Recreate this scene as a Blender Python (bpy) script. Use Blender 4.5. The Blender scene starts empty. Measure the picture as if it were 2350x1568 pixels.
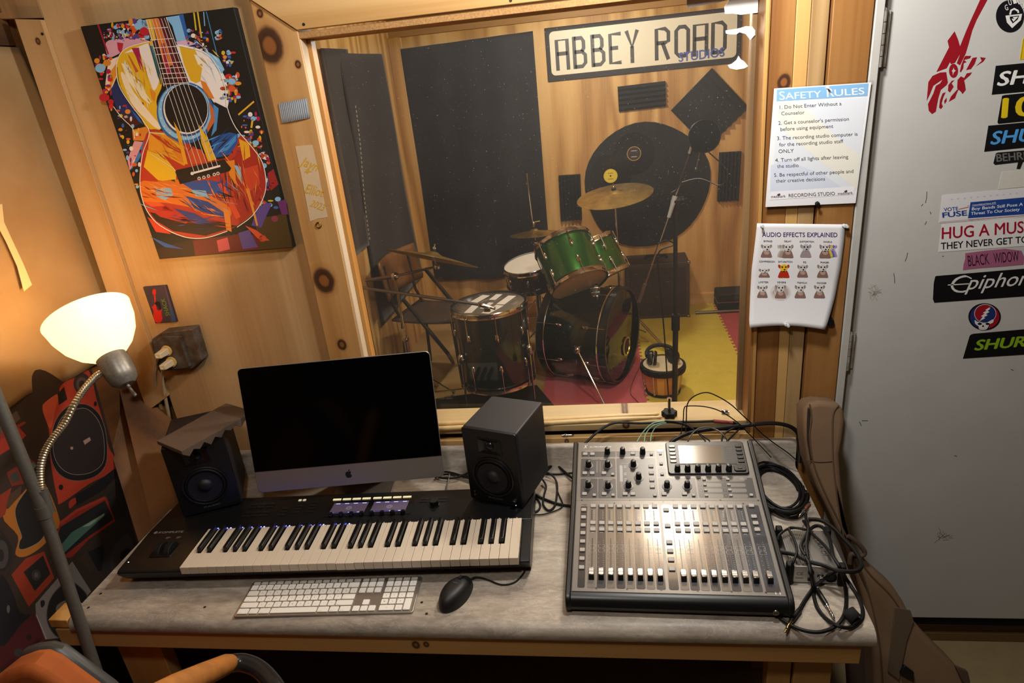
import bpy, bmesh, math, random
from mathutils import Vector, Matrix, Euler
random.seed(7)
PI = math.pi
DZ = 0.72                                  # desk top height above the floor
scene = bpy.context.scene
COL = scene.collection

# ------------------------------------------------------------------ camera
CL = Vector((1.3220, -1.7102, 1.1239 + DZ)); CE = Euler((1.176830, 0.097083, 0.114649)); CF = 1517.3
cd = bpy.data.cameras.new('camera'); cam = bpy.data.objects.new('camera', cd); COL.objects.link(cam)
cam.location = CL; cam.rotation_euler = CE
cd.sensor_width = 36.0; cd.lens = CF / 2350 * 36.0; cd.clip_start = 0.02
scene.camera = cam

# ------------------------------------------------------------------ world, exposure
scene.view_settings.view_transform = 'Standard'; scene.view_settings.look = 'None'
scene.view_settings.gamma = 1.0; scene.view_settings.use_curve_mapping = False
scene.view_settings.exposure = 0.0
w = bpy.data.worlds.new('world'); scene.world = w; w.use_nodes = True
w.node_tree.nodes['Background'].inputs[0].default_value = (0.02, 0.018, 0.016, 1)
w.node_tree.nodes['Background'].inputs[1].default_value = 0.3
cy = scene.cycles
cy.max_bounces = 8; cy.diffuse_bounces = 4; cy.glossy_bounces = 4; cy.transmission_bounces = 4
cy.transparent_max_bounces = 16; cy.caustics_reflective = False; cy.caustics_refractive = False
cy.sample_clamp_indirect = 4.0; cy.use_denoising = True

# ------------------------------------------------------------------ lamps
def point_lamp(name, loc, power, color, r):
    l = bpy.data.lights.new(name, 'POINT'); l.energy = power; l.color = color; l.shadow_soft_size = r
    o = bpy.data.objects.new(name, l); COL.objects.link(o); o.location = loc; return o
point_lamp('room_light', (1.50, -0.48, 2.215), 42.0, (1.0, 0.975, 0.94), 0.06)       # control room ceiling bulb near the window wall
point_lamp('room_light', (1.10, -1.45, 2.44), 34.0, (1.0, 0.94, 0.86), 0.09)        # unseen fill light, added to lift the room-facing surfaces
point_lamp('booth_bulb', (1.565, 0.50, 2.09), 50.0, (1.0, 0.95, 0.86), 0.09)           # booth ceiling bulb behind the window head
point_lamp('booth_bulb', (1.30, 2.25, 2.10), 46.0, (1.0, 0.96, 0.88), 0.07)           # booth ceiling bulb nearer the rear wall

# ------------------------------------------------------------------ small helpers
def lin(h):
    h = h.lstrip('#')
    return tuple(((c / 12.92) if c <= 0.04045 else ((c + 0.055) / 1.055) ** 2.4) for c in (int(h[i:i+2], 16) / 255 for i in (0, 2, 4)))
ROT = CE.to_matrix()
def ray(px, py): return ROT @ Vector(((px - 1175) / CF, -(py - 784) / CF, -1.0))
def aty(px, py, y): d = ray(px, py); return CL + d * ((y - CL.y) / d.y)      # pixel of the survey photo -> point on a wall plane
def atz(px, py, z): d = ray(px, py); return CL + d * ((z - CL.z) / d.z)      # ... on a level plane
def atx(px, py, x): d = ray(px, py); return CL + d * ((x - CL.x) / d.x)
def atplane(px, py, p, n): d = ray(px, py); return CL + d * ((Vector(p) - CL).dot(Vector(n)) / d.dot(Vector(n)))
def RZ(a): return Matrix.Rotation(a, 4, 'Z')
def T(*v): return Matrix.Translation(Vector(v))

def tag(o, label=None, cat=None, group=None, kind=None):
    if label: o['label'] = label
    if cat: o['category'] = cat
    if group: o['group'] = group
    if kind: o['kind'] = kind
    return o
def thing(name, label, cat, loc=(0, 0, 0), rz=0.0, group=None):
    o = bpy.data.objects.new(name, None); COL.objects.link(o)
    o.location = loc; o.rotation_euler = (0, 0, rz); o.empty_display_size = 0.05
    return tag(o, label, cat, group)
def struct(o): o['kind'] = 'structure'; return o
def inst(src, name, parent, mat4=None):
    o = src.copy(); o.name = name; COL.objects.link(o); o.parent = parent
    if mat4 is not None: o.matrix_basis = mat4
    return o
def copy_tree(o, parent=None):
    c = o.copy(); COL.objects.link(c); c.parent = parent
    for ch in list(o.children): copy_tree(ch, c)
    return c

# mesh builder: collects primitives, then links ONE mesh object
class M:
    def __init__(s): s.v = []; s.f = []
    def add(s, vs, fs, mt=None):
        b = len(s.v)
        s.v += [tuple((mt @ Vector(p)) if mt is not None else p) for p in vs]
        s.f += [tuple(i + b for i in q) for q in fs]; return s
    def box(s, c, d, mt=None):
        x, y, z = c; a, b, e = d[0] / 2, d[1] / 2, d[2] / 2
        vs = [(x + i * a, y + j * b, z + k * e) for k in (-1, 1) for j in (-1, 1) for i in (-1, 1)]
        return s.add(vs, [(0, 2, 3, 1), (4, 5, 7, 6), (0, 1, 5, 4), (2, 6, 7, 3), (0, 4, 6, 2), (1, 3, 7, 5)], mt)
    def b2(s, lo, hi, mt=None):
        return s.box([(p + q) / 2 for p, q in zip(lo, hi)], [abs(q - p) for p, q in zip(lo, hi)], mt)
    def hexa(s, p, mt=None):   # 8 corners: bottom 4 (ccw) then top 4
        return s.add(p, [(3, 2, 1, 0), (4, 5, 6, 7), (0, 1, 5, 4), (1, 2, 6, 5), (2, 3, 7, 6), (3, 0, 4, 7)], mt)
    def lathe(s, prof, n=24, mt=None, cap=True):   # prof: (r, z)
        vs = []; fs = []; m = len(prof)
        for r, z in prof:
            for i in range(n):
                a = 2 * PI * i / n; vs.append((r * math.cos(a), r * math.sin(a), z))
        for j in range(m - 1):
            for i in range(n):
                k = (i + 1) % n; fs.append((j * n + i, j * n + k, (j + 1) * n + k, (j + 1) * n + i))
        if cap:
            if prof[0][0] > 1e-6: fs.append(tuple(range(n - 1, -1, -1)))
            if prof[-1][0] > 1e-6: fs.append(tuple((m - 1) * n + i for i in range(n)))
        return s.add(vs, fs, mt)
    def cyl(s, p0, p1, r0, r1=None, n=16, mt=None):
        p0, p1 = Vector(p0), Vector(p1); r1 = r0 if r1 is None else r1
        q = (p1 - p0).to_track_quat('Z', 'Y').to_matrix().to_4x4(); q.translation = p0
        return s.lathe([(r0, 0), (r1, (p1 - p0).length)], n, (mt @ q) if mt is not None else q)
    def ax(s, p0, p1, prof, n=20):     # lathe along an axis, profile z in metres from p0
        p0, p1 = Vector(p0), Vector(p1)
        q = (p1 - p0).to_track_quat('Z', 'Y').to_matrix().to_4x4(); q.translation = p0
        return s.lathe(prof, n, q)
    def tube(s, pts, r, n=8, closed=False):
        pts = [Vector(p) for p in pts]; m = len(pts); vs = []; fs = []; N = None
        for i, p in enumerate(pts):
            a = pts[(i - 1) % m] if (closed or i) else p; b = pts[(i + 1) % m] if (closed or i < m - 1) else p
            t = (b - a); t = t.normalized() if t.length > 1e-9 else Vector((0, 0, 1))
            if N is None:
                N = t.orthogonal().normalized()
            N = (N - t * N.dot(t)); N = N.normalized() if N.length > 1e-9 else t.orthogonal().normalized()
            B = t.cross(N); rr = r[i] if isinstance(r, (list, tuple)) else r
            for k in range(n):
                g = 2 * PI * k / n; vs.append(tuple(p + (N * math.cos(g) + B * math.sin(g)) * rr))
        for i in range(m if closed else m - 1):
            j = (i + 1) % m
            for k in range(n):
                l = (k + 1) % n; fs.append((i * n + k, i * n + l, j * n + l, j * n + k))
        if not closed: fs += [tuple(range(n - 1, -1, -1)), tuple((m - 1) * n + k for k in range(n))]
        return s.add(vs, fs)
    def prism(s, poly, h0, h1, mt=None):    # poly in local XY, extruded along Z
        n = len(poly); vs = [(p[0], p[1], h0) for p in poly] + [(p[0], p[1], h1) for p in poly]
        fs = [tuple(range(n - 1, -1, -1)), tuple(range(n, 2 * n))] + [(i, (i + 1) % n, n + (i + 1) % n, n + i) for i in range(n)]
        return s.add(vs, fs, mt)
    def slab(s, pts, off):                  # 3-D outline extruded by a vector
        n = len(pts); off = Vector(off); vs = [tuple(p) for p in pts] + [tuple(Vector(p) + off) for p in pts]
        return s.add(vs, [tuple(range(n)), tuple(range(2 * n - 1, n - 1, -1))] + [((i + 1) % n, i, n + i, n + (i + 1) % n) for i in range(n)])
    def ball(s, c, r, n=12, m=8, sc=(1, 1, 1)):
        prof = [(max(r * math.sin(PI * k / m), 1e-7), -r * math.cos(PI * k / m)) for k in range(m + 1)]
        return s.lathe(prof, n, T(*c) @ Matrix.Diagonal((sc[0], sc[1], sc[2], 1)), cap=False)
    def grid(s, fn, nu, nv, closed_u=False):
        vs = [tuple(fn(i / nu, j / nv)) for j in range(nv + 1) for i in range(nu + 1)]
        fs = [(j * (nu + 1) + i, j * (nu + 1) + i + 1, (j + 1) * (nu + 1) + i + 1, (j + 1) * (nu + 1) + i) for j in range(nv) for i in range(nu)]
        return s.add(vs, fs)
    def make(s, name, mt, parent=None, bevel=0, seg=2, ang=35, flat=False, subsurf=0, weld=False, solid=0, mat4=None, rec=True):
        me = bpy.data.meshes.new(name); me.from_pydata(s.v, [], s.f)
        if rec:
            bm = bmesh.new(); bm.from_mesh(me)
            if weld: bmesh.ops.remove_doubles(bm, verts=bm.verts, dist=1e-6)
            bmesh.ops.recalc_face_normals(bm, faces=bm.faces); bm.to_mesh(me); bm.free()
        if not flat:
            me.shade_smooth(); me.set_sharp_from_angle(angle=math.radians(ang))
        me.materials.append(mt)
        o = bpy.data.objects.new(name, me); COL.objects.link(o)
        if parent is not None: o.parent = parent
        if mat4 is not None: o.matrix_basis = mat4
        if solid:
            md = o.modifiers.new('solid', 'SOLIDIFY'); md.thickness = solid; md.offset = 0
        if bevel:
            md = o.modifiers.new('bevel', 'BEVEL'); md.width = bevel; md.segments = seg; md.limit_method = 'ANGLE'; md.angle_limit = math.radians(40)
            md.harden_normals = False
        if subsurf:
            md = o.modifiers.new('sub', 'SUBSURF'); md.levels = subsurf; md.render_levels = subsurf
        return o

def smooth_path(pts, k=8, closed=False):     # Catmull-Rom
    P = [Vector(p) for p in pts]; n = len(P); out = []
    rng = range(n if closed else n - 1)
    for i in rng:
        g = (lambda j: P[j % n]) if closed else (lambda j: P[min(max(j, 0), n - 1)])
        a, b, c, d = g(i - 1), g(i), g(i + 1), g(i + 2)
        for t in range(k):
            u = t / k
            out.append(0.5 * ((2 * b) + (c - a) * u + (2 * a - 5 * b + 4 * c - d) * u * u + (3 * b - a - 3 * c + d) * u ** 3))
    if not closed: out.append(P[-1])
    return out
def rrect(x0, y0, x1, y1, r, n=4):
    out = []
    for cx, cy_, a0 in ((x1 - r, y1 - r, 0), (x0 + r, y1 - r, 90), (x0 + r, y0 + r, 180), (x1 - r, y0 + r, 270)):
        for i in range(n + 1):
            a = math.radians(a0 + 90 * i / n); out.append((cx + r * math.cos(a), cy_ + r * math.sin(a)))
    return out

# ------------------------------------------------------------------ materials
class NT:
    def __init__(s, name):
        s.m = bpy.data.materials.new(name); s.m.use_nodes = True; s.t = s.m.node_tree; s.b = s.t.nodes['Principled BSDF']; s.out = s.t.nodes['Material Output']
    def n(s, typ, **kw):
        x = s.t.nodes.new(typ)
        for k, v in kw.items(): setattr(x, k, v)
        return x
    def l(s, a, b): s.t.links.new(a, b)
    def setv(s, node, **kw):
        for k, v in kw.items(): node.inputs[k.replace('_', ' ')].default_value = v
        return node
    def math(s, op, a, b=None, clamp=False):
        x = s.n('ShaderNodeMath', operation=op); x.use_clamp = clamp
        for i, v in enumerate((a, b)):
            if v is None: continue
            if isinstance(v, (int, float)): x.inputs[i].default_value = v
            else: s.l(v, x.inputs[i])
        return x.outputs[0]
    def mix(s, f, a, b):
        x = s.n('ShaderNodeMix', data_type='RGBA')
        for i, v in ((0, f), (6, a), (7, b)):
            if isinstance(v, (int, float)): x.inputs[i].default_value = v
            elif isinstance(v, tuple): x.inputs[i].default_value = (*v, 1)
            else: s.l(v, x.inputs[i])
        return x.outputs[2]
    def coord(s, scale=(1, 1, 1), obj=True, rot=(0, 0, 0), loc=(0, 0, 0)):
        c = s.n('ShaderNodeTexCoord'); mp = s.n('ShaderNodeMapping'); mp.inputs['Scale'].default_value = scale
        mp.inputs['Rotation'].default_value = rot; mp.inputs['Location'].default_value = loc
        s.l(c.outputs['Object' if obj else 'Generated'], mp.inputs[0]); return mp.outputs[0]
    def noise(s, vec, scale, detail=3, rough=.5, dist=0):
        x = s.n('ShaderNodeTexNoise'); s.setv(x, Scale=scale, Detail=detail, Roughness=rough, Distortion=dist); s.l(vec, x.inputs['Vector']); return x.outputs[0]
    def ramp(s, f, stops):
        x = s.n('ShaderNodeValToRGB'); e = x.color_ramp.elements
        while len(e) < len(stops): e.new(0.5)
        for q, (p, c) in zip(e, stops): q.position = p; q.color = (*c, 1) if isinstance(c, tuple) else (c, c, c, 1)
        s.l(f, x.inputs[0]); return x.outputs[0]
    def bump(s, h, strength=.2, dist=.002):
        x = s.n('ShaderNodeBump'); x.inputs['Strength'].default_value = strength; x.inputs['Distance'].default_value = dist
        s.l(h, x.inputs['Height']); s.l(x.outputs[0], s.b.inputs['Normal'])
    def base(s, c): s.l(c, s.b.inputs['Base Color'])

_mc = {}
def mat(name, hx, rough=.5, metal=0., spec=.5, noise=0, nscale=60, bump=0, bscale=300, coat=0, emit=0, hx2=None, alpha=None, sheen=0):
    if name in _mc: return _mc[name]
    t = NT(name); b = t.b; c = lin(hx)
    b.inputs['Base Color'].default_value = (*c, 1); b.inputs['Roughness'].default_value = rough; b.inputs['Metallic'].default_value = metal
    b.inputs['Specular IOR Level'].default_value = spec; b.inputs['Coat Weight'].default_value = coat
    if sheen: b.inputs['Sheen Weight'].default_value = sheen
    if noise or hx2:
        v = t.coord(); nz = t.noise(v, nscale, 4, .6)
        c2 = lin(hx2) if hx2 else tuple(min(1, x * (1 - noise)) for x in c)
        t.base(t.ramp(nz, [(.35, c), (.65, c2)]))
    if bump:
        t.bump(t.noise(t.coord(), bscale, 3, .6), bump, .001)
    if emit:
        b.inputs['Emission Color'].default_value = (*c, 1); b.inputs['Emission Strength'].default_value = emit
    _mc[name] = t.m; return t.m

# wood: axis = direction of the grain; knots = [(x, z, r)] in the object's own XZ plane
def wood(name, c1, c2, c3, axis='Z', scale=6., bands=14., rough=.5, knots=(), stain=None, stretch=.1, seed=0, bump=.1, spec=.4, coat=0):
    if name in _mc: return _mc[name]
    t = NT(name); sc = {'X': (stretch, 1, 1), 'Y': (1, stretch, 1), 'Z': (1, 1, stretch)}[axis]
    v = t.coord(sc, loc=(seed * 3.7, seed * 1.3, seed * 2.1))
    n1 = t.noise(v, scale, 2, .45, .25)
    s1 = t.math('SINE', t.math('MULTIPLY', n1, bands * 2.2))
    s1 = t.math('MULTIPLY_ADD', s1, .5); s1.node.inputs[2].default_value = .5
    v2 = t.coord(tuple(x if x == 1 else stretch * .25 for x in sc)); fine = t.noise(v2, 90, 3, .7)
    f = t.math('ADD', t.math('MULTIPLY', s1, .55), t.math('MULTIPLY', fine, .45))
    col = t.ramp(f, [(.15, lin(c3)), (.48, lin(c1)), (.8, lin(c2))])
    big = t.noise(t.coord((1, 1, .6)), 2.3, 2, .5)
    col = t.mix(t.math('MULTIPLY', big, .35), col, lin(c3))
    if stain: col = t.mix(t.ramp(t.noise(t.coord(loc=(seed, 0, 0)), 5, 3, .6), [(.5, 0.), (.72, .55)]), col, lin(stain))
    if knots:
        tc = t.n('ShaderNodeTexCoord'); sx = t.n('ShaderNodeSeparateXYZ'); t.l(tc.outputs['Object'], sx.inputs[0])
        wob = t.noise(tc.outputs['Object'], 30, 2)
        for (kx, kz, kr) in knots:
            dx = t.math('DIVIDE', t.math('SUBTRACT', sx.outputs[0], kx), kr); dz = t.math('DIVIDE', t.math('SUBTRACT', sx.outputs[2], kz), kr * 1.25)
            d = t.math('SQRT', t.math('ADD', t.math('MULTIPLY', dx, dx), t.math('MULTIPLY', dz, dz)))
            d = t.math('ADD', d, t.math('MULTIPLY', wob, .35))
            d = t.math('MULTIPLY', d, .5); m1 = t.ramp(d, [(.30, .9), (.95, 0.)]); m2 = t.ramp(d, [(.30, .12), (.40, .92), (.58, .88), (.72, 0.)])
            col = t.mix(m1, col, lin('#8e5428')); col = t.mix(m2, col, lin('#33201a'))
    t.base(col); t.b.inputs['Roughness'].default_value = rough; t.b.inputs['Specular IOR Level'].default_value = spec; t.b.inputs['Coat Weight'].default_value = coat
    if bump: t.bump(f, bump, .0015)
    _mc[name] = t.m; return t.m

CHROME = mat('chrome', '#c9c9cc', .12, 1)
STEEL = mat('brushed_steel', '#8d8a86', .35, 1)
BLK = mat('black_plastic', '#0c0c0d', .42)
BLKM = mat('black_matte', '#101011', .75)
RUBBER = mat('black_rubber', '#0b0b0b', .6, spec=.3)

# ------------------------------------------------------------------ flat print: coloured polygons, one mesh with a colour attribute
_pm = {}
def ink(rough=.5, emit=0, name='printed_ink', coat=0):
    k = (rough, emit, name, coat)
    if k in _pm: return _pm[k]
    t = NT(name); a = t.n('ShaderNodeAttribute', attribute_name='Col'); t.base(a.outputs['Color'])
    t.b.inputs['Roughness'].default_value = rough; t.b.inputs['Coat Weight'].default_value = coat
    if emit:
        t.l(a.outputs['Color'], t.b.inputs['Emission Color']); t.b.inputs['Emission Strength'].default_value = emit
    _pm[k] = t.m; return t.m
_tx = {}
def text2d(s, bold=0., shear=0., space=1.):
    k = (s, bold, shear, space)
    if k in _tx: return _tx[k]
    c = bpy.data.curves.new('t', 'FONT'); c.body = s; c.shear = shear; c.space_character = space; c.resolution_u = 3
    o = bpy.data.objects.new('t', c); COL.objects.link(o)
    bpy.context.view_layer.update()
    me = o.to_mesh(); vs = [(p.co.x, p.co.y) for p in me.vertices]; fs = [tuple(p.vertices) for p in me.polygons]
    o.to_mesh_clear(); bpy.data.objects.remove(o); bpy.data.curves.remove(c)
    if vs:
        x0 = min(p[0] for p in vs); x1 = max(p[0] for p in vs); H = 0.729
        vs = [((p[0] - x0) / H, p[1] / H) for p in vs]; wd = (x1 - x0) / H
        if bold > 0:                       # heavier weight: the outline laid over itself, shifted
            n = len(vs); b = bold * .9; V_ = []; F_ = []
            for q, (dx, dy) in enumerate(((-b, 0), (b, 0), (0, -b * .7), (0, b * .7), (0, 0))):
                V_ += [(x + dx, y + dy) for x, y in vs]; F_ += [tuple(i + q * n for i in f) for f in fs]
            vs, fs = V_, F_
    else: wd = 1
    _tx[k] = (vs, fs, wd); return _tx[k]
class Print:
    """flat artwork; fn maps drawing coordinates to 3-D, nrm is the outward normal"""
    def __init__(s, fn, nrm, eps=.00012): s.fn = fn; s.nrm = Vector(nrm).normalized(); s.eps = eps; s.v = []; s.f = []; s.c = []
    def raw(s, pts3, faces, col, lay):
        b = len(s.v); o = s.nrm * (s.eps * (lay + 1))
        s.v += [tuple(Vector(p) + o) for p in pts3]; s.f += [tuple(i + b for i in q) for q in faces]; s.c += [lin(col)] * len(faces); return s
    def poly(s, pts, col, lay=0): return s.raw([s.fn(*p) for p in pts], [tuple(range(len(pts)))], col, lay)
    def sm(s, pts, col, lay=0, k=4): return s.poly([(p.x, p.y) for p in smooth_path([(a, b, 0) for a, b in pts], k, True)], col, lay)
    def ell(s, cx, cy_, rx, ry=None, col='#000000', lay=0, n=20, rot=0):
        ry = rx if ry is None else ry; ca, sa = math.cos(rot), math.sin(rot)
        return s.poly([(cx + rx * math.cos(2 * PI * i / n) * ca - ry * math.sin(2 * PI * i / n) * sa, cy_ + rx * math.cos(2 * PI * i / n) * sa + ry * math.sin(2 * PI * i / n) * ca) for i in range(n)], col, lay)
    def line(s, pts, wd, col, lay=0, closed=False, smooth=0):
        P = [Vector((a, b, 0)) for a, b in pts]
        if smooth: P = smooth_path(P, smooth, closed)
        n = len(P); L = []; R_ = []
        for i in range(n):
            a = P[(i - 1) % n] if (closed or i) else P[i]; b = P[(i + 1) % n] if (closed or i < n - 1) else P[i]
            d = (b - a); d = d.normalized() if d.length > 1e-9 else Vector((1, 0, 0)); nn = Vector((-d.y, d.x, 0)); ww = (wd[i * len(wd) // n] if isinstance(wd, (list, tuple)) else wd) / 2
            L.append(P[i] + nn * ww); R_.append(P[i] - nn * ww)
        vs = [s.fn(p.x, p.y) for p in L] + [s.fn(p.x, p.y) for p in R_]; fs = []
        for i in range(n if closed else n - 1):
            j = (i + 1) % n; fs.append((i, j, n + j, n + i))
        return s.raw(vs, fs, col, lay)
    def text(s, st, p0, p1, h, col, lay=1, bold=0., shear=0., up=None, space=1.):
        """st fitted between drawing points p0 and p1 (baseline), capital height h in drawing units"""
        vs, fs, wd = text2d(st, bold, shear, space)
        if not vs: return s
        dx, dy = (p1[0] - p0[0]) / wd, (p1[1] - p0[1]) / wd
        L = math.hypot(dx, dy)
        ux, uy = up if up else (dy / L * h * s.flip, -dx / L * h * s.flip)
        V3 = [s.fn(p0[0] + x * dx + y * ux, p0[1] + x * dy + y * uy) for x, y in vs]
        if bold <= 0: return s.raw(V3, fs, col, lay)
        n = len(V3) // 5; m = len(fs) // 5             # each shifted copy lies on its own thin layer
        for q in range(5): s.raw(V3[q * n:(q + 1) * n], [tuple(i - q * n for i in f) for f in fs[q * m:(q + 1) * m]], col, lay + q * .45)
        return s
    flip = 1            # +1: drawing y runs down (photo pixels); -1: y runs up
    def make(s, name, parent, rough=.5, emit=0, coat=0, mname='printed_ink'):
        me = bpy.data.meshes.new(name); me.from_pydata(s.v, [], s.f)
        ca = me.color_attributes.new('Col', 'FLOAT_COLOR', 'CORNER'); i = 0; buf = []
        for p in me.polygons: buf += [*s.c[p.index], 1.0] * len(p.vertices)
        ca.data.foreach_set('color', buf)
        me.materials.append(ink(rough, emit, mname, coat)); o = bpy.data.objects.new(name, me); COL.objects.link(o)
        if parent is not None: o.parent = parent
        return o
# ================================================================== the setting: control room and drum booth
def F(z): return z + DZ
def V(x, y, z): return (x, y, z + DZ)
PLY = wood('plywood_panel', '#c9a678', '#d3b284', '#b08a5c', 'Z', 4.5, 5, .5, stretch=.09, seed=1, bump=.05)
PLYB = wood('plywood_booth', '#c59a58', '#d8b070', '#9b6f38', 'Z', 3.6, 13, .55, stretch=.11, seed=4, bump=.05)
PINE = wood('pine_board', '#cf9a55', '#dcae6c', '#b07838', 'Z', 7, 8, .45, seed=2, stretch=.05)
PINEX = wood('pine_board_x', '#d6ac70', '#e0b880', '#bc8e54', 'X', 7, 8, .45, seed=5, stretch=.05)
PINEK = wood('knotty_pine', '#c8985e', '#d4a870', '#ac7c46', 'Z', 6, 8, .42, knots=[(.538, F(1.229), .030), (.547, F(.626), .027), (.531, F(1.30), .007), (.600, F(1.18), .007), (.56, F(.43), .012)], seed=3, stretch=.06)
PLANK_A = wood('stained_plank', '#9c6a38', '#b08048', '#7a4c24', 'Z', 5, 9, .45, knots=[(1.752, F(1.03), .013), (1.735, F(.77), .006)], stain='#7a4a22', seed=8, stretch=.07)
PLANK_B = wood('pale_plank', '#c79a58', '#d2a868', '#b58244', 'Z', 6, 6, .45, seed=9, stretch=.05)
PLANK_C = wood('weathered_plank', '#a88658', '#bc9a6a', '#8a683c', 'Z', 9, 12, .6, seed=10, stretch=.06)
PLANK_D = wood('brown_plank', '#9a6a38', '#b0804a', '#7c5028', 'Z', 5, 8, .45, stain='#80522a', seed=11, stretch=.06)
STUD = wood('old_stud', '#744a24', '#84582c', '#54361a', 'Z', 6, 8, .6, seed=12, stretch=.06)
CHIP = mat('particle_board', '#b98a54', .8, noise=.35, nscale=260)
DARKW = wood('dark_beam', '#5a3a1e', '#6d4828', '#3a2412', 'Y', 7, 9, .7, seed=14, stretch=.06)
WHITEP = mat('white_door_paint', '#c9c7c2', .38, noise=.05, nscale=7)
GREYP = mat('grey_paint', '#a8a49c', .6)
VINYL = mat('vinyl_floor', '#8c7a56', .5, noise=.12, nscale=14)
DARKF = mat('dark_subfloor', '#1a1714', .75, noise=.3, nscale=20)

# floors, ceilings, outer walls
struct(M().b2((-.6, -3.6, -.06), (3.6, .10, 0)).make('floor', VINYL))
fb = struct(M().b2((-.2, .10, -.06), (3.3, 3.45, 0)).make('floor_booth', wood('booth_subfloor', '#a98c58', '#b89a64', '#8a6c3c', 'X', 4, 6, .6, seed=20)))
struct(M().b2((-.6, -3.6, 2.62), (3.6, .11, 2.68)).make('ceiling', wood('ceiling_boards', '#3a2a1a', '#463424', '#281c10', 'X', 5, 6, .7, seed=21)))
struct(M().b2((-.2, .12, 2.22), (3.3, 3.45, 2.28)).make('ceiling_booth', wood('booth_ceiling', '#a87e4a', '#b98e58', '#8a6236', 'X', 5, 6, .6, seed=22)))
wl = struct(M().b2((-.25, -3.6, 0), (-.19, .14, 2.62)).make('wall_left', wood('left_wall_boards', '#7d5028', '#8e5e30', '#5e3a1c', 'Y', 5, 6, .65, seed=23)))
struct(M().b2((-.6, -3.66, 0), (3.6, -3.6, 2.62)).make('wall_rear', wood('rear_wall_ply', '#4a3420', '#563e28', '#382614', 'Z', 5, 6, .6, seed=24)))
struct(M().b2((3.54, -3.6, 0), (3.6, .10, 2.62)).make('wall_right', mat('dark_wall', '#3c3630', .7)))
wbl = struct(M().b2((-.16, .12, 0), (-.10, 3.36, 2.22)).make('wall_booth_left', PLYB))
wbr = struct(M().b2((-.1, 3.30, 0), (2.80, 3.36, 2.22)).make('wall_booth_rear', PLYB))
struct(M().b2((2.74, .12, 0), (2.80, 3.30, 2.22)).make('wall_booth_right', PLYB))
# booth trim: beam under the ceiling, baseboard, corner battens
M().b2((-.10, 3.255, F(1.39)), (2.74, 3.30, F(1.50))).make('ceiling_beam', wood('booth_beam', '#8f6a3a', '#a07846', '#74522a', 'X', 6, 6, .6, seed=25), wbr, bevel=.002)
M().b2((-.10, 3.258, 0), (2.74, 3.30, .09)).make('baseboard', PINEX, wbr, bevel=.002)
M().b2((-.10, 3.22, .09), (-.02, 3.298, F(1.39))).make('corner_post', PLYB, wbr, bevel=.002)

# window wall ------------------------------------------------------
wf = M()
wf.b2((-.045, .02, 0), (.60, .11, 2.4)); wf.b2((1.715, .02, 0), (1.932, .11, 2.4)); wf.b2((.60, .02, 0), (1.715, .11, F(.095)))
wf.b2((.60, .02, F(1.27)), (1.715, .11, 2.4)); wf.b2((1.932, .02, 2.10), (2.80, .11, 2.4)); wf.b2((2.765, .02, 0), (3.54, .11, 2.4)); wf.b2((-.19, .02, 2.4), (3.54, .11, 2.62))
wf = struct(wf.make('wall_front', mat('stud_wall', '#6b4c2a', .7)))
def board(name, poly, y0, y1, m, parent=None, bevel=.0015):      # outline in world (x, z) extruded between two y
    return M().slab([(x, y0, z) for x, z in poly], (0, y1 - y0, 0)).make(name, m, wf if parent is None else parent, bevel=bevel)
board('plywood_panel', [(-.05, F(-.3)), (.511, F(-.3)), (.511, 2.4), (-.05, 2.4)], 0, .02, PLY)
board('narrow_board', [(-.131, F(.23)), (-.043, F(.282)), (-.046, F(1.347)), (-.117, F(1.356))], -.016, -.001, wood('narrow_board', '#c29c6a', '#ceaa7c', '#a67e50', 'Z', 4.5, 5, .55, seed=31, stretch=.08, knots=[(-.073, F(1.30), .006), (-.02, F(1.1), .01)]))
board('upper_board', [(-.17, F(1.362)), (-.05, F(1.352)), (-.05, 2.4), (-.17, 2.4)], .0, .02, wood('upper_board', '#a8835a', '#b89468', '#87643c', 'Z', 4.5, 5, .6, seed=32, stretch=.08))
board('casing', [(.513, F(.0)), (.611, F(.0)), (.616, F(1.252)), (.513, F(1.332))], -.018, .0, PINEK)
board('header', [(.513, F(1.335)), (.617, F(1.2555)), (1.932, F(1.2555)), (1.932, F(1.50)), (.513, F(1.50))], -.024, .0, PINEX)
board('upper_header', [(.513, F(1.503)), (1.932, F(1.503)), (1.932, 2.4), (.513, 2.4)], -.02, .0, PINEX)
M().b2((.60, -.014, F(1.236)), (1.72, .12, F(1.2505))).make('head_jamb', CHIP, wf, bevel=.001)
board('jamb', [(.600, F(.1)), (.6175, F(.1)), (.6175, F(1.236)), (.600, F(1.236))], -.012, .022, wood('white_jamb', '#cbb595', '#d8c4a6', '#9c8568', 'Z', 8, 8, .6, seed=33, stretch=.06))
board('window_stop', [(.606, F(.135)), (.6275, F(.135)), (.6275, F(1.236)), (.606, F(1.236))], .022, .052, PINE)
board('jamb', [(1.702, F(.1)), (1.714, F(.1)), (1.714, F(1.236)), (1.702, F(1.236))], -.02, .12, wood('right_jamb', '#9a6c3a', '#aa7c48', '#7a5028', 'Z', 7, 7, .5, seed=34))
board('window_stop', [(1.690, F(.135)), (1.702, F(.135)), (1.702, F(1.236)), (1.690, F(1.236))], .055, .085, wood('stop_strip', '#8d6a3e', '#9d7a4a', '#6d4e2a', 'Z', 7, 7, .5, seed=35))
SILLW = wood('sill_board', '#b39a6c', '#c3ab7e', '#94794c', 'X', 8, 8, .5, seed=36, knots=[(1.365, F(.13), .009)], stretch=.06)
M().b2((.60, -.006, F(.115)), (1.7135, .12, F(.135))).make('sill', SILLW, wf, bevel=.002)
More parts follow.
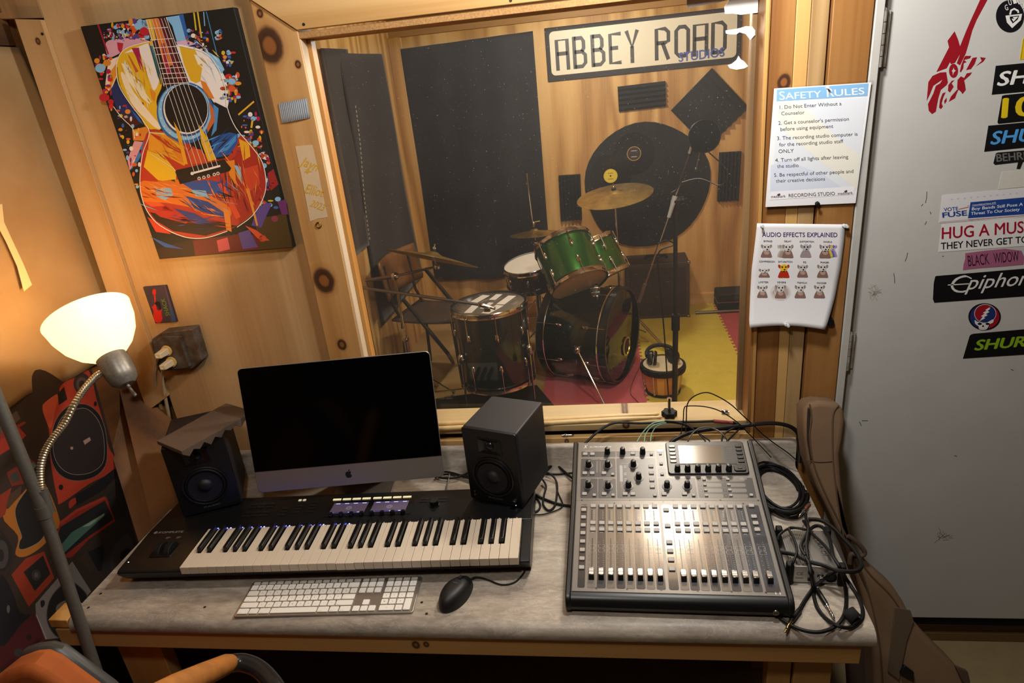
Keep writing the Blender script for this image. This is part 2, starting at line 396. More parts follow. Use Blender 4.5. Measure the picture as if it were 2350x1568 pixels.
M().b2((.613, -.022, F(.0)), (1.7125, .0, F(.101))).make('apron', wood('apron_board', '#b08a54', '#c09a62', '#8a6636', 'X', 8, 8, .55, seed=37, stretch=.06, knots=[(1.19, F(.09), .006)]), wf, bevel=.002)
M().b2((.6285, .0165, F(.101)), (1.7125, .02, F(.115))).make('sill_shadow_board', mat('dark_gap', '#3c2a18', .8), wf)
board('edge_strip', [(1.714, F(-.25)), (1.7225, F(-.25)), (1.7105, F(1.2555)), (1.702, F(1.2555))], -.022, .0, PLANK_B)
# four vertical boards between window and door
board('plank', [(1.724, 0), (1.787, 0), (1.768, F(1.2555)), (1.7115, F(1.2555))], -.012, .02, PLANK_A)
board('plank', [(1.788, 0), (1.806, 0), (1.801, F(1.2555)), (1.769, F(1.2555))], -.011, .02, PLANK_B)
board('plank', [(1.807, 0), (1.842, 0), (1.8395, F(1.2555)), (1.802, F(1.2555))], -.012, .02, PLANK_C)
board('plank', [(1.850, 0), (1.931, 0), (1.929, F(1.2555)), (1.844, F(1.2555))], -.021, .02, PLANK_D)

# window pane: clear, with dust that scatters light
def glass_mat():
    t = NT('window_glass'); N = t.n
    geo = N('ShaderNodeNewGeometry'); dot = N('ShaderNodeVectorMath', operation='DOT_PRODUCT')
    t.l(geo.outputs['Normal'], dot.inputs[0]); t.l(geo.outputs['Incoming'], dot.inputs[1])
    c = t.math('ABSOLUTE', dot.outputs['Value']); f5 = t.math('POWER', t.math('SUBTRACT', 1., c, True), 5.)
    fr = t.math('MULTIPLY_ADD', f5, .93); fr.node.inputs[2].default_value = .035
    tr = N('ShaderNodeBsdfTransparent'); tr.inputs[0].default_value = (.93, .95, .93, 1)
    gl = N('ShaderNodeBsdfGlossy'); gl.inputs['Roughness'].default_value = .006
    m1 = N('ShaderNodeMixShader'); t.l(fr, m1.inputs[0]); t.l(tr.outputs[0], m1.inputs[1]); t.l(gl.outputs[0], m1.inputs[2])
    df = N('ShaderNodeBsdfDiffuse'); df.inputs[0].default_value = (.75, .72, .66, 1)
    v = t.coord(); a = t.ramp(t.noise(v, 2.2, 3, .6), [(.3, .022), (.75, .050)])
    sp = t.ramp(t.noise(v, 240, 2, .7), [(.69, 0.), (.74, .30)])
    v2 = t.coord((70, 1, 9), rot=(0, .7, 0)); sc1 = t.ramp(t.noise(v2, 1.4, 4, .75), [(.70, 0.), (.73, .16)])
    v3 = t.coord((12, 1, 80), rot=(0, -.5, 0)); sc2 = t.ramp(t.noise(v3, 1.3, 4, .75), [(.70, 0.), (.73, .16)])
    d = t.math('ADD', t.math('ADD', a, sp), t.math('ADD', sc1, sc2), True)
    m2 = N('ShaderNodeMixShader'); t.l(d, m2.inputs[0]); t.l(m1.outputs[0], m2.inputs[1]); t.l(df.outputs[0], m2.inputs[2])
    t.l(m2.outputs[0], t.out.inputs[0]); return t.m
win = M().add([(.62, .0535, F(.130)), (1.705, .0535, F(.130)), (1.705, .0535, F(1.243)), (.62, .0535, F(1.243))], [(0, 1, 2, 3)]).make('window_1', glass_mat(), None, flat=True, rec=False)
struct(win)

# door -------------------------------------------------------------
dr = struct(M().b2((1.955, .004, .117), (2.76, .046, 2.095)).make('door_1', WHITEP, bevel=.002))
M().b2((1.9325, -.0215, .06), (1.952, .06, 2.10)).make('door_frame', mat('frame_paint', '#c2bfb8', .45, noise=.08, nscale=20), dr, bevel=.002)
M().b2((1.955, .034, .060), (2.76, .10, .116)).make('door_gap', mat('under_door_shade', '#080706', .8), dr)  # black block standing in for the shadow under the door
HINGE = mat('painted_hinge', '#c4c0b6', .4, .2, hx2='#9a8d78', nscale=40)
for za, zb in ((1.042, 1.158), (.286, .392)):
    h = M(); n = 5; x = 1.9535
    for i in range(n):
        a = F(za) + (zb - za) * i / n; h.cyl((x, -.012, a + .0008), (x, -.012, a + (zb - za) / n - .0008), .0075, n=14)
    h.ball((x, -.012, F(zb) + .001), .0065, 10, 6)
    hb = h.make('hinge', HINGE, dr)
    M().b2((1.9535, -.004, F(za)), (1.972, .0036, F(zb))).make('hinge_leaf', HINGE, hb)
# raised step under the door
st = struct(M().b2((1.9335, .0235, 0), (2.762, .11, .034)).make('trim_1', wood('threshold', '#6a4e2c', '#7a5c36', '#4a341c', 'X', 6, 6, .7, seed=40), bevel=.003))
struct(M().b2((1.9335, .030, .034), (2.762, .11, .060)).make('trim_2', wood('threshold_upper', '#4a3018', '#5a3c20', '#301e10', 'X', 6, 6, .7, seed=41), bevel=.003))

# left wall: boards above the cloth and the exposed corner studs ---------
struct(M().b2((-.19, -.9, F(1.30)), (-.168, .02, F(1.372))).make('trim_5', DARKW, None, bevel=.002))
struct(M().b2((-.19, -.9, F(1.376)), (-.158, .02, F(1.47))).make('trim_6', DARKW, None, bevel=.002))
def quadboard(name, tl, tr, br, bl, off, m):
    return struct(M().slab([tl, tr, br, bl], off).make(name, m, None, bevel=.003))
a1, a2 = aty(262, 850, .012), aty(352, 930, -.004); b2_, b1 = atz(414, 1160, F(-.002)), atz(345, 1196, F(-.002))
dn = lambda p, q, k: q + (q - p) * k
quadboard('trim_3', a1, a2, dn(a2, b2_, .5), dn(a1, b1, .5), (.012, .05, -.01), STUD)
c1, c2 = aty(180, 800, .03), aty(268, 852, .03); d2, d1 = atz(347, 1198, F(-.03)), atz(308, 1216, F(-.03))
quadboard('trim_4', c1, c2, dn(c2, d2, .5), dn(c1, d1, .5), (.012, .05, -.01), STUD)
M().b2((-.185, .06, 0), (-.10, .10, 2.4)).make('stud', STUD, wf)
M().b2((-.10, .085, 0), (-.045, .10, 2.4)).make('cavity_back', mat('cavity_black', '#14100c', .8), wf)

# tan canvas hung over the left wall --------------------------------
def cloth_fn(u, v):
    y = .085 - .93 * u
    zb = F(.425 + .045 * min(1, max(0, (.0 - y) / .5))) - .006 * math.sin(y * 23) ; zt = F(1.295 + .004 * math.sin(u * 9))
    if y > -.05: y = y + (-.03) * v * 0
    z = zb + (zt - zb) * v
    bulge = .012 * math.sin(v * 3.1) + .004 * math.sin(u * 11 + v * 3) + .003 * math.sin(u * 27 - v * 5)
    return (-.172 + bulge + .008 * (1 - v) ** 4 * math.sin(u * 14), y - .055 * v * (1 - min(1, u * 4)), z)
tag(M().grid(cloth_fn, 60, 40).make('canvas_cloth', mat('tan_canvas', '#a5855c', .75, noise=.08, nscale=5, bump=.08, bscale=500, hx2='#98774c'), solid=.003), 'tan canvas sheet hanging over the left wall above the tapestry', 'cloth')
strap = [atx(*p, -.150) for p in ((-6, 470), (0, 512), (18, 552), (44, 610), (62, 662))]
tag(M().slab([strap[0] + Vector((0, .012, 0)), strap[1] + Vector((0, .010, 0)), strap[2] + Vector((0, .010, .004)), strap[3] + Vector((0, .012, 0)), strap[4] + Vector((0, .016, .004)), strap[4] + Vector((0, -.014, -.004)), strap[3] + Vector((0, -.008, 0)), strap[2] + Vector((0, -.008, -.002)), strap[1] + Vector((0, -.012, 0)), strap[0] + Vector((0, -.012, 0))], (.003, 0, 0)).make('canvas_tie', mat('cream_strap', '#d9c08c', .7, bump=.1), bevel=.001), 'cream fabric tie hanging down across the tan canvas', 'strap')

# booth floor: interlocking foam tiles -------------------------------
YEL = mat('yellow_foam', '#d2bf4c', .65, noise=.10, nscale=9, bump=.12, bscale=260); RED = mat('red_foam', '#b4545a', .65, noise=.10, nscale=9, bump=.12, bscale=260)
def edge_wave(t):            # interlocking tabs, t in 0..1 along a 0.61 m side
    k = (t * 11) % 1.0
    if t < .03 or t > .97: return 0
    return .0085 if k < .40 else (-.0085 if .5 <= k < .9 else (.0085 - .017 * (k - .4) / .1 if k < .5 else -.0085 + .017 * (k - .9) / .1))
ts = sorted({0., 1.} | {(i + a) / 11 for i in range(11) for a in (0.001, .40, .5, .9)})
TW = .61
def tile_poly(i, j, wx):
    x0, y0 = 0., 0.; out = []
    for t in ts: out.append((t * TW, (edge_wave(t) if j > 0 else 0)))
    for t in ts[1:]: out.append((TW + (edge_wave(t) if wx[1] else 0), t * TW))
    for t in reversed(ts[:-1]): out.append((t * TW, TW + edge_wave(t)))
    for t in reversed(ts[1:-1]): out.append(((edge_wave(t) if wx[0] else 0), t * TW))
    return out
for i in range(3):
    for j in range(5):
        o = M().prism(tile_poly(i, j, (i > 0, i < 2)), 0.0005, .012).make('foam_tile', YEL if i == 1 else RED, fb, flat=True)
        o.matrix_basis = T(.905 + i * .6112 + .02, .20 + j * .6112, 0)
rug = [atz(1232, 886, .014), atz(1293, 958, .014), Vector((1.16, .9, .014)), Vector((.9, .16, .014)), Vector((.05, .16, .014)), Vector((.05, 1.75, .014))]
tag(M().slab(rug, (0, 0, .008)).make('floor_rug', mat('black_rug', '#0b0b0a', .9, bump=.3, bscale=400), bevel=.002), 'black rug on the booth floor beside the red foam tiles', 'rug')
# ================================================================== desk
def laminate(name):
    t = NT(name); v = t.coord((1, 3.2, 3.2), loc=(.3, .1, 0)); n1 = t.noise(v, 5.5, 5, .62, .6); n2 = t.noise(v, 26, 4, .65, .3)
    f = t.math('ADD', t.math('MULTIPLY', n1, .62), t.math('MULTIPLY', n2, .38))
    col = t.ramp(f, [(.33, lin('#7c7267')), (.45, lin('#968b7e')), (.56, lin('#a89c8d')), (.66, lin('#c0b5a6'))])
    vein = t.ramp(t.noise(t.coord((1.5, 4, 4), loc=(2, 1, 0)), 7, 6, .75, 1.2), [(.49, 0.), (.505, .5), (.52, 0.)])
    t.base(t.mix(vein, col, lin('#c9c3b8'))); t.b.inputs['Roughness'].default_value = .42; t.b.inputs['Specular IOR Level'].default_value = .4
    return t.m
LAM = laminate('grey_marble_laminate')
desk = thing('desk', 'long desk with grey marbled laminate top on a pine frame under the window', 'desk', (0.92, -.34, 0))
DO = Vector((0.92, -.34, 0))
def dl(m, name, mt, **k): return m.make(name, mt, desk, mat4=T(-DO.x, -DO.y, 0), **k)
W = 1.8354
prof = [(-.024, 0), (-.045, 0), (-.60, 0), (-.618, -.001), (-.630, -.006), (-.637, -.014), (-.640, -.022), (-.640, -.034), (-.636, -.038), (-.60, -.038), (-.024, -.038)]
m = M(); n = len(prof); vs = [(0, y, F(z)) for y, z in prof] + [(W, y, F(z)) for y, z in prof]
m.add(vs, [tuple(range(n)), tuple(range(2 * n - 1, n - 1, -1))] + [((i + 1) % n, i, n + i, n + (i + 1) % n) for i in range(n)])
dl(m, 'countertop', LAM, ang=50)
sp = [(-.0235, 0.0005), (-.0235, .086), (-.034, .0865), (-.040, .083), (-.042, .076), (-.042, .012), (-.050, .0005)]
m = M(); n = len(sp); vs = [(-.02, y, F(z)) for y, z in sp] + [(W - .002, y, F(z)) for y, z in sp]
m.add(vs, [tuple(range(n)), tuple(range(2 * n - 1, n - 1, -1))] + [((i + 1) % n, i, n + i, n + (i + 1) % n) for i in range(n)])
struct(m.make('trim_7', LAM, None, ang=50))
RAILW = wood('rail_pine', '#b98c50', '#c79a5e', '#94693a', 'X', 8, 8, .55, seed=45, stretch=.05, knots=[(-.50, F(-.066), .010), (-.445, F(-.064), .008), (-.40, F(-.068), .005), (.86, F(-.064), .008), (.885, F(-.062), .006)])
dl(M().b2((-.052, -.632, F(-.092)), (1.812, -.596, F(-.0385))), 'front_rail', RAILW, bevel=.002)
dl(M().b2((-.060, -.632, F(-.032)), (-.008, -.575, F(-.008))).b2((-.05, -.628, F(-.0385)), (-.012, -.58, F(-.032))), 'rail_end_block', PINE, bevel=.002)
dl(M().b2((.01, -.59, F(-.092)), (.046, -.06, F(-.0385))), 'side_rail', RAILW, bevel=.002)
dl(M().b2((1.77, -.59, F(-.092)), (1.806, -.06, F(-.0385))), 'side_rail', RAILW, bevel=.002)
dl(M().b2((.02, -.06, F(-.092)), (1.806, -.026, F(-.0385))), 'rear_rail', RAILW, bevel=.002)
LEGW = wood('leg_pine', '#a67a42', '#b4884e', '#7e5830', 'Z', 7, 7, .6, seed=46, stretch=.06)
for x0, x1, y0, y1 in ((.055, .175, -.594, -.556), (1.640, 1.690, -.594, -.556), (1.694, 1.772, -.600, -.556), (.05, .09, -.10, -.062), (1.73, 1.77, -.10, -.062)):
    dl(M().b2((x0, y0, 0), (x1, y1, F(-.0385) if y0 < -.5 and x0 > 1 else F(-.0385))), 'leg', LEGW, bevel=.002)
m = M()
for px, py in ((231, 1363), (203, 1395), (470, 1394), (390, 1330), (386, 1180), (979, 1409), (968, 1383), (1052, 1315)):
    p = atz(px, py, DZ); m.lathe([(.0035, .0004), (.0022, .0006)], 10, T(p.x, p.y, DZ))
dl(m, 'screw_holes', mat('screw_dark', '#2c2118', .5, .3))['kind'] = 'stuff'

# ================================================================== music keyboard
SX, SY, ST = .2515, -.5303, .0446
KB = thing('keyboard_controller', 'black 61 key music keyboard with lit blue key lights on the desk', 'keyboard', (SX, SY, DZ), ST)
KBODY = mat('keyboard_black', '#0f0f10', .38, spec=.4); KGL = mat('keyboard_gloss', '#0a0a0b', .2)
def kbbody():
    m = M(); xl, xr = -.172, .868
    prof = [(.036, .006), (.026, .012), (.020, .028), (.0005, .050), (-.001, .0545), (.004, .057), (.140, .062), (.300, .050), (.306, .044), (.306, .006)]
    # left cheek (wheels), rear panel, right cheek, front lip
    def ext(pr, x0, x1):
        n = len(pr); vs = [(x0, y, z) for y, z in pr] + [(x1, y, z) for y, z in pr]
        m.add(vs, [tuple(range(n)), tuple(range(2 * n - 1, n - 1, -1))] + [((i + 1) % n, i, n + i, n + (i + 1) % n) for i in range(n)])
    fr = [(.036, .006), (.022, .016), (.002, .044), (.0, .052), (.006, .0565)]
    ext(fr + [(.146, .0622), (.146, .006)], xl, -.0015)
    ext(fr + [(.146, .0622), (.146, .006)], .8445, xr)
    ext([(.146, .006), (.146, .0622), (.300, .052), (.306, .046), (.306, .006)], xl, xr)
    ext([(.036, .006), (.024, .014), (.012, .030), (.012, .040), (.03, .040), (.146, .040), (.146, .006)], -.0015, .8445)
    return m
kbbody().make('case', KBODY, KB, bevel=.0018)
[M().b2((a_, b_, 0), (a_ + .04, b_ + .03, .007)).make('rubber_foot', RUBBER, KB) for a_ in (-.14, .80) for b_ in (.07, .25)]
WK = mat('white_key', '#cdbfab', .3, spec=.5); BK = mat('black_key', '#0d0d0e', .3)
KW = .8428 / 36
def white_key(cutl, cutr):
    w2 = KW - .0009; m = M(); v0, vm, v1 = -.002, .050, .1455; zt, zb = .0665, .046
    L = .0 + .00045; R_ = L + w2; a = L + cutl; b = R_ - cutr
    p = [(L, v0), (R_, v0), (R_, vm), (b, vm), (b, v1), (a, v1), (a, vm), (L, vm)]
    m.prism(p, zb, zt); return m
# semitone layout of an octave: black after white index with offsets
cuts = {0: (0, .0088), 1: (.0052, .0052), 2: (.0088, 0), 3: (0, .0092), 4: (.0042, .0062), 5: (.0062, .0042), 6: (.0092, 0)}
wproto = {}
for i in range(36):
    k = i % 7
    if i == 35: k = 'e'
    if k not in wproto:
        c = cuts.get(k, (0, 0)); wproto[k] = white_key(*c).make('white_key', WK, KB, bevel=.0007, seg=2); wproto[k].matrix_basis = T(i * KW, 0, 0)
    else: inst(wproto[k], 'white_key', KB, T(i * KW, 0, -.0012 if i in (0, 17, 18) else 0))
bm_ = M().hexa([(-.0058, .052, .050), (.0058, .052, .050), (.0058, .1455, .050), (-.0058, .1455, .050), (-.0046, .0575, .0775), (.0046, .0575, .0775), (.0046, .1455, .0785), (-.0046, .1455, .0785)])
bproto = None
boff = {0: -.0014, 1: .0014, 3: -.0022, 4: 0, 5: .0022}
for i in range(35):
    k = i % 7
    if k in boff:
        x = (i + 1) * KW + boff[k]
        if bproto is None: bproto = bm_.make('black_key', BK, KB, bevel=.0012, seg=2); bproto.matrix_basis = T(x, 0, 0)
        else: inst(bproto, 'black_key', KB, T(x, 0, 0))
# light guide above every key
def kz(v): return .0622 - (v - .146) / .154 * .0102
LEDON = mat('blue_key_light', '#5a62ff', .4, emit=15); LEDOFF = mat('unlit_key_light', '#b9b4ae', .4)
led = M().box((0, 0, 0), (.0028, .0060, .0008)); on_p = off_p = None
semi = 0; xs = []
for i in range(36):
    xs.append((i + .5) * KW + (0 if i % 7 not in (0, 3) else -.002))
    if i < 35 and i % 7 in boff: xs.append((i + 1) * KW + boff[i % 7])
for s_, x in enumerate(sorted(xs)):
    mt4 = T(x, .1505, kz(.1505) + .0002)
    if s_ < 30:
        if on_p is None: on_p = led.make('key_light', LEDON, KB, flat=True); on_p.matrix_basis = mt4
        else: inst(on_p, 'key_light', KB, mt4)
    else:
        if off_p is None: off_p = led.make('key_light', LEDOFF, KB, flat=True); off_p.matrix_basis = mt4
        else: inst(off_p, 'key_light', KB, mt4)
# control surface: screens, knobs, buttons (u right, v back)
RX = Matrix.Rotation(-math.atan2(.0102, .154), 4, 'X')
def kp(u, v, dz=0): return T(u, v, kz(v) + dz) @ RX
def on_panel(m, name, mt, u, v, dz=0, **k): return m.make(name, mt, KB, mat4=kp(u, v, dz), **k)
def rb(w_, d_, h_, r=.0012): return M().prism(rrect(-w_ / 2, -d_ / 2, w_ / 2, d_ / 2, r, 3), 0, h_)
on_panel(rb(.240, .072, .0012, .003), 'screen_bezel', KGL, .4205, .2225)
scr = mat('lit_screen', '#5b4f63', .15, emit=.22)
for u in (.362, .476):
    s1 = on_panel(rb(.098, .050, .0006), 'screen', scr, u, .2255, .0012)
    P = Print(lambda a, b: Vector((a, b, .0006)), (0, 0, 1)); P.flip = -1
    P.poly([(-.049, .0175), (.049, .0175), (.049, .025), (-.049, .025)], '#4a4378', 0)
    P.poly([(-.049, -.025), (.049, -.025), (.049, -.0185), (-.049, -.0185)], '#3a3468', 0)
    for q in range(4):
        P.poly([(-.043 + q * .025, .020), (-.031 + q * .025, .020), (-.031 + q * .025, .0228), (-.043 + q * .025, .0228)], '#e8e4ff', 1)
        P.poly([(-.046 + q * .025, -.0232), (-.037 + q * .025, -.0232), (-.037 + q * .025, -.0208), (-.046 + q * .025, -.0208)], '#d8d2ff', 1)
    P.line([(.0075 * math.cos(a / 12 * 2 * PI), .0075 * math.sin(a / 12 * 2 * PI) - .001) for a in range(12)], .0012, '#8f87a0', 1, True)
    P.line([(.004 * math.cos(a / 12 * 2 * PI), .004 * math.sin(a / 12 * 2 * PI) - .001) for a in range(12)], .0012, '#8f87a0', 1, True)
    P.make('screen_graphics', s1, .3, emit=.5, mname='screen_ink')
LITB = mat('lit_button', '#e8dcae', .35, emit=.55); DKB = mat('dark_button', '#161617', .35)
lb = None
for q in range(8):
    u = .3135 + q * .0283 + (.0 if q < 4 else .003)
    if lb is None: lb = on_panel(rb(.0235, .0075, .0022), 'lit_button', LITB, u, .2705, bevel=.0004)
    else: inst(lb, 'lit_button', KB, kp(u, .2705))
kn = None
for q in range(8):
    u = .3245 + q * .0283
    if kn is None: kn = on_panel(M().lathe([(.0065, 0), (.0062, .010), (.0056, .0115), (.0001, .0118)], 16), 'knob', KGL, u, .188)
    else: inst(kn, 'knob', KB, kp(u, .188))
on_panel(M().lathe([(.0150, 0), (.0150, .002), (.0115, .0022), (.0115, .0125), (.0105, .0140), (.0001, .0138)], 28), 'jog_knob', KGL, .600, .226)
db = None
spots = [(.566, .258), (.592, .258), (.618, .258), (.566, .2455), (.592, .2455), (.618, .2455)]
spots += [(.075 + 0.0255 * i, v) for v in (.262, .2475, .2225, .2065) for i in range(3)] + [(.164 + .013, v) for v in (.236, .221, .206)] + [(.212, v) for v in (.262, .247, .232, .217)] + [(.252, v) for v in (.262, .247, .232, .217)]
for u, v in spots:
    if db is None: db = on_panel(rb(.0215, .0095, .0016), 'button', DKB, u, v, bevel=.0004)
    else: inst(db, 'button', KB, kp(u, v))
sb = None
for u in (.2035, .2165):
    if sb is None: sb = on_panel(rb(.0085, .0085, .0020), 'letter_button', mat('cream_button', '#e2d6bc', .4, emit=.25), u, .2745, bevel=.0004)
    else: inst(sb, 'letter_button', KB, kp(u, .2745))
# pitch and mod wheels in their well
wellm = M().prism(rrect(-.115, .048, -.055, .112, .006), .0585, .0625); wellm.make('wheel_well', KGL, KB, mat4=T(0, 0, -.0022), bevel=.0006)
wp = M().cyl((-.0075, 0, 0), (.0075, 0, 0), .030, n=40)
wh = None
for u in (-.099, -.072):
    if wh is None: wh = wp.make('wheel', RUBBER, KB, mat4=T(u, .080, .044), bevel=.001)
    else: inst(wh, 'wheel', KB, T(u, .080, .044))
M().lathe([(.0012, 0), (.0008, .0006)], 10).make('status_light', mat('white_led', '#ffffff', .4, emit=8), KB, mat4=T(-.160, .034, .0577))
P = Print(lambda a, b: Vector((a, b, .0567 + (b - .006) / .14 * .0057)), (0, -.04, 1)); P.flip = -1
P.text('KOMPLETE', (-.1415, .1515 - .012), (-.0705, .1515 - .012), .0076, '#8f8a84', 0, .012, .12)
P.line([(-.150 + .0042 * math.cos(a), .1432 + .0042 * math.sin(a)) for a in [i * .5236 for i in range(12)]], .0014, '#8f8a84', 0, True)
P.line([(-.150 + .0018 * math.cos(a), .1432 + .0018 * math.sin(a)) for a in [i * .5236 for i in range(12)]], .0014, '#8f8a84', 0, True)
for u in (-.108, -.078):
    P.poly([(u, .1215), (u + .012, .1215), (u + .012, .1235), (u, .1235)], '#77736e', 0); P.poly([(u, .118), (u + .007, .118), (u + .007, .1195), (u, .1195)], '#77736e', 0)
P.make('panel_lettering', KB)

# ================================================================== computer keyboard
AX, AY, AT = .4274, -.6256, .0502
AK = thing('computer_keyboard', 'slim white aluminium computer keyboard lying in front of the music keyboard', 'keyboard', (AX, AY, DZ), AT)
ALU = mat('bare_aluminium', '#b9b2a8', .38, .85)
M().prism(rrect(0, 0, .430, .1145, .006, 5), .0005, .0055).make('plate', ALU, AK, bevel=.0012)
M().b2((.02, .085, .0), (.41, .108, .0006)).make('rear_foot', mat('white_plastic', '#e8e4dc', .4), AK)
KEYM = mat('white_keycap', '#ece7dd', .45); u0 = .0055; PU = .019
legend = Print(lambda a, b: Vector((a, b, .0085)), (0, 0, 1)); legend.flip = -1
kc = {}
def key(u, v, wu, hu, txt=None):
    k = (round(wu, 4), round(hu, 4)); w_, h_ = wu - .0031, hu - .0031
    if k not in kc: kc[k] = M().prism(rrect(-w_ / 2, -h_ / 2, w_ / 2, h_ / 2, .0018, 3), .0055, .0085).make('keycap', KEYM, AK, bevel=.0005, seg=2); kc[k].matrix_basis = T(u + wu / 2, v + hu / 2, 0)
    else: inst(kc[k], 'keycap', AK, T(u + wu / 2, v + hu / 2, 0))
    if txt:
        x, y = u + wu / 2, v + hu / 2
        if len(txt) == 1: legend.text(txt, (x - .0015, y - .0015), (x + .0016, y - .0015), .0032, '#8a857c', 0)
        else: legend.text(txt, (u + .003, v + .0032), (u + .003 + .0014 * len(txt), v + .0032), .0018, '#8a857c', 0)
rows = ['`1234567890-=', 'QWERTYUIOP[]\\', "ASDFGHJKL;'", 'ZXCVBNM,./']
v0 = .0040
def run(keys, v, h=PU, u=u0):
    for wu, tx in keys: key(u, v, wu * PU, h, tx); u += wu * PU
run([(1.5, 'control'), (1.25, 'option'), (1.5, 'command'), (6, None), (1.5, 'command'), (1.25, 'option'), (1.5, 'control')], v0)
run([(2.25, 'shift')] + [(1, c) for c in rows[3]] + [(2.25, 'shift')], v0 + PU)
run([(1.75, 'caps lock')] + [(1, c) for c in rows[2]] + [(1.75, 'return')], v0 + 2 * PU)
run([(1.5, 'tab')] + [(1, c) for c in rows[1]], v0 + 3 * PU)
run([(1, c) for c in rows[0]] + [(1.5, 'delete')], v0 + 4 * PU)
run([(14.5 / 14, 'esc' if i == 0 else 'F%d' % i) for i in range(14)], v0 + 5 * PU, .0115)
un = .2835; up_ = .3465
for i in range(3): key(un + i * PU, v0 + 5 * PU, PU, .0115, 'F%d' % (13 + i))
for i, t_ in enumerate(('fn', 'home', 'page')): key(un + i * PU, v0 + 4 * PU, PU, PU, t_)
for i, t_ in enumerate(('del', 'end', 'page')): key(un + i * PU, v0 + 3 * PU, PU, PU, t_)
key(un + PU, v0 + PU, PU, PU)
for i in range(3): key(un + i * PU, v0, PU, PU)
for i in range(4): key(up_ + i * PU, v0 + 5 * PU, PU, .0115, 'F%d' % (16 + i))
for i, t_ in enumerate(('clear', '=', '/', '*')): key(up_ + i * PU, v0 + 4 * PU, PU, PU, t_)
for i, t_ in enumerate('789-'): key(up_ + i * PU, v0 + 3 * PU, PU, PU, t_)
for i, t_ in enumerate('456+'): key(up_ + i * PU, v0 + 2 * PU, PU, PU, t_)
for i, t_ in enumerate('123'): key(up_ + i * PU, v0 + PU, PU, PU, t_)
key(up_ + 3 * PU, v0, PU, 2 * PU, 'enter'); key(up_, v0, 2 * PU, PU, '0'); key(up_ + 2 * PU, v0, PU, PU, '.')
legend.make('key_legends', AK)

# ================================================================== mouse with its cable
MO = thing('computer_mouse', 'black wired computer mouse beside the white keyboard', 'mouse', (.947, -.549, DZ), -.40)
def mouse_fn(u, v):
    a = u * 2 * PI; s = math.sin(v * PI / 2)      # v: 0 rim .. 1 top
    L = .057; Wd = .031
    y = math.cos(a) * L; x = math.sin(a) * Wd * (1 - .10 * math.cos(a) ** 2 - .05 * math.cos(a))
    c = math.cos(v * PI / 2) ** .55 if v < 1 else 0
    return (x * c, y * c, .003 + .034 * s * (1 - .16 * (y * c / L) - .15 * (y * c / L) ** 2))
M().grid(mouse_fn, 36, 14).make('shell', mat('mouse_black', '#121213', .5, bump=.04, bscale=900), MO, weld=True, ang=60)
M().prism([(.03 * math.sin(2 * PI * i / 28) * 1.0, .0565 * math.cos(2 * PI * i / 28)) for i in range(28)], .0006, .006).make('base', BLK, MO, bevel=.001)
M().cyl((-.0035, .026, .0295), (.0035, .026, .0295), .0085, n=20).make('scroll_wheel', RUBBER, MO)
P = Print(lambda a, b: Vector((a, b, .0372 - .05 * 0)), (0, 0, 1)); P.flip = -1
P.poly([(-.0065, .0035), (.0065, .0045), (.0065, .0053), (-.0065, .0043)], '#6a6a6c', 0); P.make('maker_mark', MO)
mi = MO.matrix_basis if False else (T(.947, -.549, DZ) @ RZ(-.40)).inverted()
cab = [atz(px, py, F(z)) for px, py, z in ((1081, 1328, .009), (1096, 1325, .006), (1120, 1331, .0035), (1150, 1342, .003), (1178, 1338, .003), (1197, 1322, .003), (1206, 1305, .004))] + [Vector((1.10, -.43, F(.004))), Vector((1.10, -.36, F(.004)))]
M().tube([mi @ p for p in smooth_path(cab, 8)], .0019, 8).make('cable', mat('mouse_cable', '#0d0d0e', .45), MO)

# ================================================================== all-in-one computer
IM = thing('desktop_computer', 'silver all in one computer with a black screen behind the music keyboard', 'computer', (.594, -.228, DZ), .1247)
tilt = .2185; IT = T(0, 0, .091) @ Matrix.Rotation(-tilt, 4, 'X')     # panel local: x right, z up the panel, y back
IA = mat('imac_aluminium', '#9c9791', .36, .75)
hw, hh = .264, .359
m = M(); m.prism(rrect(-hw, 0, hw, hh, .013, 6), -.005, .0005, Matrix(((1, 0, 0, 0), (0, 0, -1, 0), (0, 1, 0, 0), (0, 0, 0, 1))))
m.make('housing', IA, IM, mat4=IT, bevel=.0012)
def backshell(u, v):
    x = (u * 2 - 1); z = (v * 2 - 1); d = .034 * max(0, (1 - abs(x) ** 2.6)) * max(0, (1 - abs(z) ** 2.6))
    return (x * (hw - .004), .005 + d, hh / 2 + z * (hh / 2 - .004))
M().grid(backshell, 24, 20).make('back_shell', IA, IM, mat4=IT)
gl = [(p[0], p[1]) for p in rrect(-hw + .0012, .0, hw - .0012, hh - .0012, .0125, 6)]
gl = [(x, max(z, .0625)) for x, z in gl]
gpoly = []
for q in gl:
    if not gpoly or (abs(q[0] - gpoly[-1][0]) + abs(q[1] - gpoly[-1][1])) > 1e-5: gpoly.append(q)
M().slab([(x, -.0006, z) for x, z in gpoly], (0, -.0010, 0)).make('screen_glass', mat('dark_screen', '#030303', .10, spec=.12), IM, mat4=IT, flat=True)
M().cyl((0, -.0016, hh - .0095), (0, -.0019, hh - .0095), .0016, n=12).make('camera_lens', mat('lens', '#141a2a', .1), IM, mat4=IT)
P = Print(lambda a, b: Vector((a, -.0007, b)), (0, -1, 0)); P.flip = -1
ac = [(0, 7.6), (2.2, 8.6), (5.2, 8.4), (7.6, 6.4), (5.9, 4.3), (5.5, 1.9), (6.4, -.6), (8.6, -2.2), (7.2, -5.6), (4.9, -8.3), (2.6, -9.2), (0, -8.5), (-2.6, -9.2), (-5.2, -8), (-7.6, -4.6), (-8.6, -.6), (-8.2, 3.6), (-6.2, 7.2), (-3.2, 8.6)]
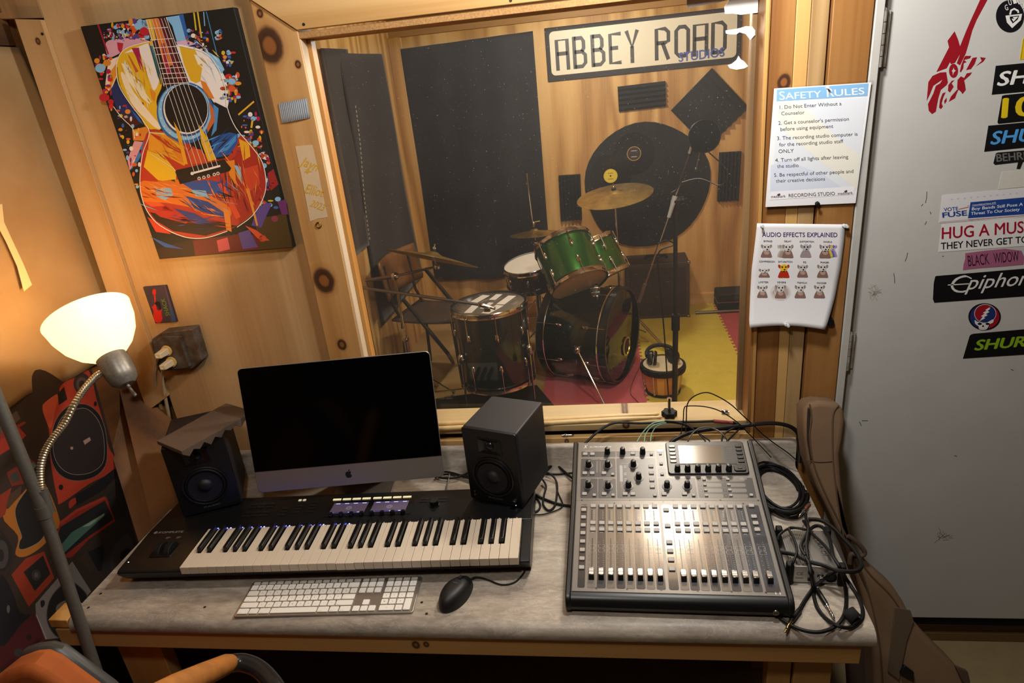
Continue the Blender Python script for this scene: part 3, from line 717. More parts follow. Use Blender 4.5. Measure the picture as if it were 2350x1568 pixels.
P.sm([(-.002 + x * .00105, .031 + y * .00105) for x, y in ac], '#050505', 0, 3)
P.sm([(-.002 + x * .00105, .031 + y * .00105) for x, y in ((.2, 9.2), (.5, 11.6), (2.2, 13.6), (4.4, 14.4), (4.2, 12), (2.6, 9.9))], '#050505', 0, 3)
P.make('maker_emblem', IM).matrix_basis = IT
m = M(); m.b2((-.09, .05, 0), (.09, .20, .006)); m.hexa([(-.085, .16, .004), (.085, .16, .004), (.085, .166, .004), (-.085, .166, .004), (-.075, .075, .21), (.075, .075, .21), (.075, .081, .21), (-.075, .081, .21)])
m.make('stand', IA, IM, bevel=.002)

# ================================================================== monitor speakers
def speaker(name, label, loc, rz, jacks):
    sp_ = thing(name, label, 'speaker', loc, rz)
    w_, d_, h_ = .156, .178, .221
    m = M().b2((0, .004, 0), (w_, d_, h_)); CABM = mat('speaker_vinyl', '#17161a', .55, bump=.12, bscale=700)
    m.make('cabinet', CABM, sp_, bevel=.005, seg=3)
    BAF = mat('speaker_baffle', '#0c0b0c', .42)
    m = M(); m.slab([(p[0], .004, p[1]) for p in rrect(.0, .0, w_, h_, .006, 4)], (0, -.007, 0)); m.make('baffle', BAF, sp_, bevel=.003, seg=3)
    cx, y = w_ / 2, -.003
    # woofer: ring, surround and cone
    Rm = T(cx, y, .083) @ Matrix.Rotation(PI / 2, 4, 'X')
    M().lathe([(.0600, 0), (.0598, .0035), (.0572, .0048), (.0545, .0035), (.0535, .0)], 44, Rm, cap=False).make('woofer_ring', BAF, sp_)
    M().lathe([(.0535, .0012), (.0505, .0042), (.0470, .0044), (.0440, .0015)], 40, Rm, cap=False).make('surround', RUBBER, sp_)
    wc = M().lathe([(.0440, .0015), (.0200, -.0026), (.0185, -.0020), (.0150, .0030), (.0080, .0058), (.0001, .0064)], 40, Rm @ T(0, 0, .0032), cap=False).make('woofer_cone', mat('woven_cone', '#1b1c20', .35, bump=.5, bscale=1400), sp_)
    # tweeter wave guide
    tz = .176
    m = M()
    o = [(-.034, -.0225), (.034, -.0225), (.034, .0225), (-.034, .0225)]; i_ = [(-.013, -.011), (.013, -.011), (.013, .011), (-.013, .011)]
    P0 = [(cx + a, y - .0008, tz + b) for a, b in o]; P1 = [(cx + a * .94, y - .0022, tz + b * .92) for a, b in o]; P2 = [(cx + a, y + .0008 + .0, tz + b) for a, b in i_]
    m.add(P0 + P1 + P2, [(0, 1, 5, 4), (1, 2, 6, 5), (2, 3, 7, 6), (3, 0, 4, 7), (4, 5, 9, 8), (5, 6, 10, 9), (6, 7, 11, 10), (7, 4, 8, 11)])
    m.make('wave_guide', mat('guide_gloss', '#0d0d0f', .22), sp_, flat=True)
    M().ball((cx, y - .0005, tz + .001), .0125, 18, 10, (1, .55, 1)).make('tweeter_dome', mat('silk_dome', '#101114', .25), sp_)
    P = Print(lambda a, b: Vector((a, y - .0002, b)), (0, -1, 0)); P.flip = -1
    P.text('M-AUDIO', (cx - .021, .0135), (cx + .021, .0135), .0058, '#5d5b5b', 0, .004); P.make('maker_lettering', sp_)
    if jacks:
        m = M()
        for zz in (.026, .0155): m.lathe([(.0036, 0), (.0036, .0014), (.0020, .0015), (.0018, .0004)], 14, T(.016, y, zz) @ Matrix.Rotation(PI / 2, 4, 'X'))
        m.make('jack_sockets', STEEL, sp_)
        M().lathe([(.0075, 0), (.0072, .010), (.006, .0115), (.0001, .0115)], 20, T(w_ - .021, y, .020) @ Matrix.Rotation(PI / 2, 4, 'X')).make('volume_knob', BLK, sp_)
        M().lathe([(.0016, 0), (.0012, .0006)], 10, T(w_ - .021, y, .006) @ Matrix.Rotation(PI / 2, 4, 'X')).make('power_light', mat('dim_led', '#cfd8ff', .3, emit=1.5), sp_)
    return sp_
def local_front_left(cx, cy_, rz, w_=.156):
    return (cx - w_ / 2 * math.cos(rz), cy_ - w_ / 2 * math.sin(rz))
x, y = local_front_left(1.0125, -.275, -.315); spr = speaker('studio_monitor', 'black studio monitor speaker with bare top, standing between computer and mixing console', (x, y, F(.0605)), -.315, True)
x, y = local_front_left(.206, -.293, .428); spl = speaker('studio_monitor', 'black studio monitor speaker with a foam slab on top, in the left corner', (x, y, F(.0605)), .428, False)
# convoluted foam slab on the left speaker
FM = mat('acoustic_foam', '#5c4a3c', .95, noise=.35, nscale=420, bump=.5, bscale=500)
FT = [atz(359, 1012, F(.302)), atz(416, 1036, F(.302)), atz(582, 944, F(.302)), atz(519, 925, F(.302))]
def foam_slab(q, nteeth):
    A, B, C_, D = q       # A-B short left end, B-C front long edge, C-D right end, D-A rear edge
    m = M(); N = nteeth * 2
    top = .0; vs = []; fs = []
    for i in range(N + 1):
        t = i / N; f_ = B.lerp(C_, t); r_ = A.lerp(D, t); dep = (-.011, -.0255, -.013, -.022, -.010, -.027, -.012, -.0235, -.009, -.019)[i % 10]
        for p in (r_, f_):
            vs.append((p.x, p.y, p.z)); vs.append((p.x, p.y, p.z + dep))
    for i in range(N):
        b = i * 4; c = b + 4
        fs += [(b, b + 2, c + 2, c), (b + 1, c + 1, c + 3, b + 3), (b, c, c + 1, b + 1), (b + 2, b + 3, c + 3, c + 2)]
    fs += [(0, 1, 3, 2), (N * 4, N * 4 + 2, N * 4 + 3, N * 4 + 1)]
    return m.add(vs, fs)
tag(foam_slab(FT, 7).make('foam_slab', FM, bevel=.0015, flat=True), 'charcoal egg crate foam slab lying on the left speaker', 'acoustic foam')
# ================================================================== digital mixing console
MX, MY, MTH = 1.2047, -.5989, -.0229
CON = thing('mixing_console', 'grey and black digital mixing console with fader rows on the right of the desk', 'mixer', (MX, MY, DZ), MTH)
CBLK = mat('console_black', '#101011', .36); CPL = mat('console_plate', '#6f6b66', .36, .25, noise=.05, nscale=300)
S1, S2 = .1581, .2538
def mz(v): return .0465 + (v - .018) * S1 if v <= .29 else .0895 + (v - .29) * S2
def ms(u, v, dz=0): return T(u, v, mz(v)) @ Matrix.Rotation(math.atan(S1 if v <= .29 else S2), 4, 'X') @ T(0, 0, dz)
def con(m, name, mt, u, v, dz=0, **k): return m.make(name, mt, CON, mat4=ms(u, v, dz), **k)
def ext(m, pr, x0, x1):
    n = len(pr); vs = [(x0, y, z) for y, z in pr] + [(x1, y, z) for y, z in pr]
    m.add(vs, [tuple(range(n)), tuple(range(2 * n - 1, n - 1, -1))] + [((i + 1) % n, i, n + i, n + (i + 1) % n) for i in range(n)]); return m
nose = [(.014, .004), (.004, .011), (.0, .022), (.003, .034), (.010, .042), (.020, .0455)]
ext(M(), nose + [(.29, .0885), (.486, .1382), (.489, .134), (.489, .004)], .012, .466).make('body', CBLK, CON, ang=30)
sidep = [(.010, .003), (.001, .011), (-.002, .022), (.001, .036), (.009, .045), (.020, .0500), (.29, .0925), (.484, .1420), (.491, .139), (.491, .003)]
ext(M(), sidep, .0, .0125).make('side_panel', CBLK, CON, bevel=.003, seg=3)
ext(M(), sidep, .4655, .478).make('side_panel', CBLK, CON, bevel=.003, seg=3)
ext(M(), [(.021, .0465), (.0212, .0472), (.29, .0901), (.29, .0885)], .0145, .4635).make('fader_plate', CPL, CON, flat=True)
ext(M(), [(.2905, .0885), (.2905, .0903), (.485, .1397), (.485, .1375)], .0145, .4635).make('control_plate', CPL, CON, flat=True)
m = M()
for u in (.06, .42):
    for v in (.05, .44): m.lathe([(.009, 0), (.008, .005)], 14, T(u, v, 0))
m.make('rubber_feet', RUBBER, CON)['kind'] = 'stuff'
cols = [.0571 + .0216 * i for i in range(8)] + [.2586 + .0216 * i for i in range(8)]
# printed panel art
P = Print(lambda a, b: Vector((a, b, mz(b) + .0006)), (0, -.2, 1), .00010); P.flip = -1
DK = '#37373a'; LT = '#8a857e'; WT = '#c9c6c0'
def rp(x0, y0, x1, y1, c, r=.003, lay=0): P.poly(rrect(x0, y0, x1, y1, r, 3), c, lay)
rp(.0225, .4335, .1155, .4805, DK); rp(.1175, .4335, .2195, .4790, DK); rp(.0225, .3640, .1145, .4280, DK); rp(.0235, .2970, .0675, .3600, DK)
rp(.0690, .2970, .1145, .3600, DK); rp(.1175, .2970, .2195, .4285, DK); rp(.2225, .2980, .3155, .3615, DK); rp(.3185, .2990, .4560, .3615, DK); rp(.2240, .4020, .2450, .4810, DK); rp(.2235, .3635, .2450, .3980, DK)
G = Print(lambda a, b: Vector((a, b, mz(b) + .0006)), (0, -.2, 1), .00010); G.flip = -1
def gp(x0, y0, x1, y1, c, r=.003, lay=0): G.poly(rrect(x0, y0, x1, y1, r, 3), c, lay)
gp(.0262, .030, .0425, .276, '#3d3d40', .004)
for i, u in enumerate(cols):
    dark = i % 2 == 1
    gp(u - .0099, .030, u + .0099, .276, '#45464a' if dark else '#837e77', .004)
    if not dark: gp(u - .0093, .0306, u + .0093, .2754, '#77726b', .004, 1)
gp(.2250, .030, .2460, .276, '#3a3a3d', .004); gp(.4255, .030, .4555, .276, '#3d3d40', .004)
G.make('channel_strips', CON, .15, coat=.6, mname='console_ink')
for i, u in enumerate(cols + [.4387]):
    L_ = u - .0073
    P.poly([(u - .0011, .060), (u + .0011, .060), (u + .0011, .1690), (u - .0011, .1690)], '#050505', 3)
    for k in range(16):
        y = .075 + k * .0058
        P.poly([(u + .0035, y), (u + .0062, y), (u + .0062, y + .0007), (u + .0035, y + .0007)], '#a19d96', 3)
        if k % 2 == 0: P.poly([(u - .0075, y), (u - .0057, y), (u - .0057, y + .0009), (u - .0075, y + .0009)], '#a19d96', 3)
    for y in (.1275, .1405):
        P.line(rrect(u - .0070, y, u + .0070, y + .0098, .0015, 2), .0006, '#a19d96', 3, True)
    if i < 16:
        P.poly(rrect(u - .0052, .2255, u - .0010, .2590, .0008, 2), '#2b2b2d', 3)
        for k in range(6):
            y = .229 + k * .005; P.poly([(u + .001, y), (u + .0045, y), (u + .0045, y + .0010), (u + .001, y + .0010)], '#b5b1aa', 3)
    for y in (.2055, .1855): P.poly([(u - .004, y), (u + .004, y), (u + .004, y + .0013), (u - .004, y + .0013)], '#b5b1aa', 3)
P.text('X', (.0285, .4655), (.0400, .4665), .0115, '#e6e4e0', 1, .015, .5); P.text('32 PRODUCER', (.0445, .4675), (.1050, .4675), .0055, '#dedbd6', 1, .01)
P.poly([(.046, .4636), (.074, .4636), (.074, .4648), (.046, .4648)], '#7a7772', 1)
P.line([(.153, .4665), (.1655, .4795), (.178, .4665)], .0008, WT, 1, True); P.text('behringer', (.1545, .4610), (.1765, .4610), .0040, WT, 1)
P.ell(.1655, .4705, .0032, None, WT, 1); P.ell(.1655, .4705, .0020, None, DK, 2)
for s_, a, b, h in (('TALKBACK', (.0335, .4530), (.0535, .4530), .0030), ('MONITOR', (.1510, .4545), (.1720, .4545), .0030), ('CONFIG / PREAMP', (.0500, .4240), (.0900, .4240), .0028), ('GATE', (.0385, .3550), (.0500, .3550), .0028),
                    ('DYNAMICS', (.0830, .3550), (.1060, .3550), .0028), ('EQUALIZER', (.1560, .4235), (.1830, .4235), .0030), ('BUS SEND', (.2250, .3920), (.2440, .3920), .0028), ('MAIN BUS', (.2560, .3565), (.2780, .3565), .0030),
                    ('ASSIGN', (.4250, .3565), (.4420, .3565), .0030), ('INPUTS', (.0270, .2700), (.0420, .2700), .0034), ('USB', (.2290, .4720), (.2400, .4720), .003)):
    P.text(s_, a, b, h, WT, 1, .006)
for a, b in (((.0260, .4365), (.0415, .4365)), ((.0455, .4365), (.061, .4365)), ((.154, .4375), (.169, .4375)), ((.0285, .3705), (.0400, .3705)), ((.047, .3705), (.059, .3705)), ((.076, .3705), (.093, .3705)), ((.026, .3015), (.043, .3015)), ((.074, .3015), (.096, .3015)), ((.131, .3015), (.144, .3015)), ((.149, .3015), (.165, .3015)), ((.224, .3015), (.245, .3015)), ((.273, .3015), (.297, .3015)), ((.199, .3925), (.214, .3925)), ((.199, .370), (.214, .370)), ((.199, .3475), (.214, .3475)), ((.199, .3255), (.214, .3255))):
    P.poly([(a[0] + .003, a[1] + .0005), (b[0] - .003, b[1] + .0005), (b[0] - .003, b[1] + .0020), (a[0] + .003, a[1] + .0020)], '#8c8882', 1)
for x in (.0645, .0665, .0735):
    P.poly([(x, .380), (x + .0009, .380), (x + .0009, .420), (x, .420)], '#8f8b85', 1)
P.poly([(.0680, .318), (.0690, .318), (.0690, .352), (.0680, .352)], '#8f8b85', 1)
P.poly(rrect(.1255, .350, .1330, .404, .001, 2), '#8b8f92', 1)
for y in (.352, .358, .372, .377, .396, .401): P.poly([(.136, y), (.143, y), (.143, y + .0016), (.136, y + .0016)], '#b5b1aa', 1)
P.line([(.129, .350), (.129, .332), (.138, .332)], .0006, '#a8a49e', 1); P.line([(.129, .404), (.129, .4115), (.150, .4115)], .0006, '#a8a49e', 1)
for r in range(4):
    y = .3560 - r * .0168
    for x in (.3265, .3850):
        P.poly(rrect(x + .005, y - .0062, x + .0515, y + .0052, .004, 3), '#6e6a65', 1); P.poly(rrect(x - .005, y - .0050, x + .0035, y + .0045, .0018, 3), '#1c1c1e', 1)
        P.text(str(r + 1 if x < .35 else r + 5), (x - .0015, y - .0017), (x + .0003, y - .0017), .0032, '#b5b1aa', 2)
for y in range(6):                       # tiny screws of both plates
    pass
for u, v in ((.028, .2905), (.150, .2905), (.255, .291), (.369, .292), (.458, .2915), (.068, .0215 + .008), (.135, .0295), (.208, .0295), (.285, .0295), (.355, .0295), (.425, .0295), (.110, .281), (.332, .281), (.421, .281), (.204, .281), (.2305, .2865)):
    P.ell(u, v, .0024, None, '#1a1714', 0, 10)
P.line([(.4485 + .0045 * math.cos(a), .0285 + .0055 * math.sin(a)) for a in [i * PI / 8 for i in range(9)]], .0012, '#c9c6c0', 0)
P.poly(rrect(.4430, .0245, .4455, .0300, .0008, 2), '#c9c6c0', 0); P.poly(rrect(.4515, .0245, .4540, .0300, .0008, 2), '#c9c6c0', 0)
P.make('panel_lettering', CON, .32)
# display block
m = M(); m.prism(rrect(-.1010, -.0565, .1010, .0570, .008, 5), 0, .0055); con(m, 'display_block', CBLK, .3508, .4258, .0006, bevel=.002, seg=3)
con(M().b2((-.0720, -.0345, 0), (.0720, .0335, .0007)), 'display_frame', BLK, .3530, .4352, .0062, flat=True)
con(M().b2((-.0575, -.0325, 0), (.0575, .0315, .0008)), 'display_screen', mat('lcd_off', '#4a4741', .16, spec=.6), .3395, .4355, .0066, flat=True)
m = M()
for i in range(5):
    for k in range(16): m.b2((-.010 + i * .0047, -.030 + k * .0039, 0), (-.0072 + i * .0047, -.0282 + k * .0039, .0004))
con(m, 'level_meters', mat('meter_leds', '#5c5852', .5), .4115, .4352, .0069, flat=True)['kind'] = 'stuff'
DB = None
for u, v in [(.2660, .4638 - i * .0131) for i in range(5)] + [(.4374, .4630 - i * .0130) for i in range(5)]:
    mm = M().prism(rrect(-.0082, -.0045, .0082, .0045, .003, 4), 0, .0022)
    if DB is None: DB = con(mm, 'soft_button', mat('soft_button', '#161617', .3), u, v, .0061, bevel=.0007)
    else: inst(DB, 'soft_button', CON, ms(u, v, .0061))
con(M().prism(rrect(-.0145, -.0105, .0145, .0105, .006, 5), 0, .003), 'navigation_pad', mat('soft_button', '#161617', .3), .4300, .3880, .0061, bevel=.001)
con(M().prism(rrect(-.0055, -.0040, .0055, .0040, .001, 2), 0, .0012), 'navigation_center', CBLK, .4300, .3880, .0091, bevel=.0004)
con(M().b2((-.0072, -.0032, 0), (.0072, .0032, .0012)).b2((-.0055, -.0014, .0012), (.0055, .0014, .0013)), 'usb_socket', CHROME, .2345, .4545, .0006)
con(M().prism(rrect(-.0035, -.0030, .0035, .0030, .001, 3), 0, .002), 'access_light', DKB, .2345, .4420, .0006, bevel=.0005)
# buttons
BTN = mat('grey_button', '#9c9892', .45); bp = {}
def btn(u, v, w_, d_, h_=.0035, name='button'):
    k = (w_, d_, name)
    if k not in bp: bp[k] = con(M().prism(rrect(-w_ / 2, -d_ / 2, w_ / 2, d_ / 2, .0018, 3), 0, h_), name, BTN, u, v, .0006, bevel=.0009)
    else: inst(bp[k], name, CON, ms(u, v, .0006))
for u, v in [(.0336, .4437), (.0530, .4435), (.1617, .4446), (.0340, .3773), (.0534, .3772), (.0843, .3771), (.0346, .3096), (.0849, .3097), (.2071, .3999), (.2070, .3775), (.2069, .3547), (.2067, .3330), (.1376, .3098), (.1569, .3098), (.2345, .3100), (.2846, .3107)]: btn(u, v, .0125, .0100)
for u, v in [(.2105, .4418), (.1070, .3733), (.0597, .3058), (.1072, .3059), (.2114, .3062), (.2343, .4085), (.2342, .3737), (.3063, .3064), (.4443, .3068)]: btn(u, v, .0088, .0078)
for r in range(4):
    for x in (.3373, .3956): btn(x, .3560 - r * .0168, .0088, .0070)
for v in (.2567, .2326, .2072, .1828, .1574, .1325, .1076, .0828): btn(.0342, v, .0125, .0105)
for v in (.2585, .2084, .1584, .1334, .1091, .0835): btn(.2354, v, .0140, .0110)
for u in cols:
    for v in (.2700, .2149, .1947): btn(u + .0005, v, .0135, .0112)
for v in (.2732, .2388, .2184, .1986): btn(.4384, v, .0130, .0108)
# knobs
KNB = mat('knob_rubber', '#0d0d0e', .38); kprof = [(.0078, 0), (.0076, .003), (.0066, .0165), (.0052, .0190), (.0001, .0198)]
k1 = r1 = None
rings = [(.0431, .4051), (.0937, .4048), (.1616, .4059), (.1736, .3639), (.1466, .3368), (.0438, .3369), (.0945, .3353), (.2434, .3368), (.2933, .3368)]
for u, v in rings + [(.0934, .4503), (.1346, .4499), (.1878, .4492)]:
    vv = v - .002
    if k1 is None: k1 = con(M().lathe(kprof, 20), 'knob', KNB, u, vv, .0010)
    else: inst(k1, 'knob', CON, ms(u, vv, .0010))
for u in (.2736, .2991, .3248, .3506, .3762, .4019): inst(k1, 'knob', CON, ms(u, .3830, .0062))
for u, v in rings:
    mm = M().lathe([(.0128, 0), (.0126, .0012), (.0095, .0014), (.0090, .0006)], 28)
    if r1 is None: r1 = con(mm, 'knob_ring', mat('ring_grey', '#4b4a49', .35), u, v - .002, .0006)
    else: inst(r1, 'knob_ring', CON, ms(u, v - .002, .0006))
# faders: silver cap on a black skirt
fc = fs_ = None
CAPM = mat('fader_silver', '#cfcac2', .22, .9)
for u in cols + [.4387]:
    v = .0640
    if fc is None:
        a = M(); pr = [(-.0095, .0075), (-.0085, .0150), (-.0040, .0128), (.0, .0118), (.0045, .0125), (.0100, .0145), (.0115, .0075)]; ext(a, pr, -.0056, .0056)
        fc = con(a, 'fader_cap', CAPM, u, v, .0, bevel=.0006)
        b = M(); b.hexa([(-.0060, -.0140, .001), (.0060, -.0140, .001), (.0060, .0125, .001), (-.0060, .0125, .001), (-.0056, -.0100, .0142), (.0056, -.0100, .0142), (.0056, .0115, .0080), (-.0056, .0115, .0080)])
        fs_ = con(b, 'fader_skirt', CBLK, u, v, .0, bevel=.0006)
    else:
        inst(fc, 'fader_cap', CON, ms(u, v)); inst(fs_, 'fader_skirt', CON, ms(u, v))
M().lathe([(.0062, 0), (.0062, .002), (.0036, .0022), (.0034, -.003)], 20, T(.4395, -.0005, .0235) @ Matrix.Rotation(PI / 2, 4, 'X')).make('headphone_socket', STEEL, CON)

# ================================================================== direct injection box
DI = thing('injection_box', 'small silver audio box with black rubber corners under tangled cables', 'audio box', (1.757, -.4375, DZ), -.05)
DIA = mat('di_aluminium', '#b9b6b0', .25, .85); w_, d_, h_ = .104, .122, .047
m = M()
pr = [(-w_ / 2, .004), (-w_ / 2, h_)]
x = -w_ / 2 + .002
while x < -.004: pr += [(x, h_), (x + .0006, h_ - .0016), (x + .0022, h_ - .0016), (x + .0028, h_)]; x += .0045
pr += [(w_ / 2, h_), (w_ / 2, .004)]
n = len(pr); vs = [(a, -d_ / 2, b) for a, b in pr] + [(a, d_ / 2, b) for a, b in pr]
m.add(vs, [tuple(range(n)), tuple(range(2 * n - 1, n - 1, -1))] + [((i + 1) % n, i, n + i, n + (i + 1) % n) for i in range(n)])
m.make('case', DIA, DI, flat=True)
M().b2((-w_ / 2 - .002, -d_ / 2 - .0025, .003), (w_ / 2 + .002, -d_ / 2, h_ + .001)).make('front_panel', mat('di_panel', '#c4c0b8', .4, .3), DI, bevel=.0008)
m = None
for sx in (-1, 1):
    for sy in (-1, 1):
        m = M().b2((sx * (w_ / 2 - .006), sy * (d_ / 2 - .010), .0), (sx * (w_ / 2 + .009), sy * (d_ / 2 + .009), h_ + .008)); m.make('corner_bumper', RUBBER, DI, bevel=.004, seg=3)
P = Print(lambda a, b: Vector((a, b, h_)), (0, 0, 1)); P.flip = -1
P.text('ULTRA-DI', (.016, .050), (.024, -.026), .011, '#35343a', 0, .015, .15, up=(.0105, .001))
P.line([(.030, -.040), (.038, -.040), (.034, -.033)], .0008, '#35343a', 0, True)
P.text('behringer', (.038, .046), (.040, .006), .004, '#5a5954', 0, up=(.004, 0)); P.make('case_lettering', DI)
P = Print(lambda a, b: Vector((a, -d_ / 2 - .0026, b)), (0, -1, 0)); P.flip = -1
P.text('CE', (-.039, .0235), (-.026, .0235), .0085, '#3a3934', 0); P.poly([(-.042, .014), (-.024, .014), (-.024, .0165), (-.042, .0165)], '#77746e', 0); P.make('panel_lettering', DI)
for q, (x, z) in enumerate(((-.010, .033), (-.010, .014))):
    M().b2((x - .006, -d_ / 2 - .006, z - .004), (x + .006, -d_ / 2 - .002, z + .004)).make('switch', BLK, DI, bevel=.001)
M().ax((.010, -d_ / 2 - .002, .024), (.010, -d_ / 2 - .02, .024), [(.007, 0), (.007, .003), (.0045, .0035), (.004, .010)], 16).make('jack_socket', CHROME, DI)
M().ax((.032, -d_ / 2 - .002, .020), (.032, -d_ / 2 - .02, .020), [(.0125, 0), (.0125, .002), (.011, .004), (.0105, .001)], 22).make('output_socket', BLK, DI)

# ================================================================== cables
CB = mat('black_cable', '#0a0a0a', .55, spec=.3); CB2 = mat('thin_cable', '#0c0c0c', .6, spec=.3)
zz8 = lambda X, Y: (1720 + X / 4.357, 1120 + Y / 4.357)
def desk_cable(name, label, pts, r, zf=None, mt=CB, k=8, extra=None):
    out = []
    for i, p in enumerate(pts):
        z = p[2] if len(p) > 2 else .0045
        q = atz(p[0], p[1], F(max(z, r + .0005))); out.append(q)
    t = thing(name, label, 'cable', out[0]); O = out[0]
    M().tube([q - O for q in smooth_path(out, k)], r, 8).make('lead', mt, t)
    if extra: extra(t, out, O)
    return t
def plug(t, O, p0, p1, p2, gold=False):          # body from p0 to p1, metal tip to p2
    p0, p1, p2 = p0 - O, p1 - O, p2 - O
    M().ax(p0, p1, [(.0032, 0), (.0052, .004), (.0055, (p1 - p0).length * .75), (.0048, (p1 - p0).length)], 14).make('plug_body', BLK, t)
    L = (p2 - p1).length
    M().ax(p1, p2, [(.0045, 0), (.0045, .003), (.0031, .0035), (.0031, L * .62), (.0026, L * .64), (.0031, L * .66), (.0031, L * .82), (.0020, L * .86), (.0028, L * .92), (.0006, L)], 14).make('plug_tip', mat('gold_plug', '#c8b27a', .2, 1) if gold else CHROME, t)
P8 = lambda L: [(*zz8(a[0], a[1]), *(a[2:])) for a in L]
desk_cable('instrument_cable', 'black cable ending in a silver jack plug pointing at the desk front', P8([(560, 260, .05), (570, 330, .055), (590, 410, .062), (570, 560, .060), (590, 720, .060), (615, 860, .055), (655, 1000, .012), (690, 1050, .007)]), .0036,
           extra=lambda t, o, O: plug(t, O, atz(*zz8(672, 1010), F(.008)), atz(*zz8(772, 1172), F(.0066)), atz(*zz8(850, 1315), F(.0062))))
desk_cable('instrument_cable', 'black cable ending in a brass jack plug at the console corner', P8([(500, 1210, .008), (560, 1110, .006), (640, 1000, .010), (740, 915, .022), (850, 850, .045), (900, 800, .066), (870, 740, .066), (800, 640, .066), (720, 545, .06), (640, 470, .06), (590, 410, .055), (540, 330, .045)]), .0036,
           extra=lambda t, o, O: plug(t, O, atz(*zz8(505, 1212), F(.008)), atz(*zz8(415, 1335), F(.0066)), atz(*zz8(352, 1448), F(.0062)), True))
desk_cable('patch_cable', 'black cable looping along the front right corner of the desk', P8([(300, 1300), (420, 1378), (560, 1430), (700, 1442), (830, 1402), (920, 1320, .010), (962, 1200), (965, 1050, .006), (935, 905, .030), (900, 790, .074), (840, 690, .074), (820, 600, .066), (790, 480, .06), (720, 390, .05), (640, 390, .05), (560, 480, .06), (515, 590, .06), (560, 680, .062)]), .0040)
desk_cable('patch_cable', 'black cable looping past a hook strap near the desk right edge', P8([(560, 690, .062), (600, 770, .06), (622, 900, .03), (640, 1020, .006), (645, 1090), (680, 1200), (760, 1300), (880, 1378, .012), (1000, 1398), (1100, 1335), (1132, 1240), (1100, 1120), (1030, 1000), (965, 905, .02), (930, 830, .066)]), .0040)
desk_cable('microphone_cable', 'thick black cable bending over the right desk edge above the silver box', P8([(590, 315, .05), (720, 328, .05), (850, 412, .05), (950, 520, .05), (1060, 640, .055), (1118, 760, .06), (1085, 825, .066), (980, 838, .068), (860, 820, .068), (740, 775, .062), (600, 738, .060), (450, 668, .058), (320, 645, .05)]), .0048)
desk_cable('audio_lead', 'thin black lead curling over the ribbed end of the silver box', P8([(285, 520, .05), (300, 470, .056), (380, 412, .058), (480, 402, .060), (560, 418, .064)]) + P8([(400, 400, .066), (440, 500, .066), (475, 620, .066), (440, 740, .062), (395, 830, .03), (375, 900, .01)]), .0030, mt=CB2)
# hook and loop strap
hp = atz(*zz8(1030, 1278), F(.016)); hk = []
m = M(); m.grid(lambda u, v: tuple(Vector((.0125 * math.cos(u * 5.6 + .4), (v - .5) * .022, .0125 * math.sin(u * 5.6 + .4)))), 24, 2)
o = m.make('cable_strap', mat('hook_strap', '#080808', .9, bump=.5, bscale=800), solid=.0022, mat4=T(*hp) @ RZ(.5) @ Matrix.Rotation(.25, 4, 'X'))
tag(o, 'curled black hook and loop strap at the front right of the desk', 'cable tie')
# coil beside the console
ct = thing('coiled_cable', 'coil of black microphone cable between console and brown guitar bag', 'cable', (1.757, -.165, DZ))
pts = []
for i in range(9 * 28):
    a = i / 28 * 2 * PI; l = i / 28; k = .80 + .05 * math.sin(l * 2.1) + .022 * ((l * 3) % 4)
    pts.append((.066 * k * math.cos(a) + .004 * math.sin(l * 1.7), .125 * k * math.sin(a) + .006 * math.cos(l * 2.3), .006 + .006 * (l % 4) + .004 * math.sin(a * 2 + l)))
M().tube(pts, .0034, 8).make('cable_loops', CB, ct)
M().tube([(.057 + .008 * math.cos(a), -.045, .018 + .016 * math.sin(a)) for a in [i * PI / 8 for i in range(16)]], .003, 8, True).make('coil_tie', BLKM, ct)
a, b = atz(*zz8(545, 225), F(.046)), atz(*zz8(475, 315), F(.040)); c = atz(*zz8(600, 165), F(.050)); O = Vector((1.757, -.165, DZ))
M().ax(c - O, a - O, [(.0045, 0), (.0052, .004), (.0050, .018), (.0035, .020)], 14).make('plug_sleeve', mat('copper_sleeve', '#8a5a48', .35, .7), ct)
M().ax(a - O, b - O, [(.0040, 0), (.0040, .003), (.0029, .0035), (.0029, .014), (.0024, .0145), (.0029, .015), (.0029, .021), (.0008, .027)], 14).make('plug_tip', CHROME, ct)
# leads between speaker and console
z4 = lambda X, Y: (1020 + X / 4.612, 880 + Y / 4.612)
P4 = lambda L: [(*z4(a[0], a[1]), *(a[2:])) for a in L]
desk_cable('power_cord', 'thick black cord slanting from the right speaker up behind the console', P4([(1080, 905, .015), (1190, 835, .02), (1300, 765, .03), (1420, 690, .05)]), .0042)
desk_cable('power_cord', 'black cord slanting down from the right speaker to the console side', P4([(1060, 720, .02), (1150, 800, .028), (1230, 900, .012), (1360, 1010, .008)]), .0036)
desk_cable('audio_lead', 'flat black lead crossing level between right speaker and console', P4([(1060, 960), (1130, 960), (1210, 962), (1380, 945)]), .0024, mt=CB2)
desk_cable('audio_lead', 'black lead running low from under the music keyboard to the console', P4([(930, 1170, .01), (1030, 1215), (1180, 1272), (1340, 1302)]), .0038)
desk_cable('audio_lead', 'black lead hanging in a long loop right of the right speaker', P4([(1080, 940, .02), (1150, 985, .015), (1190, 1060), (1190, 1180), (1165, 1300), (1100, 1345), (1045, 1280), (1055, 1180), (1075, 1090, .01), (1040, 1020, .015)]), .0030, mt=CB2)
desk_cable('audio_lead', 'thin black lead sweeping under the loop beside the right speaker', P4([(1185, 1060, .008), (1200, 1150), (1250, 1270), (1230, 1320), (1130, 1365), (1020, 1390), (925, 1390)]), .0018, mt=CB2)
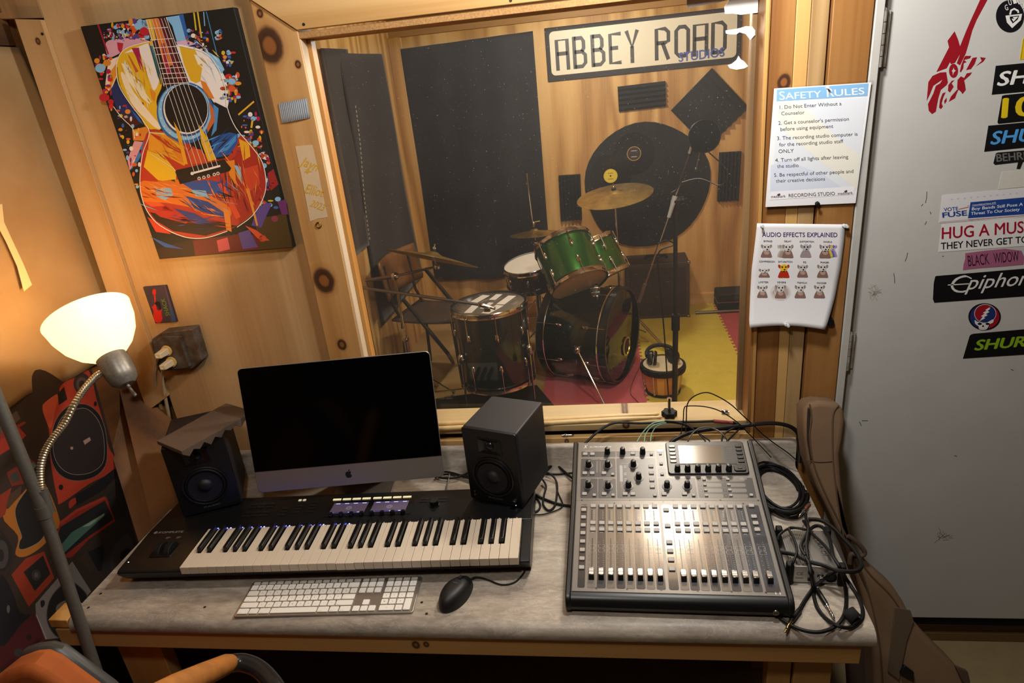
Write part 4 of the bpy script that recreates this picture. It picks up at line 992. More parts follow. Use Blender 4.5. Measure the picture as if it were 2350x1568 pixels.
desk_cable('audio_lead', 'short black lead curling out from under the music keyboard end', P4([(920, 1180, .01), (975, 1215), (1015, 1290), (985, 1350), (920, 1368)]), .0028, mt=CB2)
zb = lambda X, Y: (800 + X / 4.352, 1080 + Y / 4.352)
desk_cable('audio_lead', 'bundle of black lead lying between the computer and right speaker', [(*zb(*p), .012) for p in ((860, 70), (960, 40), (1080, 45), (1200, 60), (1240, 90), (1150, 60), (1040, 25), (950, 15), (880, 40), (930, 75), (1060, 75), (1200, 20))], .0030)
desk_cable('audio_lead', 'grey lead dropping behind the music keyboard near the computer', [(*zb(*p), .012) for p in ((1010, 30), (1000, 90), (985, 150), (980, 200))], .0022, mt=mat('grey_cable', '#6a6a68', .5))
# leads on and behind the sill
z7 = lambda X, Y: (1300 + X / 4.196, 920 + Y / 4.196)
def wall_cable(name, label, pts, r, mt=CB, k=8, parts=None):
    out = [aty(*z7(p[0], p[1]), p[2]) if len(p) > 2 else aty(*z7(p[0], p[1]), -.045) for p in pts]
    t = thing(name, label, 'cable', out[0]); O = out[0]
    M().tube([q - O for q in smooth_path(out, k)], r, 8).make('lead', mt, t)
    if parts: parts(t, O)
    return t
def redsleeve(t, O):
    a, b, c = [aty(*z7(*p), -.030) - O for p in ((1415, 196), (1600, 213), (1660, 238))]
    M().cyl(a, b, .0052, n=14).make('red_sleeve', mat('red_sleeve', '#7c2f30', .5), t); M().cyl(b, c, .0055, .003, 14).make('plug_boot', BLK, t)
wall_cable('tip_cable', 'black cable along the window sill ending in a red sleeved plug', [(170, 420, -.10), (300, 300, -.06), (430, 222, -.040), (560, 210, -.036), (700, 216, -.034), (1000, 205, -.032), (1250, 202, -.030), (1420, 196, -.030)], .0036, parts=redsleeve)
GRN = mat('green_lead', '#7ba58c', .45)
for L, lb_ in (([(670, 420, -.10), (685, 385, -.09), (740, 300, -.06), (830, 218, -.045), (950, 194, -.04)], 'leftmost of three pale green leads rising behind the console'), ([(745, 420, -.10), (750, 385, -.09), (768, 310, -.06), (835, 240, -.045), (955, 203, -.04)], 'middle one of three pale green leads rising behind the console'), ([(808, 420, -.10), (810, 385, -.09), (820, 320, -.06), (868, 248, -.045), (965, 212, -.04)], 'rightmost of three pale green leads rising behind the console')):
    wall_cable('green_lead', lb_, L, .0016, GRN)['group'] = 'pale green leads behind the console'
wall_cable('audio_lead', 'upper of two black leads curving down behind the console display', [(945, 195, -.04), (1060, 205, -.04), (1160, 235, -.05), (1260, 305, -.07), (1330, 380, -.095), (1350, 420, -.10)], .0020, CB2)
wall_cable('audio_lead', 'lower of two black leads curving down behind the console display', [(960, 208, -.04), (1090, 222, -.04), (1200, 265, -.05), (1290, 325, -.07), (1370, 380, -.095), (1390, 420, -.10)], .0020, CB2)
wall_cable('stage_cable', 'thick black cable arching from the console to the right wall', [(990, 420, -.10), (1035, 380, -.09), (1150, 322, -.07), (1300, 287, -.06), (1500, 262, -.055), (1700, 241, -.05), (1900, 219, -.05), (2050, 222, -.05), (2170, 258, -.05), (2235, 330, -.055), (2248, 450, -.06), (2240, 600, -.08)], .0058)
wall_cable('audio_lead', 'grey brown lead arching behind the console display', [(1165, 410, -.10), (1190, 345, -.09), (1260, 275, -.07), (1350, 256, -.065), (1440, 278, -.07), (1510, 330, -.09), (1560, 400, -.10)], .0022, mat('brown_cable', '#4a443c', .45))
wall_cable('audio_lead', 'short black lead hooking up behind the display right corner', [(1495, 410, -.10), (1500, 360, -.09), (1530, 310, -.075), (1600, 268, -.06), (1650, 250, -.05)], .0026)
wall_cable('audio_lead', 'short black lead slanting up to the red sleeved plug', [(1540, 400, -.10), (1600, 335, -.075), (1660, 275, -.055), (1668, 240, -.045)], .0026)
def pxw(L): return [(4.196 * (x - 1300), 4.196 * (y - 920), yy) for x, y, yy in L]
wall_cable('earphone_lead', 'thin black lead making the tall arch over the window sill', pxw([(1573, 1000, -.06), (1575, 964, -.04), (1577, 930, -.04), (1591, 911, -.04), (1620, 901, -.04), (1649, 911, -.04), (1679, 930, -.045), (1706, 955, -.05), (1727, 974, -.05), (1749, 996, -.055), (1776, 1017, -.06), (1810, 1041, -.07), (1829, 1058, -.08)]), .0017, CB2)
wall_cable('earphone_lead', 'thin black lead making the lower arch over the window sill', pxw([(1562, 1000, -.06), (1568, 965, -.04), (1570, 938, -.04), (1580, 932, -.04), (1620, 934, -.04), (1655, 945, -.04), (1690, 968, -.05), (1715, 992, -.06), (1740, 1018, -.07), (1770, 1050, -.09)]), .0016, CB2)
# ================================================================== booth: wall coverings
BLKC = mat('black_fabric', '#17161a', .92, noise=.4, nscale=9, bump=.25, bscale=260, sheen=.15)
BLKD = mat('brown_black_fabric', '#1b1715', .92, noise=.3, nscale=7, bump=.25, bscale=260, sheen=.15)
def cur(u, v):
    x = -.07 + .985 * u; z = F(1.312 + .022 * u) - 1.72 * v
    f = .010 * math.sin(u * 26 + 1.2 * math.sin(v * 3)) + .008 * math.sin(u * 11 - v * 4) + .012 * v * math.sin(u * 8 + v * 9)
    return (x - .02 * v * (1 - u) * 3, 3.262 - .018 - f, z)
tag(M().grid(cur, 70, 30).make('black_curtain', BLKC, solid=.006), 'wide black curtain hanging on the rear wall of the booth', 'curtain')
def pan(y0, y1, y0b, y1b, zt, zb, x=-.080, amp=.005):
    def fn(u, v):
        y = (y0 + (y1 - y0) * u) * (1 - v) + (y0b + (y1b - y0b) * u) * v
        return (x + amp * math.sin(u * 9 + v * 5) + amp * math.sin(v * 7), y, F(zt + (zb - zt) * v))
    return fn
tag(M().grid(pan(2.13, 2.96, 2.06, 3.10, 1.286, -.30), 24, 24).make('black_blanket', BLKD, solid=.008), 'black blanket hung on the left wall of the booth next to the curtain', 'blanket')
bl = thing('black_blanket', 'narrow black blanket with pale stitched edge nearest the window jamb', 'blanket', (-.080, 2.1, F(.8)))
def strip(u, v):
    y0, y1 = 1.90 - .10 * v, 2.31 - .24 * v; z = 1.308 - 1.09 * v
    if v > .93: y0 = y0 + (y1 - y0) * .0
    return (.002 + .005 * math.sin(v * 9 + u * 4), y0 + (y1 - y0) * u - 2.1, z + .22 * (1 - u) * v * 0 - .8 - .0)
M().grid(strip, 10, 30).make('cloth', BLKD, bl, solid=.008)
m = M()
for i in range(40):
    v = .05 + i * .0235; p = Vector(strip(1.0, v)); m.box((p.x + .008, p.y, p.z), (.004, .012, .014))
so = m.make('edge_stitches', mat('pale_stitch', '#9a8f78', .8), bl); so['kind'] = 'stuff'

def wedge_foam(name, label, c, w_, h_, rot, ridges, vertical, group=None, depth=.045):
    """ridged foam tile glued to the rear wall: c = (x, z) centre"""
    t = thing(name, label, 'acoustic foam', (c[0], 3.298, c[1]), 0, group); n = ridges
    pr = []
    for i in range(n):
        a = -.5 + i / n; pr += [(a, -.020), (a + .5 / n, -depth)]
    pr += [(.5, -.020), (.5, 0), (-.5, 0)]
    m = M()
    if vertical: vs = [(a * w_, b, s * h_ / 2) for s in (-1, 1) for a, b in pr]
    else: vs = [(s * w_ / 2, b, a * h_) for s in (-1, 1) for a, b in pr]
    k = len(pr); m.add(vs, [tuple(range(k)), tuple(range(2 * k - 1, k - 1, -1))] + [((i + 1) % k, i, k + i, k + (i + 1) % k) for i in range(k)])
    m.make('foam', mat('dark_foam', '#161314', .95, bump=.4, bscale=400), t, flat=True, mat4=Matrix.Rotation(-rot, 4, 'Y'))
wedge_foam('foam_tile', 'horizontal dark foam tile with level ridges below the booth sign', (1.637, F(.845)), .325, .165, .02, 5, False)
wedge_foam('foam_tile', 'square dark foam tile turned on its corner behind the microphone', (2.098, F(.722)), .37, .37, .74, 8, True)
wedge_foam('foam_tile', 'small upright dark foam tile left of the round black cloth', (1.098, F(.180)), .160, .335, -.02, 6, True)
wedge_foam('foam_tile', 'upright dark foam tile right of the round black cloth', (2.243, F(.245)), .150, .345, -.02, 6, True)
# round black cloth with records
outline = []
for i in range(40):
    a = 2 * PI * i / 40; r = .452 * (1 + .012 * math.sin(5 * a) + .018 * math.sin(3 * a + 1)); outline.append((1.655 + r * math.cos(a), 3.298, F(.222) + r * math.sin(a) * 1.0))
tag(M().slab(outline, (0, -.016, 0)).make('round_cloth', BLKC, bevel=.005), 'large round black cloth stretched on the rear booth wall', 'wall hanging')
def record(label, c, col, ring):
    t = thing('vinyl_record', label, 'record', (c[0], 3.2815, c[1]))
    M().lathe([(.148, 0), (.148, .002), (.050, .0024), (.050, .001)], 40, Matrix.Rotation(PI / 2, 4, 'X')).make('disc', mat('vinyl_black', '#0b0b0d', .25), t)
    P = Print(lambda a, b: Vector((a, -.0026, b)), (0, -1, 0)); P.flip = -1
    P.ell(0, 0, .051, None, ring, 0, 28); P.ell(0, 0, .046, None, col, 1, 28); P.ell(0, 0, .006, None, '#141210', 2)
    [P.poly([(-.02, z_), (.02, z_), (.02, z_ + .004), (-.02, z_ + .004)], '#6a5a20' if col != '#221c18' else '#c8bfae', 2) for z_ in (.018, -.024)]
    for k, g in ((0.6, .05), (PI + .6, .05), (1.9, .03), (PI + 1.9, .03)):
        pass
    P.make('record_label', t)
record('vinyl record with a yellow label on the round black cloth', (1.400, F(.317)), '#d9c23c', '#c9b030')
record('vinyl record with a dark gold ringed label on the round black cloth', (1.573, F(.462)), '#221c18', '#a8843a')
# booth sign
sg = thing('booth_sign', 'cream name sign with black border high on the rear booth wall', 'sign', (1.645, 3.298, F(1.172)))
sw, sh = 1.305, .345
M().b2((-sw / 2, -.012, -sh / 2), (sw / 2, 0, sh / 2)).make('sign_board', mat('sign_black', '#1c1916', .7), sg, bevel=.003)
P = Print(lambda a, b: Vector((a, -.0121, b)), (0, -1, 0), .0004); P.flip = -1
P.poly(rrect(-sw / 2 + .028, -sh / 2 + .038, sw / 2 - .030, sh / 2 - .026, .03, 5), '#d8cfb4', 0)
def block(ch, x, w_, z0=-.105, h=.205, th=.025):
    c = '#2a241f'; z1 = z0 + h; zm = z0 + h * .52
    L = lambda pts, cl=False: P.line(pts, th, c, 1 + (block.k % 3), cl)
    block.k += 1; a, b = x + th / 2, x + w_ - th / 2; lo, hi = z0 + th / 2, z1 - th / 2; k = .022
    if ch == 'A': L([(a, z0), (a, hi), (b, hi), (b, z0)]); L([(a, zm), (b, zm)])
    if ch == 'B': L([(a, lo), (b - k, lo), (b, lo + k), (b, zm - k), (b - k, zm), (a, zm)]); L([(a, lo - th / 2), (a, hi + th / 2)]); L([(a, hi), (b - k, hi), (b - k * .4, hi - k), (b - k * .4, zm + k), (b - k, zm)])
    if ch == 'E': L([(b, lo), (a, lo), (a, hi), (b, hi)]); L([(a, zm), (b - .02, zm)])
    if ch == 'Y': L([((a + b) / 2, z0), ((a + b) / 2, zm)]); L([(a, z1), ((a + b) / 2, zm - .004), (b, z1)])
    if ch == 'R': L([(a, z0), (a, hi), (b - k, hi), (b, hi - k), (b, zm + k * .4), (b - k, zm), (a, zm)]); L([((a + b) / 2, zm), (b, z0)])
    if ch == 'O': L([(a + k, lo), (b - k, lo), (b, lo + k), (b, hi - k), (b - k, hi), (a + k, hi), (a, hi - k), (a, lo + k)], True)
    if ch == 'D': L([(a, lo), (b - k, lo), (b, lo + k), (b, hi - k), (b - k, hi), (a, hi), (a, lo - th / 2)])
block.k = 0
for ch, x in zip('ABBEY', (-.590, -.470, -.345, -.225, -.115)): block(ch, x, .098)
for ch, x in zip('ROAD', (.085, .215, .335, .455)): block(ch, x, .104)
P.text('STUDIOS', (.245, -.128), (.545, -.122), .060, '#3f56a8', 5, .03)
P.make('sign_lettering', sg)

# ================================================================== drum kit
GREEN = NT('green_sparkle'); v = GREEN.coord(); GREEN.base(GREEN.ramp(GREEN.noise(v, 900, 1, .5), [(.35, lin('#0c3a14')), (.65, lin('#2a7a22'))]))
GREEN.b.inputs['Metallic'].default_value = .75; GREEN.b.inputs['Roughness'].default_value = .30; GREEN.b.inputs['Coat Weight'].default_value = 1; GREEN.b.inputs['Coat Roughness'].default_value = .05; GREEN = GREEN.m
DGREEN = NT('dark_green_lacquer'); DGREEN.b.inputs['Base Color'].default_value = (*lin('#08170d'), 1); DGREEN.b.inputs['Metallic'].default_value = .5; DGREEN.b.inputs['Roughness'].default_value = .28; DGREEN.b.inputs['Coat Weight'].default_value = 1; DGREEN.b.inputs['Coat Roughness'].default_value = .04; DGREEN = DGREEN.m
WINE = mat('wine_lacquer', '#2a0d10', .25, .3, coat=1)
HEADW = mat('white_drum_head', '#d9d4c8', .5); HEADC = mat('cream_drum_head', '#c0a878', .35); HEADCL = mat('clear_head', '#6e675a', .15)
def drum(name, label, B, Tp, R, nl, shell, top, bot, hoop=CHROME, hoopw=.022, group=None, lugs=True, lug_rot=0.):
    B, Tp = Vector(B), Vector(Tp); ax = (Tp - B); L = ax.length; q = ax.to_track_quat('Z', 'Y').to_matrix().to_4x4()
    t = thing(name, label, 'drum', B)
    M().lathe([(R * .965, .004), (R * .972, .010), (R * .972, L - .010), (R * .965, L - .004)], 48, q, cap=False).make('shell', shell, t)
    M().lathe([(.0001, L - .002), (R * .955, L - .002), (R * .985, L - .006)], 44, q, cap=False).make('top_head', top, t)
    M().lathe([(.0001, .002), (R * .955, .002), (R * .985, .006)], 44, q, cap=False).make('bottom_head', bot, t)
    for z, s in ((L, 1), (0, -1)):
        M().lathe([(R * .958, z + s * .006), (R * 1.0, z + s * .008), (R * 1.012, z + s * .004), (R * 1.004, z - s * .004), (R * 1.004, z - s * (hoopw - .006)), (R * 1.03, z - s * hoopw), (R * .99, z - s * hoopw), (R * .985, z - s * .004), (R * .958, z + s * .006)], 48, q, cap=False).make('hoop', hoop, t)
    if lugs:
        lg = rd = None; sz = min(1, R / .165)
        for i in range(nl):
            a = 2 * PI * i / nl + lug_rot
            for s in (0, 1):
                zc = L * (.30 if s == 0 else .70) if L > .2 else L * .5
                if L <= .2 and s: continue
                mt4 = q @ Matrix.Rotation(a, 4, 'Z') @ T(R * .975, 0, zc)
                if lg is None: lg = M().ball((0, 0, 0), .014, 10, 8, (.85 * sz, .85 * sz, 1.9 * sz)).make('lug', CHROME, t, mat4=mt4)
                else: inst(lg, 'lug', t, mt4)
                ze = 0 if s == 0 else L
                mt5 = q @ Matrix.Rotation(a, 4, 'Z') @ T(R * 1.022, 0, min(zc, ze)) @ Matrix.Diagonal((1, 1, abs(ze - zc), 1))
                if rd is None: rd = M().cyl((0, 0, 0), (0, 0, 1), .0032, n=8).make('tension_rod', CHROME, t, mat4=mt5)
                else: inst(rd, 'tension_rod', t, mt5)
    return t, q, L
def chrome_tube(name, t, O, pts, r, mt=CHROME): return M().tube([Vector(p) - O for p in pts], r, 10).make(name, mt, t)
# bass drum
bf = Vector((1.412, 2.0, F(-.420))); bdir = Vector((-.921, .389, 0)).normalized(); bb = bf + bdir * .43
HOOPB = mat('black_hoop', '#0e0f10', .3)
bd, q, L = drum('bass_drum', 'large dark green bass drum with a glossy black front head', bb, bf, .285, 8, DGREEN, mat('black_head', '#131210', .07, spec=.8), mat('rear_head', '#302c26', .3), HOOPB, .045, lug_rot=.3)
for z in (L - .046, .046): M().lathe([(.2935, z - .004), (.2965, z), (.2935, z + .004)], 48, q, cap=False).make('hoop_inlay', CHROME, bd)
inp = Vector((.389, .921, 0)); pc = bf - bdir * .0005 + inp * (.055) + Vector((0, 0, -.095))
M().ax(pc - bb, pc - bb - bdir * .01, [(.058, 0), (.060, .006), (.050, .008), (.048, .0)], 32).make('port_ring', mat('brass_ring', '#c9b45c', .25, .9), bd)
M().ax(pc - bb, pc - bb - bdir * .01, [(.049, .0016), (.0001, .0018)], 28).make('port_hole', BLKM, bd)
O = bb; br = aty(1325, 803, 1.80); ft = Vector((1.302, 1.608, .014)); tp = aty(1309, 779, 1.86)
chrome_tube('spur', bd, O, [tp, br, ft], .0055); M().ball(br - O, .024, 12, 8).make('spur_bracket', CHROME, bd); M().ball(ft - O, .008, 8, 6).make('spur_foot', RUBBER, bd)
ft2 = Vector((1.60, 2.55, .014)); chrome_tube('spur', bd, O, [bb + Vector((.22, .20, .02)), ft2], .0055)
# rack toms on their post
B1, T1 = aty(1330, 654, 1.96), aty(1290, 560, 2.13)
t1, _, _ = drum('rack_tom', 'bright green rack tom tipped to show its cream bottom head', B1, T1, .176, 6, GREEN, HEADW, HEADC, lug_rot=.35)
B2, T2 = aty(1386, 638, 2.20), aty(1347, 560, 2.27)
t2, _, _ = drum('rack_tom', 'green rack tom half hidden behind the bright green tom', B2, T2, .168, 6, GREEN, HEADW, HEADC, lug_rot=.2)
tpost = thing('tom_mount', 'chrome tom holder standing on top of the bass drum', 'drum hardware', bf + bdir * .16 + Vector((0, 0, .288)))
O = tpost.location.copy(); j = (T1 + B2) / 2 + Vector((.02, -.05, .02))
chrome_tube('post', tpost, O, [O - Vector((0, 0, .01)), O + Vector((.0, .0, .16)), j], .017); M().ball(j - O, .028, 12, 8).make('clamp', CHROME, tpost); M().ball(j - O + Vector((.01, -.03, -.05)), .020, 12, 8).make('clamp', CHROME, tpost)
M().b2((-.03, -.03, -.014), (.03, .03, .012)).make('mount_plate', CHROME, tpost, bevel=.004)
# floor tom
Tf = aty(1121, 697, 1.72); Bf = Tf + Vector((.012, -.01, -.46))
ftom, q, L = drum('floor_tom', 'dark green floor tom with white damping strips on its head', Bf, Tf, .212, 8, DGREEN, HEADCL, mat('rear_head', '#302c26', .3), lug_rot=.2)
for i, (a, b, r_, w_, l_) in enumerate(((-.09, .05, .35, .05, .15), (.06, .10, .2, .05, .14), (.10, -.02, .5, .045, .15), (-.02, -.11, .25, .05, .16), (.03, .02, .3, .03, .10), (-.10, -.05, .4, .04, .10))):
    M().b2((-l_ / 2, -w_ / 2, 0), (l_ / 2, w_ / 2, .003)).make('damping_strip', mat('white_strip', '#e2ddd2', .5), ftom, mat4=q @ T(0, 0, L - .001) @ T(a, b, 0) @ RZ(r_), bevel=.001)
for a in (-.15, 1.9, 4.0):
    p = q @ Vector((.222 * math.cos(a), .222 * math.sin(a), .20)); chrome_tube('leg', ftom, Vector((0, 0, 0)), [p + Vector((0, 0, .12)), p, Vector((p.x * 1.03, p.y * 1.03, .02 - Bf.z))], .0055)
    M().ball(p, .022, 10, 8, (1, 1, 1.5)).make('leg_bracket', CHROME, ftom)
# snare
Ts = aty(1218, 603, 2.36); axs = Vector((-.12, -.10, 1)).normalized(); Bs = Ts - axs * .145
sn, _, _ = drum('snare_drum', 'wine coloured snare drum with a white head left of the toms', Bs, Ts, .182, 8, WINE, HEADW, HEADC)
O = Bs; fl = Vector((Bs.x, Bs.y, .012))
stn = thing('snare_stand', 'chrome stand carrying the wine coloured snare drum', 'drum stand', fl)
chrome_tube('post', stn, fl, [fl + Vector((0, 0, .12)), Bs - axs * .03], .011)
for a in (.3, 2.4, 4.5):
    chrome_tube('leg', stn, fl, [fl + Vector((0, 0, .22)), fl + Vector((.22 * math.cos(a), .22 * math.sin(a), .006))], .006); chrome_tube('arm', stn, fl, [Bs - axs * .03, Bs + Vector((.17 * math.cos(a), .17 * math.sin(a), -.012))], .006)
# cymbals
BRASS = NT('cymbal_bronze'); tc = BRASS.n('ShaderNodeTexCoord'); sp_ = BRASS.n('ShaderNodeVectorMath', operation='LENGTH'); BRASS.l(tc.outputs['Object'], sp_.inputs[0])
rg = BRASS.math('SINE', BRASS.math('MULTIPLY', sp_.outputs['Value'], 900.)); BRASS.base(BRASS.ramp(BRASS.math('ADD', BRASS.math('MULTIPLY', rg, .15), BRASS.noise(tc.outputs['Object'], 14, 3)), [(.3, lin('#8a7238')), (.7, lin('#b59a58'))]))
BRASS.b.inputs['Metallic'].default_value = .85; BRASS.b.inputs['Roughness'].default_value = .36; BRASS = BRASS.m
def cymbal(label, c, n_, R, group=None):
    t = thing('cymbal', label, 'cymbal', c); q = Vector(n_).to_track_quat('Z', 'Y').to_matrix().to_4x4()
    M().lathe([(.006, .024), (R * .10, .022), (R * .17, .011), (R * .22, .0065), (R * .6, -.004), (R, -.016), (R, -.0172), (R * .6, -.0055), (R * .22, .005), (R * .17, .0095), (R * .1, .0205), (.006, .0225)], 48, q, cap=False).make('bronze_plate', BRASS, t)
    M().lathe([(.016, .022), (.016, .034), (.006, .036)], 16, q).make('felt', BLKM, t); M().lathe([(.0035, -.03), (.0035, .065)], 10, q).make('tilter_rod', CHROME, t); M().lathe([(.009, .037), (.009, .046), (.004, .05)], 8, q).make('wing_nut', CHROME, t)
    return t
def stand(label, top, base, legs=((.3, .30), (2.4, .30), (4.5, .30)), mid=None):
    base = Vector(base); t = thing('cymbal_stand', label, 'cymbal stand', base); O = base
    pts = [base + Vector((0, 0, .10))] + ([Vector(mid)] if mid else []) + [Vector(top)]
    chrome_tube('upper_tube', t, O, [pts[-2] * .5 + pts[-1] * .5 if not mid else pts[1], pts[-1]], .0065); chrome_tube('lower_tube', t, O, [pts[0], pts[-2] * .5 + pts[-1] * .5 if not mid else pts[1]], .0125)
    for a, r_ in legs:
        e = Vector((r_ * math.cos(a), r_ * math.sin(a), .014)); off = Vector((-math.sin(a), math.cos(a), 0)) * .009
        M().tube([Vector((0, 0, .30)) + off, e + off], .0042, 8).make('leg', CHROME, t); M().tube([Vector((0, 0, .30)) - off, e - off], .0042, 8).make('leg', CHROME, t); M().tube([Vector((0, 0, .14)), e * .55 + Vector((0, 0, .10))], .004, 8).make('brace', CHROME, t); M().ball(e, .011, 8, 6).make('rubber_foot', RUBBER, t)
    M().ball((pts[-2] * .5 + pts[-1] * .5 if not mid else pts[1]) - O, .02, 10, 8).make('joint', CHROME, t)
    return t
c1 = aty(1410, 444, 2.60); cymbal('bright bronze cymbal tilted in front of the round black cloth', c1, (-.10, -.12, 1), .245)
b1 = Vector((c1.x + .02, 2.60, .006)); lp = atz(1531, 806, .014); ang = math.atan2(lp.y - b1.y, lp.x - b1.x); rr = math.hypot(lp.x - b1.x, lp.y - b1.y)
stand('chrome double braced stand under the cymbal before the round cloth', c1 - Vector((0, 0, .02)), b1, ((ang, rr), (ang + 2.1, .3), (ang - 2.1, .3)))
c2 = aty(1226, 532, 2.80); cymbal('bronze hi-hat cymbal with a tall rod behind the snare drum', c2, (-.02, .10, 1), .172)
hs = stand('hi-hat stand behind the snare drum', c2 + Vector((-.02, 0, .40)), (c2.x, 2.80, .006), ((.6, .26), (2.7, .26), (4.8, .26)), c2 - Vector((0, 0, .08)))
M().ball(c2 - hs.location + Vector((0, 0, .06)), .014, 10, 8).make('hat_clutch', CHROME, hs); M().cyl(c2 - hs.location + Vector((0, 0, .07)), c2 - hs.location + Vector((.045, 0, .075)), .006, n=8).make('clutch_screw', CHROME, hs)
c3 = aty(993, 587, 1.72); cymbal('dull bronze crash cymbal seen edge on at the left', c3, (.235, .35, .90), .255)
jn = aty(906, 634, 1.66); be = aty(838, 645, 1.62); bt = aty(1003, 612, 1.74)
base3 = Vector((jn.x - .0, 1.66, .006))
bs = stand('chrome boom stand holding the crash cymbal at the left', jn, base3, ((.9, .28), (3.0, .28), (5.1, .28)))
O = base3; chrome_tube('boom', bs, O, [be, jn, bt], .0065); chrome_tube('boom_sleeve', bs, O, [be.lerp(jn, .2), be.lerp(jn, .92)], .0115); M().ball(jn - O, .024, 12, 8).make('boom_clamp', CHROME, bs); M().ball(bt - O, .018, 12, 8).make('tilter', CHROME, bs); chrome_tube('tilter_rod', bs, O, [bt, c3], .0045)
M().b2((-.012, -.004, -.03), (.012, .004, .03)).make('wing_screw', CHROME, bs, mat4=T(*(aty(927, 766, 1.62) - O)), bevel=.003)
# long microphone boom over the floor tom
a0, a1 = aty(828, 660, 1.52), aty(1098, 699, 1.50); mb = thing('boom_microphone', 'long steel boom reaching over the floor tom from the left', 'microphone stand', (a0.x, a0.y, .006)); O = Vector((a0.x, a0.y, .006))
chrome_tube('boom', mb, O, [a0, a1], .0085, STEEL); chrome_tube('upright', mb, O, [O + Vector((0, 0, .02)), a0], .012, BLK); M().lathe([(.09, 0), (.085, .016), (.02, .028), (.012, .06)], 28).make('round_base', BLKM, mb)
e1 = aty(1137, 708, 1.50); M().ax(a1 - O, e1 - O, [(.009, 0), (.012, .01), (.012, .03), (.007, .045), (.009, (e1 - a1).length)], 12).make('clip', CHROME, mb); M().b2((-.018, -.006, -.012), (.018, .006, .012)).make('clip_screw', CHROME, mb, mat4=T(*(aty(1118, 711, 1.49) - O)), bevel=.004)
# folding bars and chair behind the kit
fs = thing('folding_frame', 'dark steel folding frame leaning behind the floor tom', 'stand', atz(1030, 830, .012)); O = fs.location.copy()
for p0, p1 in (((975, 616), (1036, 690)), ((924, 686), (1028, 812))):
    M().tube([aty(*p0, 2.0) - O, aty(*p1, 1.98) - O], .013, 10).make('bar', mat('dark_steel', '#3a3634', .4, .6), fs)
M().tube([aty(1028, 812, 1.98) - O, atz(1040, 832, .016) - O], .013, 10).make('foot_bar', mat('dark_steel', '#3a3634', .4, .6), fs)
SCH = wood('chair_ply', '#6e4a2a', '#7e5834', '#523418', 'X', 5, 6, .4, seed=60)
sc_ = atz(1003, 715, F(-.27)); ch = thing('school_chair', 'brown plywood chair behind the drum kit', 'chair', (sc_.x, sc_.y, 0), -.2)
M().grid(lambda u, v: (.22 * (2 * u - 1), .20 * (2 * v - 1), .45 + .012 * (2 * u - 1) ** 2 - .010 * v), 10, 8).make('seat', mat('seat_grey_brown', '#4a3e34', .5), ch, solid=.014)
M().grid(lambda u, v: (-.24 + .05 * (2 * v - 1) ** 2 - .03 * u, .24 * (2 * v - 1), .60 + .24 * u), 6, 12).make('backrest', SCH, ch, solid=.012)
for x in (-.17, .17):
    for y in (-.16, .16): M().tube([(x, y, .445), (x * 1.15, y * 1.12, .012)], .011, 8).make('leg', mat('dark_steel', '#3a3634', .4, .6), ch)
for y in (-.16, .16): M().tube([(-.17, y, .44), (-.215, y, .55), (-.235, y, .80)], .010, 8).make('back_post', mat('dark_steel', '#3a3634', .4, .6), ch)
# amplifier cabinet and black case by the rear wall
ap = thing('speaker_cabinet', 'dark brown speaker cabinet against the rear booth wall', 'amplifier', (1.704, 3.115, .012)); TOL = mat('brown_tolex', '#3d3026', .7, bump=.3, bscale=500)
M().b2((-.228, -.13, 0), (.228, .13, .425)).make('cabinet', TOL, ap, bevel=.008, seg=3); M().b2((-.20, -.136, .03), (.20, -.129, .39)).make('grille_cloth', mat('grille_brown', '#33281f', .9, bump=.5, bscale=700), ap, bevel=.002)
M().tube([(-.08, 0, .425), (-.07, 0, .448), (.07, 0, .448), (.08, 0, .425)], .010, 8).make('handle', RUBBER, ap)
for x in (-.222, .222):
    for z in (.006, .419): M().b2((x - .012, -.136, z - .010), (x + .012, -.112, z + .010)).make('corner_guard', STEEL, ap, bevel=.003)
kc_ = thing('instrument_case', 'flat black case on the floor at the right rear of the booth', 'case', (2.36, 3.17, .012)); M().b2((-.21, -.09, 0), (.21, .09, .13)).make('case_body', BLKM, kc_, bevel=.01); M().b2((-.212, -.092, .060), (.212, .092, .068)).make('case_seam', STEEL, kc_)
tag(M().cyl((1.98, 3.03, .026), (2.45, 3.03, .026), .011, n=12).make('metal_tube', STEEL), 'steel tube lying on the floor before the black case', 'tube')
# bongo with headphones
bo = Vector((1.632, 1.815, .012)); bg = thing('bongo_drum', 'amber staved bongo drum with black rubber rim standing on yellow foam', 'drum', bo)
nst = 16; STV = [mat('amber_stave', '#b8742a', .3, coat=.5), mat('honey_stave', '#cf9140', .3, coat=.5)]
for i in range(nst):
    a0_, a1_ = 2 * PI * i / nst + .006, 2 * PI * (i + 1) / nst - .006
    pr = [(.094, .012), (.108, .07), (.116, .14)]; vs = []; 
    for r_, z in pr: vs += [(r_ * math.cos(a0_), r_ * math.sin(a0_), z), (r_ * math.cos(a1_), r_ * math.sin(a1_), z), ((r_ - .008) * math.cos(a1_), (r_ - .008) * math.sin(a1_), z), ((r_ - .008) * math.cos(a0_), (r_ - .008) * math.sin(a0_), z)]
    fs2 = [(3, 2, 1, 0), (8, 9, 10, 11)] + [(j * 4 + k, j * 4 + (k + 1) % 4, (j + 1) * 4 + (k + 1) % 4, (j + 1) * 4 + k) for j in range(2) for k in range(4)]
    M().add(vs, fs2).make('stave', STV[i % 2], bg)
M().lathe([(.088, .003), (.100, .004), (.1005, .018), (.088, .018)], 32).make('base_ring', RUBBER, bg)
